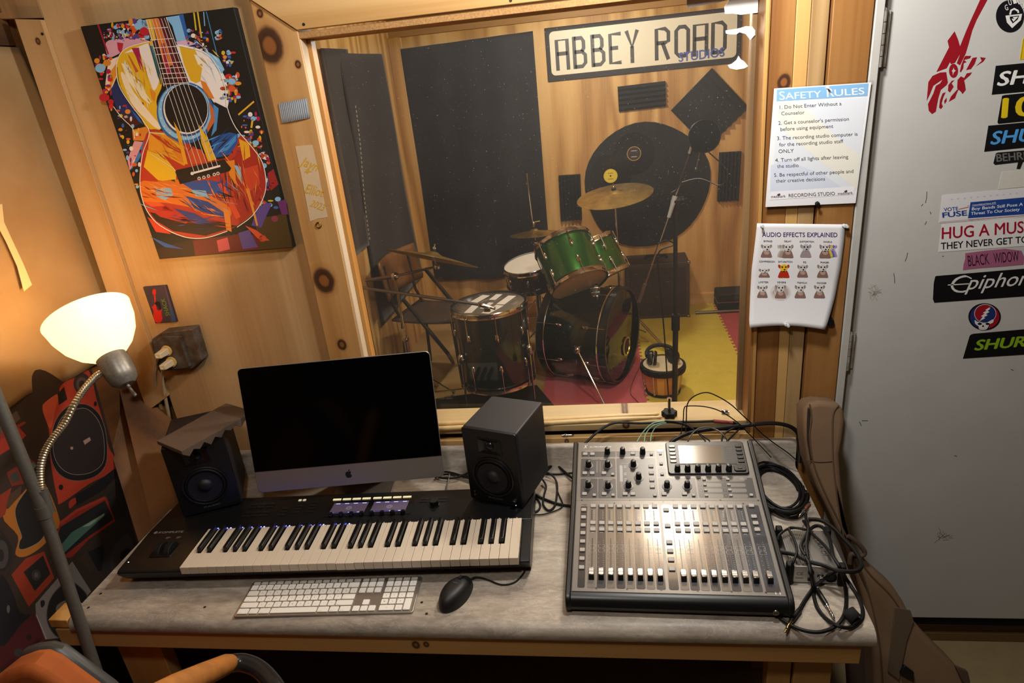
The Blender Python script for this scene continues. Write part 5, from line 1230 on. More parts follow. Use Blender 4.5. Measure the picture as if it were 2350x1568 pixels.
M().lathe([(.116, .136), (.128, .142), (.131, .158), (.128, .176), (.119, .182), (.112, .180)], 40, cap=False).make('rim', RUBBER, bg); M().lathe([(.0001, .179), (.116, .178)], 36, cap=False).make('skin', mat('goat_skin', '#cdbf9c', .6, noise=.15, nscale=20), bg)
for i in range(5):
    a = 2 * PI * i / 5 + .4; M().cyl((.112 * math.cos(a), .112 * math.sin(a), .03), (.126 * math.cos(a), .126 * math.sin(a), .15), .003, n=8).make('tuning_rod', CHROME, bg); M().ball((.108 * math.cos(a), .108 * math.sin(a), .026), .008, 8, 6).make('tuning_nut', CHROME, bg)
hp_ = thing('headphones', 'black headphones lying on top of the bongo drum', 'headphones', bo + Vector((0, 0, .182)), .15)
arc = [(.085 * math.cos(a), .020 + .105 * math.sin(a), .042 + .016 * math.sin(a)) for a in [PI * i / 14 for i in range(15)]]
M().tube(arc, [.012] * 15, 8).make('headband', BLKM, hp_)
for s in (-1, 1):
    M().ax((s * .085, .012, .040), (s * .040, -.004, .036), [(.001, 0), (.034, .004), (.040, .016), (.040, .026), (.036, .030)], 22).make('ear_cup', BLK, hp_); M().ax((s * .052, .0, .037), (s * .030, -.006, .035), [(.040, 0), (.042, .008), (.034, .018), (.020, .018)], 22).make('ear_pad', RUBBER, hp_)
wire = [bo + Vector(p) for p in ((-.10, .02, .20), (-.15, .0, .12), (-.19, -.03, .02), (-.16, -.12, .006), (-.13, -.20, .005), (-.16, -.26, .005), (-.14, -.32, .005))]
M().tube([p - hp_.location for p in smooth_path(wire, 8)], .0016, 6).make('cord', BLK, hp_, mat4=RZ(-.15))
# vocal microphone on its boom stand
ym = 1.30; pb = aty(1547, 930, ym); ms_ = thing('microphone_stand', 'black upright microphone stand with a chrome boom in the booth', 'microphone stand', (pb.x, ym, .012)); O = Vector((pb.x, ym, .012))
jt = aty(1540, 462, ym); pj = Vector((jt.x + .02, ym + .015, jt.z)); 
M().lathe([(.125, 0), (.120, .018), (.03, .030), (.016, .06)], 32).make('round_base', BLKM, ms_)
M().tube([(0, 0, .03), Vector((pj.x, pj.y, F(-.10))) - O], .0135, 12).make('lower_tube', BLK, ms_); M().cyl(Vector((pj.x, pj.y, F(-.12))) - O, Vector((pj.x, pj.y, F(-.04))) - O, .020, n=14).make('grip', RUBBER, ms_); M().tube([Vector((pj.x, pj.y, F(-.10))) - O, pj - O], .010, 12).make('upper_tube', BLK, ms_)
bA, bB = aty(1466, 694, ym - .02), aty(1589, 335, ym - .02)
M().tube([bA - O, bB - O], .0050, 10).make('boom', CHROME, ms_); M().tube([bA - O, bA.lerp(bB, .13) - O], .0085, 10).make('counterweight', STEEL, ms_); M().tube([bA.lerp(bB, .57) - O, bA.lerp(bB, .70) - O], .0115, 12).make('boom_clamp', mat('grey_clamp', '#9a9a98', .4, .3), ms_)
M().ax(bA.lerp(bB, .67) - O, bA.lerp(bB, .67) - O + Vector((.05, .01, 0)), [(.012, 0), (.012, .03), (.016, .032), (.016, .044)], 14).make('clamp_knob', BLK, ms_); M().cyl(bB - O, bA.lerp(bB, .955) - O, .0085, n=12).make('boom_tip', mat('grey_clamp', '#9a9a98', .4, .3), ms_)
mc_ = aty(1600, 316, ym); mi_ = thing('microphone', 'black studio microphone with a round pop filter at the boom tip', 'microphone', mc_)
M().lathe([(.001, -.055), (.022, -.052), (.024, -.02), (.024, .02), (.022, .05), (.012, .058), (.001, .060)], 24).make('mic_body', BLK, mi_); M().cyl((0, 0, -.056), bB - mc_, .009, n=10).make('shock_mount', RUBBER, mi_)
pf = aty(1616, 313, ym - .10) - mc_; nrm = Vector((.10, -1, .12)).normalized()
M().ax(pf, pf + nrm * .01, [(.064, 0), (.067, .003), (.067, .007), (.064, .010), (.062, .005), (.064, 0)], 40).make('filter_hoop', BLK, mi_); M().ax(pf, pf + nrm * .01, [(.064, .004), (.0001, .0042)], 36).make('filter_mesh', mat('pop_mesh', '#070707', 1., spec=.05), mi_)
M().tube(smooth_path([pf + Vector((.02, 0, -.066)), aty(1668, 392, ym - .08) - mc_, aty(1655, 425, ym - .06) - mc_, aty(1605, 410, ym - .03) - mc_, bA.lerp(bB, .78) - mc_], 8), .0028, 8).make('gooseneck', BLK, mi_)
pl = aty(1597, 390, ym) - mc_; M().ax(Vector((.012, 0, -.058)), pl, [(.0022, 0), (.0022, .07), (.0045, .072), (.0045, (pl - Vector((.012, 0, -.058))).length)], 10).make('hanging_plug', STEEL, mi_)
mcab = [aty(*p, ym - .03) for p in ((1592, 340), (1578, 372), (1556, 430), (1540, 445), (1536, 470), (1520, 530), (1508, 558), (1530, 552), (1546, 562), (1512, 580), (1513, 640), (1524, 760), (1532, 880), (1538, 960))]
t = thing('microphone_cable', 'thin black cable hanging down along the booth microphone stand', 'cable', mcab[0]); M().tube([p - mcab[0] for p in smooth_path(mcab, 8)], .0034, 8).make('lead', CB, t)

# ================================================================== things on the sill and the glass
zs = F(.1352)
DSW = mat('drumstick_hickory', '#d8b87e', .4, noise=.12, nscale=40)
def stick(label, p0, p1):
    q0, q1 = atz(*p0, zs + .007), atz(*p1, zs + .005); t = thing('drumstick', label, 'drumstick', q0, group=None); d = q1 - q0; L = d.length
    M().ax((0, 0, 0), d, [(.002, 0), (.0062, .004), (.0071, .012), (.0071, L * .70), (.0032, L * .955), (.0042, L * .970), (.0044, L * .985), (.0015, L)], 14).make('stick', DSW, t)
stick('drumstick lying on the sill left of the right speaker, nearer the glass', (990, 974), (1330, 958)); stick('drumstick lying on the sill left of the right speaker, nearer the room', (985, 985), (1320, 968)); stick('upper drumstick of the pair lying on the window sill', (1215, 966), (1513, 950)); stick('lower drumstick of the pair lying on the window sill', (1222, 973), (1520, 957))
kp_ = atz(1536, 955, zs); kb_ = thing('thumb_screw', 'black knob with an upright chrome bolt on the window sill', 'knob', kp_)
lob = []
for i in range(48):
    a = 2 * PI * i / 48; r_ = .0205 + .0022 * math.cos(6 * a); lob.append((r_ * math.cos(a), r_ * math.sin(a)))
M().prism(lob, 0, .017).make('knob', RUBBER, kb_, bevel=.002); M().cyl((0, 0, .017), (0, 0, .055), .0042, n=12).make('bolt', STEEL, kb_); M().cyl((0, 0, .052), (0, 0, .060), .0062, n=6).make('bolt_end', CHROME, kb_)
ad = atz(1656, 945, zs + .006); tag(M().ax((0, 0, 0), (.020, -.006, .001), [(.0055, 0), (.0062, .001), (.0062, .014), (.0048, .016), (.0048, .021)], 16).make('thread_adapter', CHROME), 'small chrome thread adapter on the sill below the thin leads', 'adapter').location = ad
jp = aty(1298, 978, -.008); jk = thing('jack_adapter', 'small chrome jack adapter leaning on the sill below the drumsticks', 'adapter', (jp.x, -.014, F(.1065)))
M().ax((-.012, 0, 0), (.024, 0, 0), [(.0028, 0), (.0028, .006), (.0044, .007), (.0044, .016), (.0028, .017), (.0028, .028), (.002, .029), (.0028, .031), (.0008, .036)], 12).make('plug', CHROME, jk); M().tube([(-.002 + .005 * math.cos(a), -.004, -.002 + .005 * math.sin(a)) for a in [i * PI / 6 for i in range(12)]], .0008, 6, True).make('wire_loop', STEEL, jk)
PAP = mat('white_paper', '#e8e6e1', .7, noise=.04, nscale=20)
def scrap(name, label, L, cat='paper scrap', mt=PAP, y=.050):
    tag(M().slab([aty(*p, y) for p in L], (0, .0008, 0)).make(name, mt, flat=True), label, cat)
scrap('paper_scrap', 'larger torn white paper stuck to the top right of the glass', [(1672, -30), (1750, -30), (1740, 0), (1739, 29), (1722, 31), (1700, 34), (1682, 31), (1664, 32), (1662, 16), (1668, 8), (1673, 0)])
scrap('paper_scrap', 'torn white paper with slanted lower edge on the glass, left of the larger scrap', [(1577, -30), (1668, -30), (1671, 0), (1640, 8), (1610, 13), (1577, 19), (1576, 8)])
TAPE = mat('tape_residue', '#e2e0da', .6, noise=.08, nscale=60)
scrap('tape_residue', 'white tape residue shaped like a tap on the glass, over the sign end', [(1665, 70), (1690, 66), (1700, 64), (1712, 60), (1726, 61), (1733, 70), (1733, 80), (1728, 85), (1722, 92), (1716, 84), (1711, 78), (1697, 74), (1690, 79), (1675, 79), (1666, 77)], 'tape residue', TAPE)
scrap('tape_residue', 'white peaked tape residue on the glass below the sign end', [(1670, 150), (1680, 146), (1690, 138), (1695, 128), (1700, 136), (1708, 141), (1717, 152), (1708, 157), (1690, 160), (1675, 157)], 'tape residue', TAPE)
# ================================================================== pictures and papers on the window wall
def wallprint(L, y, sc=1., ox=0., oy=0., yf=None):
    L = Vector(L)
    def fn(X, Y):
        px, py = ox + X / sc, oy + Y / sc
        return aty(px, py, y if yf is None else yf(px, py)) - L
    return Print(fn, (0, -1, 0))
def wslab(name, mt, pts, y, dep, L, parent, bevel=0, yf=None):
    L = Vector(L); return M().slab([aty(px, py, y if yf is None else yf(px, py)) - L for px, py in pts], (0, dep, 0)).make(name, mt, parent, bevel=bevel, flat=True)
# ---- guitar canvas
Z1 = 2.0103; z1 = lambda L: [(x / Z1, y / Z1) for x, y in L]
L = aty(435, 300, 0); L.y = 0
cv = thing('guitar_canvas', 'colourful splattered acoustic guitar painting on black canvas, left of the window', 'painting', L)
wslab('canvas', mat('canvas_black', '#14110f', .6, bump=.15, bscale=1500), z1([(370, 122), (1078, 33), (1352, 1144), (735, 1197)]), -.0225, .0222, L, cv, .002)
g = wallprint(L, -.0226, Z1); Bq = g.poly
def A(pts, col, lay=0): return g.poly(pts, col, lay) if len(pts) < 8 else g.sm(pts, col, lay)
Bq([(372, 124), (1076, 36), (1350, 1142), (737, 1195)], '#14110f', 0)
Bq([(880, 1105), (1205, 1075), (1345, 1080), (1349, 1141), (740, 1193), (725, 1150)], '#2e1a10', 1); Bq([(1180, 1010), (1320, 985), (1349, 1140), (1190, 1153)], '#4c3712', 2)
A([(890, 1110), (1000, 1095), (1100, 1080), (1200, 1085), (1195, 1150), (1050, 1165), (900, 1180)], '#6a2018', 2); A([(1000, 1110), (1050, 1095), (1062, 1150), (1010, 1162)], '#d0555a', 3); A([(1100, 1075), (1150, 1060), (1190, 1140), (1120, 1150)], '#5c4a8c', 3)
# upper bout left
A([(490, 195), (560, 178), (640, 178), (690, 190), (690, 208), (600, 214), (545, 250), (500, 262)], '#d8a2b6', 1); A([(540, 195), (570, 200), (560, 250), (545, 230)], '#b8203a', 2)
A([(500, 280), (552, 258), (548, 330), (520, 400), (500, 424), (486, 390)], '#efdcc8', 1); A([(510, 330), (540, 290), (545, 330), (505, 420)], '#e0952a', 2)
A([(690, 190), (600, 215), (556, 250), (540, 310), (548, 380), (590, 460), (640, 525), (680, 590), (745, 592), (722, 470), (748, 390), (722, 300), (705, 200)], '#e3b71f', 3)
A([(575, 245), (640, 215), (692, 203), (712, 262), (736, 360), (712, 418), (690, 372), (664, 300), (640, 240)], '#efe6e0', 4); A([(608, 222), (642, 220), (655, 290), (664, 335), (648, 318), (628, 262)], '#a5164c', 5); A([(690, 208), (706, 214), (742, 370), (745, 388), (728, 352)], '#3f7f86', 5)
A([(558, 345), (580, 345), (620, 430), (700, 530), (744, 585), (722, 592), (668, 545), (604, 470)], '#f1e2c6', 4); A([(560, 290), (590, 300), (640, 380), (700, 470), (690, 480), (640, 440), (590, 370)], '#f3e6c0', 5); A([(590, 250), (600, 260), (640, 330), (628, 335)], '#c8582a', 6)
A([(690, 405), (720, 430), (715, 470), (700, 455)], '#dc8a24', 5)
# upper bout right
Bq([(765, 80), (846, 68), (862, 185), (815, 190), (795, 120)], '#86bde9', 1); Bq([(826, 68), (846, 66), (872, 182), (858, 184)], '#2a5fae', 2); A([(812, 192), (862, 184), (905, 203), (870, 212), (820, 210)], '#d9b2cc', 2)
A([(815, 210), (870, 213), (940, 236), (1000, 292), (1040, 362), (1056, 440), (1046, 505), (1010, 500), (962, 440), (920, 402), (872, 378), (842, 292)], '#efe8e4', 3)
A([(828, 214), (900, 230), (935, 300), (925, 375), (905, 384), (880, 372), (850, 300)], '#dfae24', 4); A([(895, 250), (925, 262), (940, 290), (915, 300)], '#f4e8d0', 5); A([(925, 370), (950, 380), (990, 455), (965, 455), (940, 420)], '#d9822a', 5); A([(942, 228), (1010, 268), (1036, 320), (1020, 345), (985, 292)], '#88bfe6', 5)
# neck
Bq([(673, 90), (768, 78), (872, 380), (760, 402)], '#3c1014', 6); Bq([(673, 90), (700, 87), (722, 185), (704, 190)], '#e5b52a', 7); Bq([(700, 87), (728, 83), (800, 300), (760, 310)], '#e07b20', 7); Bq([(728, 83), (745, 81), (852, 372), (820, 372)], '#6a1420', 7); Bq([(745, 200), (760, 200), (790, 340), (770, 345)], '#a01c3a', 8); Bq([(725, 250), (740, 250), (765, 395), (757, 398)], '#22140f', 8)
for k, (x0, y0, x1, y1) in enumerate(((680, 132, 778, 126), (694, 184, 800, 178), (706, 222, 815, 214), (722, 252, 830, 244), (735, 292, 840, 286), (740, 316, 850, 310), (748, 340, 858, 336), (754, 362, 866, 357), (756, 388, 874, 380))): g.line([(x0, y0), (x1, y1)], 3, '#e8e2da', 9)
for k in range(2): g.line([(676 + 0 * k, 91), (758, 398)] if k == 0 else [(768, 80), (874, 380)], 3, '#e8e2da', 9)
# sound hole
g.ell(856, 520, 132, 142, '#2c64aa', 5, 36, -.2); g.ell(853, 515, 122, 132, '#86c0ea', 6, 36, -.2); g.ell(857, 508, 108, 122, '#2b4a86', 7, 36, -.2); g.ell(858, 503, 103, 116, '#e9e6e2', 8, 36, -.2); g.ell(860, 500, 98, 112, '#15100f', 9, 36, -.2)
A([(965, 470), (985, 500), (992, 560), (960, 610), (955, 590), (975, 540)], '#c7662e', 10); A([(985, 480), (1010, 500), (1000, 600), (975, 630), (990, 560)], '#4a8ccc', 9)
A([(990, 470), (1050, 500), (1100, 610), (1070, 600), (1010, 620), (1000, 560)], '#0d0c12', 8); A([(975, 640), (1060, 610), (1098, 620), (1096, 660), (1060, 715), (995, 728)], '#1e529e', 8); A([(1010, 700), (1090, 620), (1090, 650), (1040, 705)], '#3c86cc', 9)
for i in range(14):
    a = -.9 + i * .33; g.ell(855 + 115 * math.cos(a + 1.8), 512 + 126 * math.sin(a + 1.8), 3, None, '#e8e8ea', 9, 8)
# waist and lower bout
A([(610, 600), (690, 580), (690, 620), (660, 650), (615, 648)], '#d9852c', 1); A([(620, 650), (660, 655), (640, 740), (598, 785), (588, 740)], '#d89aa8', 1); A([(662, 650), (690, 640), (640, 740), (600, 790)], '#3b78bc', 2)
A([(690, 600), (655, 700), (648, 800), (650, 880), (672, 962), (722, 1032), (800, 1078), (900, 1099), (1000, 1084), (1090, 1044), (1162, 990), (1210, 922), (1228, 850), (1214, 760), (1180, 690), (1110, 625), (1060, 715), (990, 735), (900, 680), (790, 620)], '#b4341e', 3)
A([(690, 608), (765, 612), (820, 650), (862, 752), (850, 765), (740, 705), (684, 690)], '#e19a24', 4); A([(682, 690), (745, 706), (815, 790), (812, 842), (730, 832), (664, 770)], '#e6b823', 5); A([(700, 620), (800, 650), (860, 745), (840, 750), (780, 680)], '#d77f22', 5); A([(690, 612), (740, 630), (850, 700), (845, 712), (760, 672)], '#b8321e', 6)
A([(650, 840), (720, 838), (840, 830), (905, 880), (1000, 918), (1062, 960), (1050, 1002), (900, 962), (760, 935), (664, 930)], '#dd7424', 5); A([(690, 978), (800, 1000), (950, 1022), (1095, 1042), (950, 1088), (800, 1066), (722, 1020)], '#2a1210', 5); A([(680, 955), (760, 950), (880, 1000), (860, 1032), (740, 1000)], '#b32c1c', 6); A([(664, 930), (740, 935), (800, 975), (720, 970)], '#d8562a', 6)
A([(835, 842), (960, 830), (1050, 848), (1062, 902), (900, 882)], '#2e4f9c', 6); A([(860, 905), (960, 930), (1050, 990), (1040, 1010), (900, 965)], '#233f88', 7); A([(800, 960), (900, 985), (980, 1030), (900, 1030)], '#2b3a80', 7); A([(720, 866), (790, 868), (800, 900), (760, 925), (722, 905)], '#8cb8da', 7); A([(880, 874), (950, 880), (962, 908), (905, 906)], '#8cb8da', 8)
A([(1062, 740), (1150, 660), (1213, 760), (1226, 860), (1160, 985), (1105, 1036), (1086, 900)], '#a32318', 5); A([(1102, 640), (1150, 662), (1156, 722), (1122, 742)], '#e6a720', 6); A([(1005, 850), (1030, 838), (1112, 1000), (1090, 1012)], '#d8481e', 8); A([(1040, 745), (1082, 738), (1090, 850), (1070, 840)], '#e08a22', 6); A([(1080, 760), (1112, 770), (1116, 850)], '#8ab8d8', 7); A([(1120, 780), (1190, 760), (1200, 850), (1130, 900)], '#c8401e', 6)
A([(1030, 960), (1060, 970), (1070, 1070), (1045, 1060)], '#e3862a', 8); A([(1135, 870), (1150, 868), (1192, 1040), (1184, 1042)], '#e0922a', 8)
A([(803, 560), (832, 610), (868, 758), (850, 756)], '#e2a322', 10); A([(920, 575), (960, 640), (1000, 735), (962, 745), (930, 660)], '#e3b222', 10); A([(862, 680), (930, 690), (952, 750), (882, 758)], '#c94c20', 9)
Bq([(808, 787), (1035, 735), (1068, 776), (1060, 790), (832, 850)], '#1c100d', 11); g.line([(886, 800), (1018, 765)], 9, '#efe9e4', 12); g.ell(888, 800, 8, None, '#efe9e4', 12, 10)
for p in ((920, 823), (942, 818), (963, 812), (990, 805), (1007, 800)): g.ell(*p, 8, None, '#d8d2cc', 12, 10); g.ell(*p, 4, None, '#4a3a34', 13, 8)
for i in range(6):
    t = i / 5; g.line([(690 + 70 * t, 92 - 8 * t), (770 + 96 * t, 400 - 20 * t), (898 + 108 * t, 795 - 30 * t)], 2.2, '#e6e0d8', 14)
body = [(690, 192), (600, 216), (555, 252), (539, 315), (552, 395), (600, 475), (672, 570), (690, 620), (660, 710), (648, 810), (652, 890), (680, 972), (740, 1040), (850, 1092), (950, 1097), (1050, 1066)]
g.line(body, 3.5, '#f2ece4', 14, False, 4); g.line([(1095, 1048), (1165, 995), (1213, 920), (1229, 845), (1212, 750), (1165, 680), (1090, 590), (1050, 495), (1040, 400), (1000, 300), (940, 240), (815, 208)], 3.5, '#f2ece4', 14, False, 4)
g.line([(514, 478), (560, 540), (612, 592), (622, 640)], 3, '#f2ece4', 3, False, 3); g.line([(690, 200), (715, 280), (745, 390)], 3, '#1a1412', 13); g.line([(542, 310), (556, 400), (604, 480), (676, 575)], 2.5, '#2a1a12', 13, False, 3); g.line([(700, 712), (800, 775), (812, 790)], 3, '#f0e0b8', 13); g.line([(690, 612), (760, 618)], 3, '#f4ecd8', 13)
A([(505, 400), (540, 380), (600, 470), (650, 540), (600, 570), (545, 520)], '#1d2a66', 1); A([(560, 520), (620, 545), (650, 570), (610, 590)], '#4a1512', 2); A([(600, 500), (640, 540), (662, 575), (640, 560)], '#2f62b0', 3)
g.line([(895, 58), (905, 140)], 7, '#d9b52c', 2); g.line([(912, 55), (930, 175)], 7, '#d9b52c', 2); g.line([(940, 55), (945, 120)], 4, '#88bfe6', 2); g.line([(952, 54), (1004, 262)], 4, '#3f86b8', 2); g.line([(1100, 530), (1172, 468)], 8, '#dfae28', 3); g.line([(1160, 590), (1166, 550)], 9, '#dfae28', 3); g.line([(452, 112), (500, 250)], 7, '#a8182c', 2)
rnd = random.Random(3); pal = ['#88bfe6', '#c8222c', '#e0912a', '#3a62b0', '#a81a4e', '#e8e0d8', '#d9b52c', '#5a3a8a', '#d8582a', '#88bfe6']
def inside(x, y):
    l = 370 + (y - 122) * .339; r = 1078 + (y - 33) * .2466; t = 122 - (x - 370) * .127; b = 1197 - (x - 735) * .086
    return l + 12 < x < r - 12 and t + 10 < y < b - 10
def splat(n, bx, sz):
    for i in range(n):
        x, y = rnd.uniform(bx[0], bx[2]) + 0, rnd.uniform(bx[1], bx[3])
        if inside(x, y): g.ell(x, y, rnd.uniform(*sz), rnd.uniform(*sz), rnd.choice(pal), 2 + i % 2, 9)
splat(60, (500, 105, 690, 180), (3, 13)); splat(22, (600, 95, 685, 175), (9, 20)); splat(50, (440, 250, 520, 520), (3, 16)); splat(60, (520, 480, 660, 800), (2, 12)); splat(50, (860, 140, 960, 230), (2, 11)); splat(60, (1020, 340, 1100, 470), (3, 16)); splat(22, (1030, 240, 1080, 300), (4, 11)); splat(70, (1090, 520, 1240, 720), (2, 14)); splat(60, (1190, 700, 1290, 960), (2, 15)); splat(30, (1040, 700, 1200, 830), (3, 12)); splat(40, (590, 800, 660, 1000), (2, 11)); splat(40, (480, 150, 580, 190), (1.5, 5)); splat(24, (1000, 140, 1020, 180), (5, 11))
for p, c, r_ in (((463, 315), '#88bfe6', 24), ((495, 290), '#d9862a', 18), ((480, 450), '#b8202c', 22), ((512, 470), '#b8202c', 14), ((1072, 410), '#d8582a', 16), ((1070, 376), '#88bfe6', 17), ((640, 120), '#88bfe6', 20), ((665, 145), '#b8202c', 22), ((1180, 660), '#88bfe6', 15), ((590, 515), '#e08a2c', 13), ((1212, 1100), '#d8482a', 18), ((1268, 1010), '#88344a', 16)): g.ell(*p, r_, r_ * .85, c, 4, 14)
A([(1190, 960), (1230, 935), (1255, 940), (1205, 1050), (1160, 1040)], '#5a4390', 3); A([(1235, 800), (1262, 780), (1285, 850), (1250, 880)], '#9a1e24', 3); A([(1280, 930), (1318, 920), (1330, 990), (1300, 990)], '#6a2a6a', 3); A([(1130, 1040), (1180, 1060), (1245, 1110), (1200, 1110)], '#d8522a', 4); A([(690, 1090), (760, 1120), (850, 1150), (760, 1140)], '#2a52a0', 3); A([(680, 1000), (730, 1030), (790, 1080), (720, 1070)], '#c83a24', 3)
rnd = random.Random(11)                                                   # brush strokes along the paint
for cx0, cy0, sx_, sy_, an, cols_, nn in ((780, 690, 90, 60, .55, ['#e8b83a', '#d98a24', '#f0cf6a', '#c8661e'], 26), (760, 890, 90, 40, .25, ['#f0934a', '#c85018', '#7a2412', '#e8ad6a'], 24), (950, 930, 110, 50, .45, ['#3f6cc0', '#1a2c66', '#e88a3a', '#7fb0d8', '#101018'], 34), (1140, 850, 60, 110, 1.25, ['#c8402a', '#7a1410', '#e07a3a', '#d9a03a'], 30), (640, 400, 50, 90, 1.1, ['#f4ead8', '#f0c93a', '#c99418', '#e8dcc0'], 30), (950, 290, 60, 60, .9, ['#f6f0ea', '#e0b840', '#c8d4e0'], 18), (1010, 660, 60, 40, -.7, ['#4f9ae0', '#123a78', '#0c1020'], 16), (900, 1020, 120, 30, .1, ['#5a1c14', '#c83a1e', '#1a0c0a', '#3a4a90'], 24), (1050, 860, 50, 80, 1.2, ['#e0521e', '#f09a3a', '#2c4c9c', '#1a1210'], 26), (590, 320, 30, 40, 1.2, ['#f6efe6', '#d8a22a'], 10)):
    for i in range(nn):
        x, y = cx0 + rnd.gauss(0, sx_ * .6), cy0 + rnd.gauss(0, sy_ * .6); l, w_, a = rnd.uniform(14, 60), rnd.uniform(2, 7), an + rnd.gauss(0, .18)
        ca, sa = math.cos(a), math.sin(a); Bq([(x - l * ca, y - l * sa), (x - sa * w_ * .5, y + ca * w_ * .5), (x + l * ca, y + l * sa), (x + sa * w_ * .5, y - ca * w_ * .5)], rnd.choice(cols_), 10 if cy0 > 600 else 6)
g.make('guitar_artwork', cv, .6)
# ---- small painting
L = aty(370, 700, 0); sh_ = thing('small_painting', 'small purple painting of a red guitar with green letters, above the outlet', 'painting', L)
Z5 = 6.03; f5 = lambda P_: [(300 + x / Z5, 640 + y / Z5) for x, y in P_]
wslab('canvas_board', mat('purple_board', '#3c3040', .55, noise=.2, nscale=40), f5([(165, 118), (480, 95), (634, 598), (340, 620)]), -.010, .0098, L, sh_, .001)
g = wallprint(L, -.0101, Z5, 300, 640)
g.poly([(468, 100), (480, 98), (630, 595), (585, 600), (560, 520)], '#4c3c5a', 0); g.poly([(540, 420), (575, 400), (632, 594), (560, 600)], '#34486e', 1)
g.sm([(305, 155), (325, 140), (345, 150), (350, 200), (340, 222), (310, 218), (300, 185)], '#c02018', 1); g.poly([(320, 215), (342, 222), (350, 330), (330, 340)], '#c02018', 1)
g.sm([(288, 380), (310, 385), (330, 345), (352, 370), (362, 420), (400, 440), (432, 420), (425, 470), (440, 540), (420, 595), (375, 612), (330, 580), (312, 510), (318, 450)], '#c02018', 1); g.sm([(332, 345), (350, 318), (402, 320), (410, 350), (422, 410), (395, 420), (378, 385), (352, 365)], '#14100f', 2)
g.text('SHACK', (548, 508), (470, 268), 62, '#5e8a28', 2, .008, up=(-60, 8)); g.make('painted_picture', sh_)
# ---- electrical box with two plugs
L = Vector((.026, 0, F(.436))); ob = thing('outlet_box', 'grey metal outlet box holding two cream plugs on the plywood', 'electrical outlet', L)
GALV = mat('galvanised', '#7a746c', .5, .55, noise=.25, nscale=30, hx2='#5c4c3c')
wslab('box', GALV, f5([(285, 838), (430, 742), (850, 697), (985, 1130), (850, 1243), (485, 1278), (372, 1228), (280, 900)]), -.040, .0395, L, ob, .003)
wslab('cover_plate', GALV, f5([(300, 880), (440, 800), (700, 800), (840, 1200), (800, 1235), (500, 1265), (400, 1215)]), -.0435, .0035, L, ob, .0015)
M().cyl(aty(*f5([(690, 850)])[0], -.045) - L, aty(*f5([(815, 1205)])[0], -.045) - L, .0042, n=10).make('cover_ridge', GALV, ob)
CRM = mat('cream_plug', '#d8c6a2', .45)
for (cx_, cy_), path in (((500, 995), ((392, 805), (372, 812), (360, 826), (355, 850), (357, 885), (368, 930), (378, 960), (386, 985))), ((565, 1150), ((401, 829), (384, 836), (375, 846), (372, 868), (377, 900), (386, 945), (394, 975)))):
    c = aty(300 + cx_ / Z5, 640 + cy_ / Z5, -.045) - L
    M().ax(c, c + Vector((0, -.01, 0)), [(.0165, 0), (.0160, .004), (.0135, .004)], 24).make('socket_face', mat('ivory_socket', '#d9b368', .5), ob)
    pl = M().hexa([tuple(c + Vector(v_)) for v_ in ((-.010, -.003, -.010), (.010, -.003, -.010), (.010, -.003, .010), (-.010, -.003, .010), (-.019, -.034, -.012), (-.001, -.032, -.012), (-.001, -.032, .004), (-.019, -.034, .004))]).make('plug', CRM, ob, bevel=.002)
    pts = [c + Vector((-.010, -.033, -.004))] + [aty(px, py, -.055 + .020 * i) - L for i, (px, py) in enumerate(path[2:])]
    M().tube(smooth_path(pts, 6), .0052, 10).make('cord', mat('cream_cord', '#cdb894', .5, noise=.12, nscale=50), ob)
# ---- webbing strip, tape label, ring
L = aty(676, 254, -.018); t = thing('webbing_strip', 'grey ribbed webbing strip pinned to the window casing', 'strap', L); q4 = [aty(*p, -.0185) - L for p in ((640, 238), (704, 226), (712, 271), (648, 283))]
def wf_(u, v): p = q4[0].lerp(q4[1], u).lerp(q4[3].lerp(q4[2], u), v); return (p.x, p.y - .0012 - .0009 * math.sin(u * 2 * PI * 15) - .004 * math.sin(PI * u), p.z)
M().grid(wf_, 90, 3).make('webbing', mat('grey_webbing', '#9aa0a8', .6), t, solid=.0012)
L = aty(715, 420, -.018); t = thing('tape_label', 'strip of translucent masking tape with yellow handwriting on the casing', 'label', L)
wslab('tape', mat('masking_tape', '#d8bd98', .5, noise=.06, nscale=60), z1([(1362, 675), (1440, 668), (1462, 760), (1485, 880), (1512, 1003), (1470, 1008), (1430, 1022), (1400, 860)]), -.0188, .0007, L, t)
g = wallprint(L, -.0190, Z1); Yc = '#d9a41c'
for s_, a, b, h in (('Jayn', (1380, 758), (1462, 792), 44), ('+', (1405, 808), (1440, 806), 30), ('Elliot', (1405, 890), (1490, 910), 46), ('2023', (1428, 950), (1494, 975), 34)): g.text(s_, a, b, h, Yc, 0, .006, .25)
g.make('handwriting', t)['kind'] = 'stuff'
rp_ = aty(731, 517, -.020); tag(M().tube([(.0072 * math.cos(a), 0, .0072 * math.sin(a)) for a in [i * PI / 12 for i in range(24)]], .0017, 8, True).make('brass_ring', mat('brass', '#c8963c', .25, 1)), 'small brass ring hung on the casing under the tape label', 'ring').location = rp_
NAIL = mat('nail_head', '#3a3028', .5, .6)
for px, py, yy in ((97, 78, -.0165), (697, 56, -.0245), (1172, 1, -.0245), (1842, 458, -.013)):
    p = aty(px, py, yy); M().cyl((p.x, p.y + .002, p.z), (p.x, p.y - .0006, p.z), .0035, n=10).make('nail', NAIL, wf)

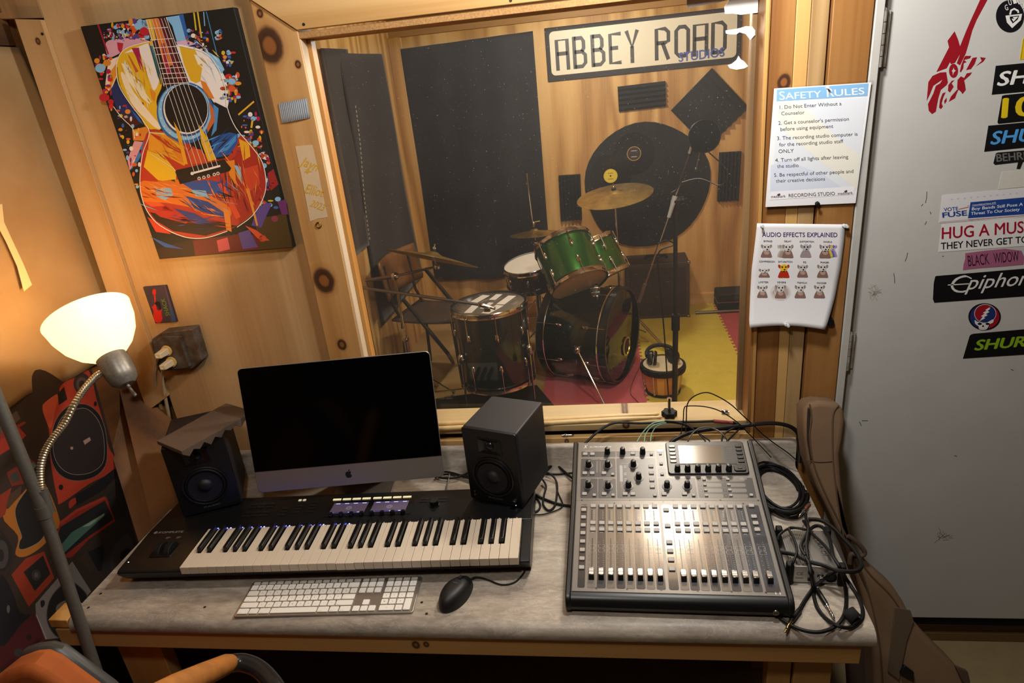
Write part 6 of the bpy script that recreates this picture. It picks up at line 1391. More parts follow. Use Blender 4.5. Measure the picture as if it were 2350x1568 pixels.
# ---- safety rules sheet
L = aty(1870, 340, -.026); sr = thing('safety_rules_sheet', 'white safety rules sheet with a pale blue title bar, in a clear sleeve', 'poster', L)
def sleeve_mat():
    t = NT('clear_sleeve'); tr = t.n('ShaderNodeBsdfTransparent'); tr.inputs[0].default_value = (.93, .93, .93, 1); gl = t.n('ShaderNodeBsdfGlossy'); gl.inputs['Roughness'].default_value = .12
    m = t.n('ShaderNodeMixShader'); m.inputs[0].default_value = .07; t.l(tr.outputs[0], m.inputs[1]); t.l(gl.outputs[0], m.inputs[2]); t.l(m.outputs[0], t.out.inputs[0]); return t.m
Z7 = 3.1354; f7 = lambda P_: [(1700 + x / Z7, y / Z7) for x, y in P_]
M().add([tuple(aty(*p, -.0262) - L) for p in f7([(225, 632), (960, 575), (838, 1495), (165, 1505)])], [(0, 1, 2, 3)]).make('clear_sleeve', sleeve_mat(), sr, flat=True)
wslab('paper', mat('bright_paper', '#eceaec', .6), f7([(240, 637), (940, 593), (826, 1462), (177, 1490)]), -.0268, .0004, L, sr)
g = wallprint(L, -.0269, Z7, 1700, 0)
g.poly([(258, 735), (905, 700), (822, 1370), (215, 1440), (235, 1200)], '#e2e6ec', 0); g.poly([(258, 735), (420, 740), (700, 1000), (860, 1120), (832, 1360), (560, 1150), (330, 960), (250, 850)], '#ebe8da', 1); g.poly([(215, 1190), (320, 1150), (600, 1260), (760, 1370), (210, 1440)], '#d5dcea', 1); g.poly([(215, 1380), (820, 1340), (812, 1400), (205, 1440)], '#f0eff2', 2)
g.poly([(259, 646), (919, 600), (911, 690), (257, 728)], '#86b9e2', 2)
g.text('S', (279, 720), (318, 718), 64, '#f4f4f6', 3, .012); g.text('AFETY', (322, 716), (580, 700), 50, '#f4f4f6', 3, .010); g.text('R', (622, 698), (672, 694), 64, '#f4f4f6', 3, .012); g.text('ULES', (676, 692), (890, 678), 50, '#f4f4f6', 3, .010)
for s_, a, b in (('1. Do Not Enter Without a', (280, 785), (725, 757)), ('Counselor', (292, 830), (458, 821)), ("2. Get a counselor's permission", (270, 898), (778, 868)), ('before using equipment', (285, 943), (665, 920)), ('3. The recording studio computer is', (262, 1008), (840, 976)), ('for the recording studio staff', (277, 1054), (738, 1028)), ('ONLY', (272, 1102), (382, 1097)), ('4. Turn off all lights after leaving', (248, 1166), (773, 1140)), ('the studio', (262, 1209), (416, 1202)), ('5. Be respectful of other people and', (240, 1273), (810, 1244)), ('their creative decisions', (253, 1315), (606, 1299))):
    g.text(s_, a, b, 27, '#34323a', 3)
g.text('RECORDING STUDIO', (345, 1420), (677, 1404), 26, '#3a3840', 3, .006); g.text('medolark', (218, 1425), (322, 1420), 20, '#3a3434', 3, .01); g.text('medolark', (698, 1403), (805, 1396), 20, '#3a3434', 3, .01)
g.sm([(262, 1400), (278, 1392), (285, 1398), (276, 1410), (266, 1408)], '#5a3a34', 3); g.sm([(744, 1376), (760, 1368), (767, 1374), (758, 1386), (748, 1384)], '#5a3a34', 3)
g.make('rules_print', sr)
def pin(parent, L, px, py, y, mt, r=.0042):
    p = aty(px, py, y) - L; M().ax(p, p + Vector((0, -.010, 0)), [(r * 1.25, 0), (r * 1.25, .0015), (r * .7, .0025), (r * .6, .007), (r, .008), (r, .0105), (.0004, .011)], 14).make('push_pin', mt, parent)
CLP = mat('clear_pin', '#d8dcde', .2, spec=.8)
pin(sr, L, 1898, 201, -.027, CLP, .0026); pin(sr, L, 1875, 467, -.027, BLK)
# ---- audio effects poster
L = aty(1825, 620, -.026); ae = thing('effects_poster', 'white poster with a grid of twelve small dog pictures, curling at the bottom', 'poster', L)
yf = lambda px, py: -.0262 - .020 * max(0, (py - 630) / 120) ** 2
Z8 = 3.0154; f8 = lambda P_: [(1700 + x / Z8, 420 + y / Z8) for x, y in P_]
ol = [(113, 280), (420, 283), (722, 287), (716, 400), (705, 500), (690, 600), (672, 700), (650, 800), (625, 900), (600, 975), (582, 1016), (520, 1008), (450, 998), (380, 992), (310, 988), (230, 990), (150, 995), (62, 1003), (58, 960), (64, 800), (75, 600), (92, 450), (100, 400)]
rowsY = [280 + i * 37 for i in range(20)]
def edge(y, side):
    pts = [(113, 280), (100, 400), (75, 600), (64, 800), (58, 960), (62, 1003)] if side == 0 else [(722, 287), (716, 400), (690, 600), (650, 800), (600, 975), (582, 1016)]
    for (x0, y0), (x1, y1) in zip(pts, pts[1:]):
        if y <= y1: return x0 + (x1 - x0) * (y - y0) / (y1 - y0)
    return pts[-1][0]
def ps(u, v):
    ya = 280 + 723 * v; yb = 287 + 729 * v; x = edge(ya, 0) * (1 - u) + edge(yb, 1) * u; y = ya * (1 - u) + yb * u - 22 * math.sin(PI * u) * v ** 3
    px, py = 1700 + x / Z8, 420 + y / Z8; return tuple(aty(px, py, yf(px, py)) - L)
M().grid(ps, 16, 24).make('paper', mat('bright_paper', '#eceaec', .6), ae, solid=.0004)
g = wallprint(L, 0, Z8, 1700, 420, lambda px, py: yf(px, py) - .0004)
g.text('AUDIO EFFECTS EXPLAINED', (148, 372), (668, 374), 32, '#352a66', 1, .014)
cells = [('BYPASS', 188, 178), ('DELAY', 325, 315), ('DISTORTION', 457, 450), ('CHORUS', 601, 582), ('COMPRESSION', 181, 163), ('SATURATION', 308, 298), ('EQ', 442, 430), ('PHASER', 581, 567), ('LIMITER', 157, 150), ('REVERB', 283, 275), ('TREMOLO', 423, 412), ('VOCODER', 558, 545)]
def dog(x, y, k=1., body='#8a6a5e', head='#dad5d1', ky=1., lay=1):
    S = lambda P_: [(x + a * k, y + b * k * ky) for a, b in P_]
    g.sm(S([(-38, 44), (-34, 20), (-24, 2), (-14, -6), (14, -6), (26, 4), (34, 24), (36, 45), (0, 46)]), body, lay); g.sm(S([(-20, 8), (-8, 0), (10, 2), (20, 14), (10, 26), (-10, 24)]), '#b89a8e' if body == '#8a6a5e' else body, lay + 1)
    g.sm(S([(-36, -44), (-24, -40), (-16, -26), (-26, -18), (-38, -28)]), '#9a8880' if body == '#8a6a5e' else body, lay); g.sm(S([(34, -44), (24, -40), (16, -26), (26, -20), (38, -30)]), '#9a8880' if body == '#8a6a5e' else body, lay)
    g.sm(S([(-22, -30), (-12, -44), (10, -46), (22, -34), (24, -16), (14, 0), (0, 6), (-14, 0), (-24, -14)]), head, lay + 1)
    for a in (-11, 13): g.ell(x + a * k, y - 27 * k * ky, 6 * k, 6 * k * ky, '#1a1616', lay + 2, 10)
    g.ell(x + 5 * k, y - 10 * k * ky, 6.5 * k, 5 * k * ky, '#2a2224', lay + 2, 10); g.line(S([(-4, -2), (6, 0), (14, -3)]), 1.6 * k, '#4a3c3a', lay + 2)
for i, (s_, lx, cx_) in enumerate(cells):
    r = i // 4; ly = (408, 549, 692)[r] + (0, 1, 4, 6)[i % 4] * (1 if r else .8); cy_ = (470, 610, 752)[r]; w2 = len(s_) * 4.9
    g.text(s_, (lx - w2, ly), (lx + w2, ly + 1), 12, '#3a3444', 1, .012)
    if s_ == 'DELAY':
        dog(cx_ - 26, cy_, .92, '#c0b4ac', '#dcd8d4'); dog(cx_ - 12, cy_, .95, '#a8988e', '#d6d0cc', 1, 4); dog(cx_ + 10, cy_, 1, lay=7)
    elif s_ == 'CHORUS':
        dog(cx_ + 50, cy_, .9, '#a88ac0', '#cdb8dc'); dog(cx_ + 34, cy_, .9, '#5a62b8', '#b8bce4', 1, 4); dog(cx_ + 20, cy_, .9, '#e0c02c', '#efe09a', 1, 7); dog(cx_, cy_, 1, lay=10)
    elif s_ == 'SATURATION': dog(cx_, cy_, 1.02, '#b82e14', '#f0c020')
    elif s_ == 'DISTORTION': dog(cx_, cy_, 1, '#a09090', '#c0b8c0')
    elif s_ == 'COMPRESSION': dog(cx_, cy_ + 14, 1, ky=.66)
    elif s_ == 'EQ': dog(cx_ - 2, cy_, .96, '#8a6a5e', '#cfc8c4')
    elif s_ == 'REVERB':
        for k, c in ((72, '#e0dad8'), (62, '#cfc4c0'), (52, '#b8aaa4')): g.ell(cx_, cy_ + 4, k, k * .82, c, (72 - k) // 10, 24)
        dog(cx_, cy_, 1, lay=4)
    elif s_ == 'LIMITER': dog(cx_, cy_, .94)
    else: dog(cx_, cy_)
g.make('poster_print', ae)
for p in ((146, 295), (712, 294), (728, 297), (306, 974), (323, 982)): pin(ae, L, 1700 + p[0] / Z8, 420 + p[1] / Z8, yf(0, 420 + p[1] / Z8) - .0006, CLP, .0036)
tag(M().cyl((0, 0, 0), (0, -.012, 0), .011, .009, n=18).make('black_bumper', RUBBER), 'round black bumper on the brown plank behind the effects poster', 'bumper').location = aty(1903, 737, -.025)

# ================================================================== door: stencil, scuffs, stickers
YD = .0039
Z3 = 5.2267; DO_ = Vector((0, 0, 0))
g = Print(lambda X, Y: aty(2050 + X / Z3, Y / Z3, YD), (0, -1, 0)); RD = '#94121f'
g.poly([(1058, -40), (1150, -40), (1000, 240), (948, 366), (900, 540), (870, 640), (800, 785), (760, 760), (800, 650), (740, 755), (690, 770), (680, 745), (640, 820), (515, 866), (600, 700), (668, 568), (650, 490), (735, 375), (775, 470), (800, 555), (870, 380), (930, 240)], RD, 0)
for P_ in ([(635, 865), (560, 870), (470, 910), (420, 985), (400, 1215), (440, 1130), (480, 1030), (590, 955), (560, 1000), (510, 1030), (480, 1120), (415, 1250), (425, 1330), (465, 1370), (510, 1340), (540, 1180), (570, 1080), (640, 1020), (655, 990)],
           [(865, 670), (935, 670), (920, 700), (850, 720), (880, 745), (845, 760), (840, 820), (810, 868), (797, 860), (815, 780), (850, 690)], [(950, 695), (1005, 685), (975, 770), (930, 830), (872, 842), (900, 790)], [(1040, 685), (1110, 695), (1080, 740), (985, 800), (1060, 730)],
           [(945, 868), (920, 905), (850, 965), (860, 1010), (870, 1080), (830, 1130), (810, 1100), (765, 1060), (770, 960), (810, 915), (850, 935), (880, 880)], [(735, 960), (700, 1000), (725, 1040), (680, 1110), (655, 1090), (660, 1020), (700, 970)], [(800, 1050), (770, 1100), (740, 1180), (665, 1222), (690, 1160), (760, 1080)],
           [(630, 1105), (600, 1170), (580, 1240), (595, 1280), (570, 1310), (548, 1290), (560, 1200), (590, 1120)], [(640, 1170), (640, 1215), (615, 1250), (610, 1210)]): g.poly(P_, RD, 0)
g.poly([(722 + 58 * math.cos(a) * .95 if True else 0, 850 + 85 * math.sin(a)) for a in [i * PI / 10 for i in range(20)]], RD, 1); g.poly([(700, 850), (715, 835), (722, 810), (732, 838), (750, 848), (728, 865), (712, 905), (712, 868)], '#c9c7c2', 2)
g.make('painted_stencil', dr, .45)
g = Print(lambda X, Y: aty(X, Y, YD), (0, -1, 0)); rnd = random.Random(5)
for a, b in (((2051, 627), (2053, 650)), ((2127, 440), (2124, 466)), ((2118, 468), (2114, 473)), ((2134, 486), (2136, 492)), ((2126, 508), (2122, 516)), ((2320, 848), (2326, 851)), ((2162, 588), (2166, 589)), ((2077, 600), (2083, 580)), ((1972, 968), (1976, 978)), ((1978, 966), (1992, 966)), ((2190, 1046), (2196, 1048))):
    g.line([a, ((a[0] + b[0]) / 2 + 1, (a[1] + b[1]) / 2), b], 1.6, '#5a5450', 0)
for i in range(24): g.line([(2000 + rnd.gauss(6, 8), 672 + rnd.gauss(0, 8)), (2000 + rnd.gauss(6, 8), 672 + rnd.gauss(0, 8))], .8, '#a39c90', 0)
for i in range(14): g.line([(2160 + rnd.gauss(6, 10), 1230 + rnd.gauss(0, 6)), (2160 + rnd.gauss(6, 10), 1234 + rnd.gauss(0, 6))], .8, '#77706a', 0)
g.make('scuff_marks', dr)
def sticker(label, outline, col, art=None, sc=1., ox=0., oy=0.):
    cx_ = sum(p[0] for p in outline) / len(outline); cy_ = sum(p[1] for p in outline) / len(outline)
    L = aty(ox + cx_ / sc, oy + cy_ / sc, YD); t = thing('sticker', label, 'sticker', L)
    M().slab([aty(ox + x / sc, oy + y / sc, YD - .0006) - L for x, y in outline], (0, .0005, 0)).make('vinyl', mat('vinyl_' + col[1:], col, .35), t, flat=True)
    if art:
        g = Print(lambda X, Y: aty(ox + X / sc, oy + Y / sc, YD - .00065) - L, (0, -1, 0)); art(g); g.make('sticker_print', t, .35)
    return t
def circ(cx_, cy_, rx, ry, n=32): return [(cx_ + rx * math.cos(2 * PI * i / n), cy_ + ry * math.sin(2 * PI * i / n)) for i in range(n)]
def guild(g):
    for i, c in enumerate('GUILD'):
        a = -1.0 + .5 * i; x = 1462 + 118 * math.sin(a) - 16; y = 175 - 105 * math.cos(a) - (20 if i in (1, 2, 3) else 0); g.text(c, (x, y + 8 - i * 6), (x + 34, y - i * 6), 70, '#e6e4e0', 1, .012)
    g.poly([(1345, 188), (1545, 165), (1530, 240), (1425, 338), (1362, 270)], '#e6e4e0', 1); g.poly([(1395, 200), (1510, 186), (1490, 235), (1432, 282), (1400, 235)], '#17161a', 2); g.poly([(1430, 205), (1500, 198), (1440, 262), (1418, 225), (1450, 225)], '#e6e4e0', 3)
    g.line([(1400, 175), (1412, 125), (1450, 105), (1495, 130), (1500, 155)], 22, '#e6e4e0', 1)
sticker('round black sticker with a white shield and letter G in the top corner', circ(1400, 195, 168, 195), '#17161a', guild, Z3, 2050, 0)
sticker('narrow yellow sticker edge below the round shield sticker', [(1556, 457), (1800, 430), (1770, 690), (1516, 718)], '#dcb81e', lambda g: g.line([(1566, 470), (1530, 706)], 4, '#6a5410', 0), Z3, 2050, 0)
sticker('black sticker with slanted white letters below the yellow sticker', [(1230, 790), (2260, 690), (2225, 1040), (1182, 1136)], '#141414', lambda g: (g.text('SH', (1252, 1030), (1655, 990), 172, '#ecebe8', 1, .04, .3), g.text('URE', (1690, 986), (2190, 938), 172, '#ecebe8', 1, .04, .3)), Z3, 2050, 0)
sticker('black sticker with big yellow numerals', [(1306, 1150), (1340, 1140), (2160, 1060), (2120, 1400), (1262, 1486), (1250, 1470)], '#141414', lambda g: g.text('10', (1306, 1412), (1700, 1376), 240, '#dfc01e', 1, .045, .12), Z3, 2050, 0)
sticker('black sticker with slanted sky blue letters', [(1782, 905), (2380, 850), (2350, 1032), (1752, 1092)], '#141416', lambda g: g.text('SHURE', (1800, 1040), (2310, 992), 96, '#4f9ee0', 1, .04, .3), Z7, 1700, 0)
sticker('black badge sticker with dark grey letters', [(1836, 1104), (1850, 1098), (2300, 1060), (2290, 1140), (2030, 1166), (2010, 1216), (1985, 1216), (1996, 1168), (1830, 1187), (1818, 1176)], '#1b1b1b', lambda g: g.text('BEHRINGER', (1842, 1164), (2270, 1128), 58, '#6e6c68', 1, .03), Z7, 1700, 0)
sticker('faded cream paper sticker with no clear print', [(1880, 1238), (2200, 1206), (2190, 1330), (1850, 1364)], '#d4d1c4', None, Z7, 1700, 0)
Z4 = 3.484
def vote(g):
    g.poly([(443, 224), (1300, 145), (1280, 290), (422, 352)], '#24448c', 1)
    g.text('VOTE', (230, 297), (344, 288), 30, '#24448c', 1, .02); g.text('FUSE', (222, 347), (415, 328), 42, '#24448c', 1, .045); g.line([(350, 280), (430, 262)], 5, '#b83a3a', 1); g.text('*', (420, 262), (434, 260), 14, '#24448c', 1)
    g.text('Consolidated Issue #42', (458, 252), (645, 232), 11, '#e4e6ec', 2, .02, .2); g.line([(455, 257), (648, 238)], 2, '#e4e6ec', 2); g.text('Boy Bands Still Pose A', (453, 289), (860, 251), 25, '#eceef2', 2, .02, .15); g.text('Threat To Our Society', (449, 326), (838, 291), 25, '#eceef2', 2, .02, .15)
    g.line([(195, 382), (871, 330)], 4, '#c8a0a4', 1); g.text('Support Reynolds and his music video administration at www', (428, 368), (871, 332), 8, '#b86068', 1, .01)
    for i in range(11): g.text('*', (285 + i * 52, 216 - i * 4.8), (303 + i * 52, 214 - i * 4.8), 22, '#c8c6cc', 1)
sticker('white sticker with a blue campaign banner about boy bands', [(218, 167), (1300, 70), (1280, 318), (192, 390)], '#dedcde', vote, Z4, 2100, 400)
sticker('white sticker with red lettering above black lettering', [(215, 402), (1300, 300), (1270, 545), (186, 623)], '#e4e2e0', lambda g: (g.text('HUG A MUS', (214, 518), (871, 466), 96, '#a3102c', 1, .02, .1), g.text('ICIAN', (885, 465), (1210, 440), 96, '#a3102c', 1, .02, .1), g.text('THEY NEVER GET TO', (210, 601), (905, 546), 56, '#18171a', 1, .02, .08)), Z4, 2100, 400)
sticker('strip of mauve tape with thin black capital letters', [(402, 632), (560, 612), (720, 596), (850, 612), (872, 660), (866, 722), (700, 738), (500, 752), (383, 766), (388, 722), (400, 680)], '#a5607e', lambda g: (g.text('BLACK', (427, 736), (595, 718), 90, '#2c1c28', 1, -.008), g.text('WIDOW', (632, 712), (832, 694), 86, '#2c1c28', 1, -.008)), Z4, 2100, 400)
sticker('long black sticker with white script lettering', [(162, 818), (172, 814), (1250, 724), (1240, 950), (154, 1028), (143, 1000), (150, 870)], '#121214', lambda g: (g.text('piphone', (392, 925), (1010, 874), 118, '#dcdad6', 1, .01, .5), g.line([(452, 835), (400, 815), (330, 840), (295, 890), (320, 930), (380, 940), (430, 920)], [10, 16, 20, 20, 18, 14, 8], '#dcdad6', 1, False, 4), g.line([(262, 886), (430, 876)], 8, '#dcdad6', 1)), Z4, 2100, 400)
def skull(g):
    C = (556, 1140)
    g.ell(*C, 122, 100, '#17161a', 1, 36); g.poly([(556 - 116, 1140)] + [(556 + 116 * math.cos(a), 1140 + 96 * math.sin(a)) for a in [PI - i * PI / 16 for i in range(17)]][::-1] if False else [(556 + 117 * math.cos(a), 1140 + 97 * math.sin(a)) for a in [1.25 + i * PI / 20 for i in range(21)]], '#22346e', 2); g.poly([(556 + 117 * math.cos(a), 1140 + 97 * math.sin(a)) for a in [1.25 - i * PI / 20 for i in range(21)]], '#a01a2a', 2)
    g.ell(560, 1115, 88, 76, '#e2e0dc', 3, 32); g.poly([(560 + 84 * math.cos(a), 1115 + 72 * math.sin(a)) for a in [2.2 + i * PI / 20 for i in range(21)]], '#a01a2a', 4); g.poly([(560 + 84 * math.cos(a), 1115 + 72 * math.sin(a)) for a in [2.2 - i * PI / 20 for i in range(21)]], '#22346e', 4)
    g.poly([(606, 1056), (560, 1085), (572, 1090), (540, 1108), (556, 1114), (526, 1134), (540, 1140), (512, 1176), (560, 1150), (548, 1143), (580, 1126), (564, 1118), (594, 1100), (578, 1092), (602, 1074), (590, 1070)], '#e8e6e2', 5)
    g.sm([(476, 1165), (500, 1180), (560, 1190), (620, 1160), (622, 1185), (592, 1200), (582, 1222), (568, 1240), (540, 1244), (512, 1238), (505, 1215), (480, 1195)], '#e2e0dc', 6)
    for p in ((516, 1196), (578, 1196)): g.ell(*p, 17, 9, '#141214', 7, 12)
    g.poly([(538, 1206), (546, 1206), (552, 1220), (533, 1220)], '#141214', 7)
    for i in range(5): g.line([(520 + i * 11, 1228), (520 + i * 11, 1240)], 2, '#6a6662', 7)
sticker('oval red and blue sticker with a skull and lightning bolt', circ(556, 1140, 130, 108), '#17161a', skull, Z4, 2100, 400)
sticker('black sticker with slanted lime green letters, lowest on the door', [(436, 1296), (448, 1282), (470, 1276), (1200, 1212), (1150, 1425), (383, 1475)], '#121212', lambda g: g.text('SHURE', (478, 1408), (985, 1366), 84, '#8fb81e', 1, .05, .3), Z4, 2100, 400)
# ================================================================== left corner: tapestry, floor lamp, chair; right: guitar bag
XT = -.1785
L = Vector((XT, -.35, F(.0)))
tp_ = thing('speaker_tapestry', 'printed tapestry of red retro speakers hanging below the canvas cloth', 'tapestry', L)
tf = lambda px, py: atx(px, py, XT) - L
M().slab([tf(*p) for p in ((-120, 900), (0, 880), (110, 838), (204, 826), (216, 868), (252, 1000), (300, 1196), (318, 1262), (350, 1400), (382, 1580), (300, 1760), (-200, 1900), (-260, 1300))], (-.003, 0, 0)).make('cloth', mat('tapestry_ground', '#33241a', .75, bump=.15, bscale=600), tp_, flat=True)
def tprint(sc, ox, oy): return Print(lambda X, Y: tf(ox + X / sc, oy + Y / sc), (1, 0, 0), .00008)
g = tprint(3.4087, 0, 820); A = g.sm; Bq = g.poly
A([(470, 230), (590, 130), (680, 95), (722, 180), (752, 320), (800, 480), (850, 700), (905, 800), (895, 890), (700, 990), (480, 1142), (450, 1110), (400, 850), (390, 700), (380, 560), (335, 430), (345, 370), (460, 290)], '#b03a22', 1)
A([(335, 400), (345, 360), (455, 288), (430, 420), (395, 560), (360, 490)], '#c8563a', 2); Bq([(450, 290), (500, 230), (526, 330), (460, 376)], '#1e1714', 3); g.ell(640, 205, 66, 82, '#352b28', 2, 24); g.ell(640, 212, 44, 56, '#5c4a40', 3, 20); g.ell(640, 214, 24, 32, '#2c2422', 4, 16)
scr_o = [(575, 372), (680, 372), (770, 440), (820, 560), (838, 720), (822, 850), (740, 935), (600, 968), (480, 930), (410, 830), (392, 680), (428, 510), (500, 408)]
scr_i = [(580, 412), (670, 402), (750, 470), (800, 580), (816, 720), (800, 830), (720, 898), (600, 920), (500, 888), (432, 800), (415, 680), (452, 530), (512, 440)]
A(scr_o, '#171315', 4); g.line(scr_o, 4, '#7a6c60', 5, True, 4); A(scr_i, '#292120', 6); g.line(scr_i, 4, '#8d8278', 7, True, 4); Bq([(648, 655), (700, 625), (710, 650), (662, 686)], '#a88c7c', 8); g.ell(560, 712, 12, None, '#a88c7c', 8, 12)
g.ell(745, 365, 12, 20, '#1a1412', 5, 12); g.ell(476, 1018, 18, 22, '#1a1412', 5, 14); A([(540, 1130), (590, 1100), (600, 1130), (545, 1185)], '#a83420', 5)
A([(20, 1240), (180, 1060), (290, 940), (380, 1040), (470, 1290), (430, 1360), (330, 1480), (200, 1560), (120, 1540), (140, 1400)], '#a8641e', 1)
ob_ = [(190, 1062), (270, 975), (350, 1010), (400, 1110), (402, 1250), (330, 1420), (220, 1492), (150, 1500), (152, 1440), (168, 1400), (130, 1290), (120, 1180)]; A(ob_, '#1a1614', 3); g.line(ob_, 5, '#8a7a62', 4, True, 4)
Bq([(440, 1390), (470, 1290), (700, 1140), (830, 1090), (905, 1280), (700, 1420), (560, 1568), (400, 1568)], '#8c2a18', 2); Bq([(440, 1430), (470, 1330), (700, 1190), (820, 1122), (888, 1270), (690, 1405), (480, 1568), (420, 1568)], '#1b1d1d', 3); Bq([(425, 1530), (560, 1370), (820, 1218), (815, 1242), (640, 1400), (470, 1560), (430, 1568)], '#476a5c', 4); Bq([(640, 1330), (815, 1222), (812, 1240), (700, 1320)], '#8aa088', 5); g.line([(470, 1300), (600, 1200), (820, 1100)], 22, '#a43822', 3)
Bq([(590, 1080), (700, 1020), (900, 868), (922, 920), (820, 1032), (600, 1162)], '#171317', 5); Bq([(835, 1080), (940, 950), (1000, 1120), (985, 1250), (900, 1280), (860, 1180)], '#262019', 2)
Bq([(0, 520), (130, 420), (160, 480), (70, 565), (0, 600)], '#5c4c3c', 1); Bq([(0, 640), (150, 550), (206, 612), (120, 690), (0, 765)], '#9c3020', 2); Bq([(0, 600), (190, 500), (202, 515), (0, 650)], '#8c2c1e', 3); Bq([(50, 905), (230, 790), (292, 832), (200, 990), (90, 1010)], '#74291c', 2); Bq([(70, 930), (130, 890), (160, 960), (100, 985)], '#3c3a32', 3); Bq([(205, 860), (256, 820), (286, 850), (240, 896)], '#577670', 3)
Bq([(0, 1080), (90, 1020), (60, 1150), (40, 1230), (0, 1260)], '#8a3018', 2); Bq([(45, 1180), (70, 1080), (170, 1000), (160, 1080), (60, 1190)], '#4a3624', 3); Bq([(0, 780), (230, 660), (320, 560), (330, 610), (180, 780), (0, 890)], '#2c2018', 1)
g.make('tapestry_print', tp_, .7)
g = tprint(4.26, 0, 1200); A = g.sm; Bq = g.poly
Bq([(110, 510), (250, 350), (430, 280), (530, 540), (300, 800), (280, 822)], '#8e3018', 2); Bq([(230, 482), (420, 320), (492, 500), (340, 668)], '#1f1a18', 3); g.ell(352, 512, 45, 55, '#3a3432', 4, 18); g.ell(352, 512, 20, 26, '#5a5250', 5, 14)
Bq([(345, 796), (540, 570), (705, 378), (890, 672), (740, 842), (700, 1000), (600, 1125), (440, 1142), (350, 900)], '#7a716b', 3); rg_ = [(478, 775), (560, 650), (680, 575), (792, 640), (852, 740), (740, 862), (640, 1000), (600, 1122), (520, 1082), (458, 950)]; A(rg_, '#1a1715', 4); g.line(rg_, 8, '#4a4440', 5, True, 4); A([(555, 810), (640, 760), (662, 830), (600, 922), (550, 882)], '#6a6058', 6)
A([(650, 470), (668, 452), (690, 480), (676, 520)], '#211c1a', 5); A([(395, 770), (430, 760), (436, 800), (405, 830)], '#211c1a', 5); g.line([(352, 902), (400, 1010), (455, 1140)], 9, '#a09488', 5)
A([(0, 560), (60, 560), (130, 700), (200, 880), (300, 900), (200, 1000), (0, 1200)], '#151317', 2); A([(0, 1215), (250, 950), (330, 900), (450, 1150), (300, 1320), (0, 1420)], '#481416', 1); g.ell(80, 845, 16, 40, '#5a5654', 4, 16); g.ell(285, 1120, 26, 32, '#241416', 4, 14); g.ell(180, 1270, 45, 42, '#3a3432', 4, 18)
g.ell(20, 300, 95, 175, '#231e1c', 3, 24); g.ell(12, 310, 70, 140, '#453c3a', 4, 24); g.ell(5, 320, 34, 62, '#24201f', 5, 18); g.line([(0, 60), (70, 160), (130, 270), (110, 420), (60, 560)], 16, '#2a2321', 5, False, 4)
A([(1000, 480), (1020, 260), (1130, 130), (1230, 100), (1300, 200), (1310, 300), (1080, 520)], '#2f2722', 2); A([(1080, 420), (1090, 280), (1180, 150), (1250, 110), (1300, 230), (1200, 380), (1110, 460)], '#3e342c', 3); A([(1180, 360), (1180, 300), (1240, 250), (1280, 270), (1250, 330)], '#171412', 4); Bq([(860, 290), (1010, 210), (1020, 280), (990, 480), (960, 470)], '#151515', 3); Bq([(760, 350), (850, 290), (930, 440), (870, 480)], '#3a2a1e', 3)
g.make('tapestry_print', tp_, .7)

# ---- floor lamp with bell shade on a gooseneck
GREYM = mat('grey_lamp_metal', '#6e6a62', .45, .5, noise=.15, nscale=120)
p0, p1, p2 = aty(0, 930, -.62), aty(100, 1175, -.66), aty(230, 1568, -.715)
d = (p2 - p1).normalized(); pe = p2 + d * ((.012 - p2.z) / d.z); top = p1 + (p0 - p1) * 1.5
fl_ = thing('floor_lamp', 'old grey floor lamp with a glowing bell shade on a bent gooseneck', 'lamp', pe); O = pe
M().tube([top - O, p0 - O, p1 - O, p2 - O, Vector((0, 0, .004))], .0125, 14).make('pole', GREYM, fl_)
M().cyl(p1.lerp(p2, -.03) - O, p1.lerp(p2, .03) - O, .0145, n=14).make('pole_joint', GREYM, fl_)
M().lathe([(.0001, -.012), (.13, -.012), (.13, .0), (.11, .010), (.02, .018), (.014, .04)], 32).make('base', GREYM, fl_)
gp_ = [aty(*p, y) - O for *p, y in ((250, 851, -.400), (224, 861, -.425), (196, 890, -.47), (172, 925, -.51), (148, 972, -.55), (120, 1008, -.585), (101, 1042, -.61), (92, 1085, -.63), (94, 1125, -.645))]
sp__ = smooth_path(gp_, 14); rad = [.0075 + (.0011 if i % 2 else -.0004) for i in range(len(sp__))]
M().tube(sp__, rad, 12).make('gooseneck', mat('flex_chrome', '#a89c84', .3, .85), fl_)
e0, e1 = aty(94, 1125, -.645) - O, aty(112, 1178, -.650) - O; M().cyl(e0, e1, .0125, n=16).make('neck_sleeve', GREYM, fl_)
M().cyl(aty(103, 1170, -.655) - O, p1 - O, .008, n=12).make('clamp_screw', STEEL, fl_)
hc = aty(276, 856, -.395); ax_ = (ROT @ Vector((-.53, .80, -.10))).normalized(); q = ax_.to_track_quat('Z', 'Y').to_matrix().to_4x4()
sock = mat('lamp_socket_grey', '#8a8378', .4, .45, noise=.25, nscale=160)
lamp_head = M().lathe([(.001, -.036), (.018, -.034), (.030, -.022), (.034, -.005), (.0355, .025), (.034, .046), (.031, .048)], 32, T(*(hc - O)) @ q).make('socket_cup', sock, fl_)
b_ = hc - O - ax_ * .036; M().ax(b_, b_ - ax_ * .03 + Vector((.006, 0, -.004)), [(.0055, 0), (.0055, .006), (.0035, .007), (.0045, .014), (.004, .022), (.005, .024), (.005, .032), (.002, .034)], 12).make('switch_knob', STEEL, fl_)
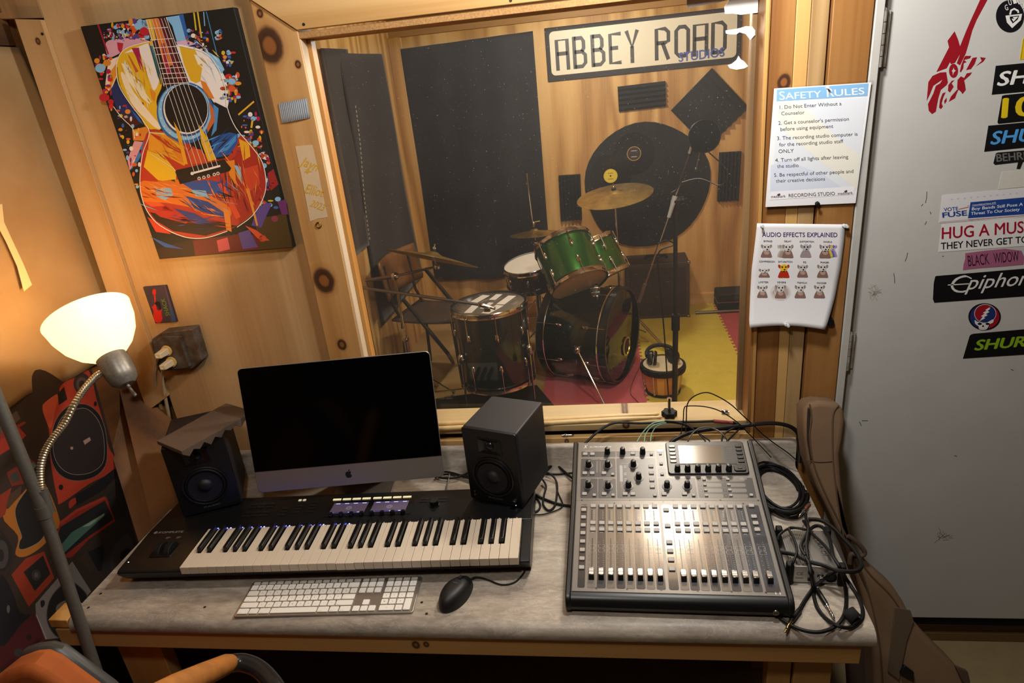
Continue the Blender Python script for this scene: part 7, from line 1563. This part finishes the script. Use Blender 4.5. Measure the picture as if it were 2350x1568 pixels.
def shade_mat():
    t = NT('opal_shade'); tl = t.n('ShaderNodeBsdfTranslucent'); tl.inputs[0].default_value = (1, .86, .58, 1); em = t.n('ShaderNodeEmission'); em.inputs[0].default_value = (1, .80, .46, 1); em.inputs[1].default_value = .9
    df = t.n('ShaderNodeBsdfPrincipled'); df.inputs['Base Color'].default_value = (.95, .86, .66, 1); df.inputs['Roughness'].default_value = .25
    m1 = t.n('ShaderNodeMixShader'); m1.inputs[0].default_value = .35; t.l(df.outputs[0], m1.inputs[1]); t.l(tl.outputs[0], m1.inputs[2]); a = t.n('ShaderNodeAddShader'); t.l(m1.outputs[0], a.inputs[0]); t.l(em.outputs[0], a.inputs[1]); t.l(a.outputs[0], t.out.inputs[0]); return t.m
M().lathe([(.030, .044), (.040, .052), (.062, .070), (.082, .098), (.094, .130), (.099, .160), (.1005, .166), (.097, .160), (.0915, .130), (.079, .099), (.060, .073), (.038, .055), (.028, .048)], 48, T(*(hc - O)) @ q, cap=False).make('shade', shade_mat(), fl_, ang=60)
bulb = mat('lit_bulb', '#ffd9a0', .4, emit=8); M().lathe([(.013, .045), (.014, .062), (.028, .088), (.031, .105), (.026, .122), (.012, .134), (.0005, .137)], 24, T(*(hc - O)) @ q).make('bulb', bulb, fl_)
lp_ = point_lamp('floor_lamp_light', tuple(hc + ax_ * .150), 3.4, (1.0, .60, .24), .028)

# ---- orange chair
ORG = mat('orange_fabric', '#a04e10', .85, bump=.3, bscale=700, noise=.12, nscale=30); CHG = mat('grey_chair_frame', '#3c3a38', .4)
yc = -1.0; L = Vector((.12, yc, 0)); ch = thing('office_chair', 'orange padded armchair at the bottom left before the desk', 'chair', L)
bk = [(-70, 1640), (-30, 1575), (0, 1542), (58, 1496), (92, 1483), (118, 1481), (148, 1494), (190, 1525), (240, 1562), (290, 1610), (330, 1700), (250, 1900), (-60, 1900)]
def cslab(pts, y, dep, k=1.): return M().slab([aty(*p, y) - L for p in pts], (0, dep, 0))
cslab(bk, yc, -.05).make('backrest', ORG, ch, bevel=.014, seg=4)
fr_ = [(60, 1480), (95, 1468), (128, 1464), (158, 1472), (215, 1515), (270, 1556), (330, 1612), (370, 1700), (290, 1900), (200, 1900), (200, 1600)]
cslab(fr_, yc + .030, -.026).make('back_shell', CHG, ch, bevel=.010, seg=3)
a0, a1 = aty(330, 1612, -1.05) - L, aty(533, 1519, -.80) - L
seg_ = [a0.lerp(a1, t) for t in (0, .03, .1, .3, .6, .9, .97, 1)]
m = M(); m.tube(seg_, [.004, .015, .021, .023, .022, .020, .016, .006], 18); m.make('arm_pad', mat('worn_orange_pad', '#b8742c', .7, noise=.3, nscale=26), ch)
arm = [aty(*p, y) - L for *p, y in ((528, 1523, -.805), (556, 1521, -.795), (588, 1532, -.80), (616, 1556, -.82), (640, 1592, -.85), (655, 1650, -.88), (640, 1760, -.90))]
M().tube(smooth_path(arm, 8), .0175, 14).make('arm_tube', mat('dark_chair_tube', '#2e2c2b', .22, .3), ch)
sz = .45; M().prism(rrect(-.10, -.03, .38, .40, .06, 6), sz - .07, sz).make('seat_cushion', ORG, ch, bevel=.02, seg=3)
M().cyl((.14, .18, .10), (.14, .18, sz - .07), .03, n=18).make('gas_post', CHG, ch)
for i in range(5):
    a = 2 * PI * i / 5 + .3; e = Vector((.14 + .28 * math.cos(a), .18 + .28 * math.sin(a), .065)); M().tube([(.14, .18, .11), e], [.026, .016], 10).make('base_spoke', CHG, ch)
    M().cyl(e + Vector((-.011 * math.sin(a), .011 * math.cos(a), -.040)), e + Vector((.011 * math.sin(a), -.011 * math.cos(a), -.040)), .025, n=16).make('caster', BLK, ch)

# ---- soft guitar bag leaning at the right desk end
BAG = mat('tan_canvas_bag', '#7d6248', .8, bump=.25, bscale=900, noise=.12, nscale=12); BAGD = mat('dark_canvas_bag', '#4e3c2c', .8, bump=.25, bscale=900); PIP = mat('bag_piping', '#5c4632', .7)
n_ = Vector((0, -.955, -.297 * -1)); pp = Vector((0, -.125, F(.22)))
L = atplane(1900, 1400, pp, n_); bgp = lambda px, py, o=0: atplane(px, py, pp, n_) - L + n_ * o
gb = thing('guitar_bag', 'brown canvas guitar bag leaning between the desk end and the door', 'bag', L)
ob2 = [(1846, 940), (1858, 926), (1880, 921), (1922, 925), (1938, 938), (1941, 965), (1936, 1010), (1929, 1045), (1933, 1110), (1940, 1170), (1944, 1228), (1966, 1262), (2010, 1312), (2052, 1348), (2076, 1385), (2096, 1424), (2140, 1476), (2196, 1530), (2222, 1572), (2240, 1640), (2220, 1760), (2120, 1830), (2030, 1800), (2012, 1640), (2008, 1560), (2004, 1480), (1982, 1372), (1945, 1262), (1905, 1180), (1876, 1120), (1855, 1060), (1847, 1000)]
M().slab([bgp(*p) for p in ob2], -n_ * .085).make('bag_body', BAG, gb, bevel=.014, seg=4, ang=60)
def seam(L_, r=.0022, m_=PIP, nm='piping', o=.001): M().tube(smooth_path([bgp(*p, o) for p in L_], 8), r, 8).make(nm, m_, gb)
seam([(1858, 928), (1862, 960), (1858, 1000), (1866, 1060), (1888, 1120), (1922, 1190), (1962, 1275), (1996, 1372), (2018, 1480), (2026, 1600)]); seam([(1924, 930), (1912, 950), (1910, 1000), (1912, 1060), (1918, 1120), (1928, 1190), (1938, 1240)]); seam([(1850, 1056), (1880, 1060), (1912, 1058)], .0014)
seam([(1944, 1236), (1990, 1310), (2040, 1362), (2066, 1400), (2086, 1440)], .0020)
def zfn(u, v):
    a = [(1852, 935), (1850, 970), (1850, 1010), (1858, 1056)]; i = min(int(v * 3), 2); f_ = v * 3 - i; x = a[i][0] + (a[i + 1][0] - a[i][0]) * f_; y = a[i][1] + (a[i + 1][1] - a[i][1]) * f_; return tuple(bgp(x + 1 + u * 7, y, .0012))
M().grid(zfn, 2, 24).make('zip_tape', mat('zip_brown', '#33231c', .7), gb, solid=.001)
zt = [(1855 + (0, -2, -2, 1, 5)[i], 938 + i * 29) for i in range(5)]; zp = smooth_path([bgp(*p, .002) for p in zt], 12); m = M()
for p in zp: m.box(tuple(p), (.0035, .0012, .0011))
m.make('zip_teeth', mat('zip_metal', '#6a5c50', .35, .7), gb)['kind'] = 'stuff'
M().slab([bgp(*p, .0005) for p in ((2052, 1392), (2088, 1400), (2096, 1425), (2080, 1470), (2062, 1560), (2036, 1540), (2046, 1450))], n_ * .004).make('front_pocket_strap', mat('webbing_brown', '#5a4a38', .8, bump=.4, bscale=500), gb, bevel=.001)
M().tube(smooth_path([bgp(*p, .012) for p in ((1942, 1226), (1962, 1240), (1980, 1262), (1972, 1272), (1950, 1268), (1946, 1290))], 8), .006, 10).make('carry_handle', BAGD, gb)
bb_ = [bgp(*p, .006) for p in ((2070, 1520), (2092, 1536), (2090, 1556), (2060, 1540))]; M().slab(bb_, n_ * .01).make('strap_buckle', BLK, gb, bevel=.002)
M().slab([bgp(*p, .0) for p in ((2188, 1524), (2216, 1536), (2222, 1560), (2210, 1572))], n_ * .012).make('bag_tab', BAGD, gb, bevel=.002)
M().slab([bgp(*p, -.086) for p in ((1990, 1400), (2020, 1480), (2040, 1640), (1985, 1700), (1975, 1540))], -n_ * .05).make('rear_pocket', BAGD, gb, bevel=.01, seg=3)
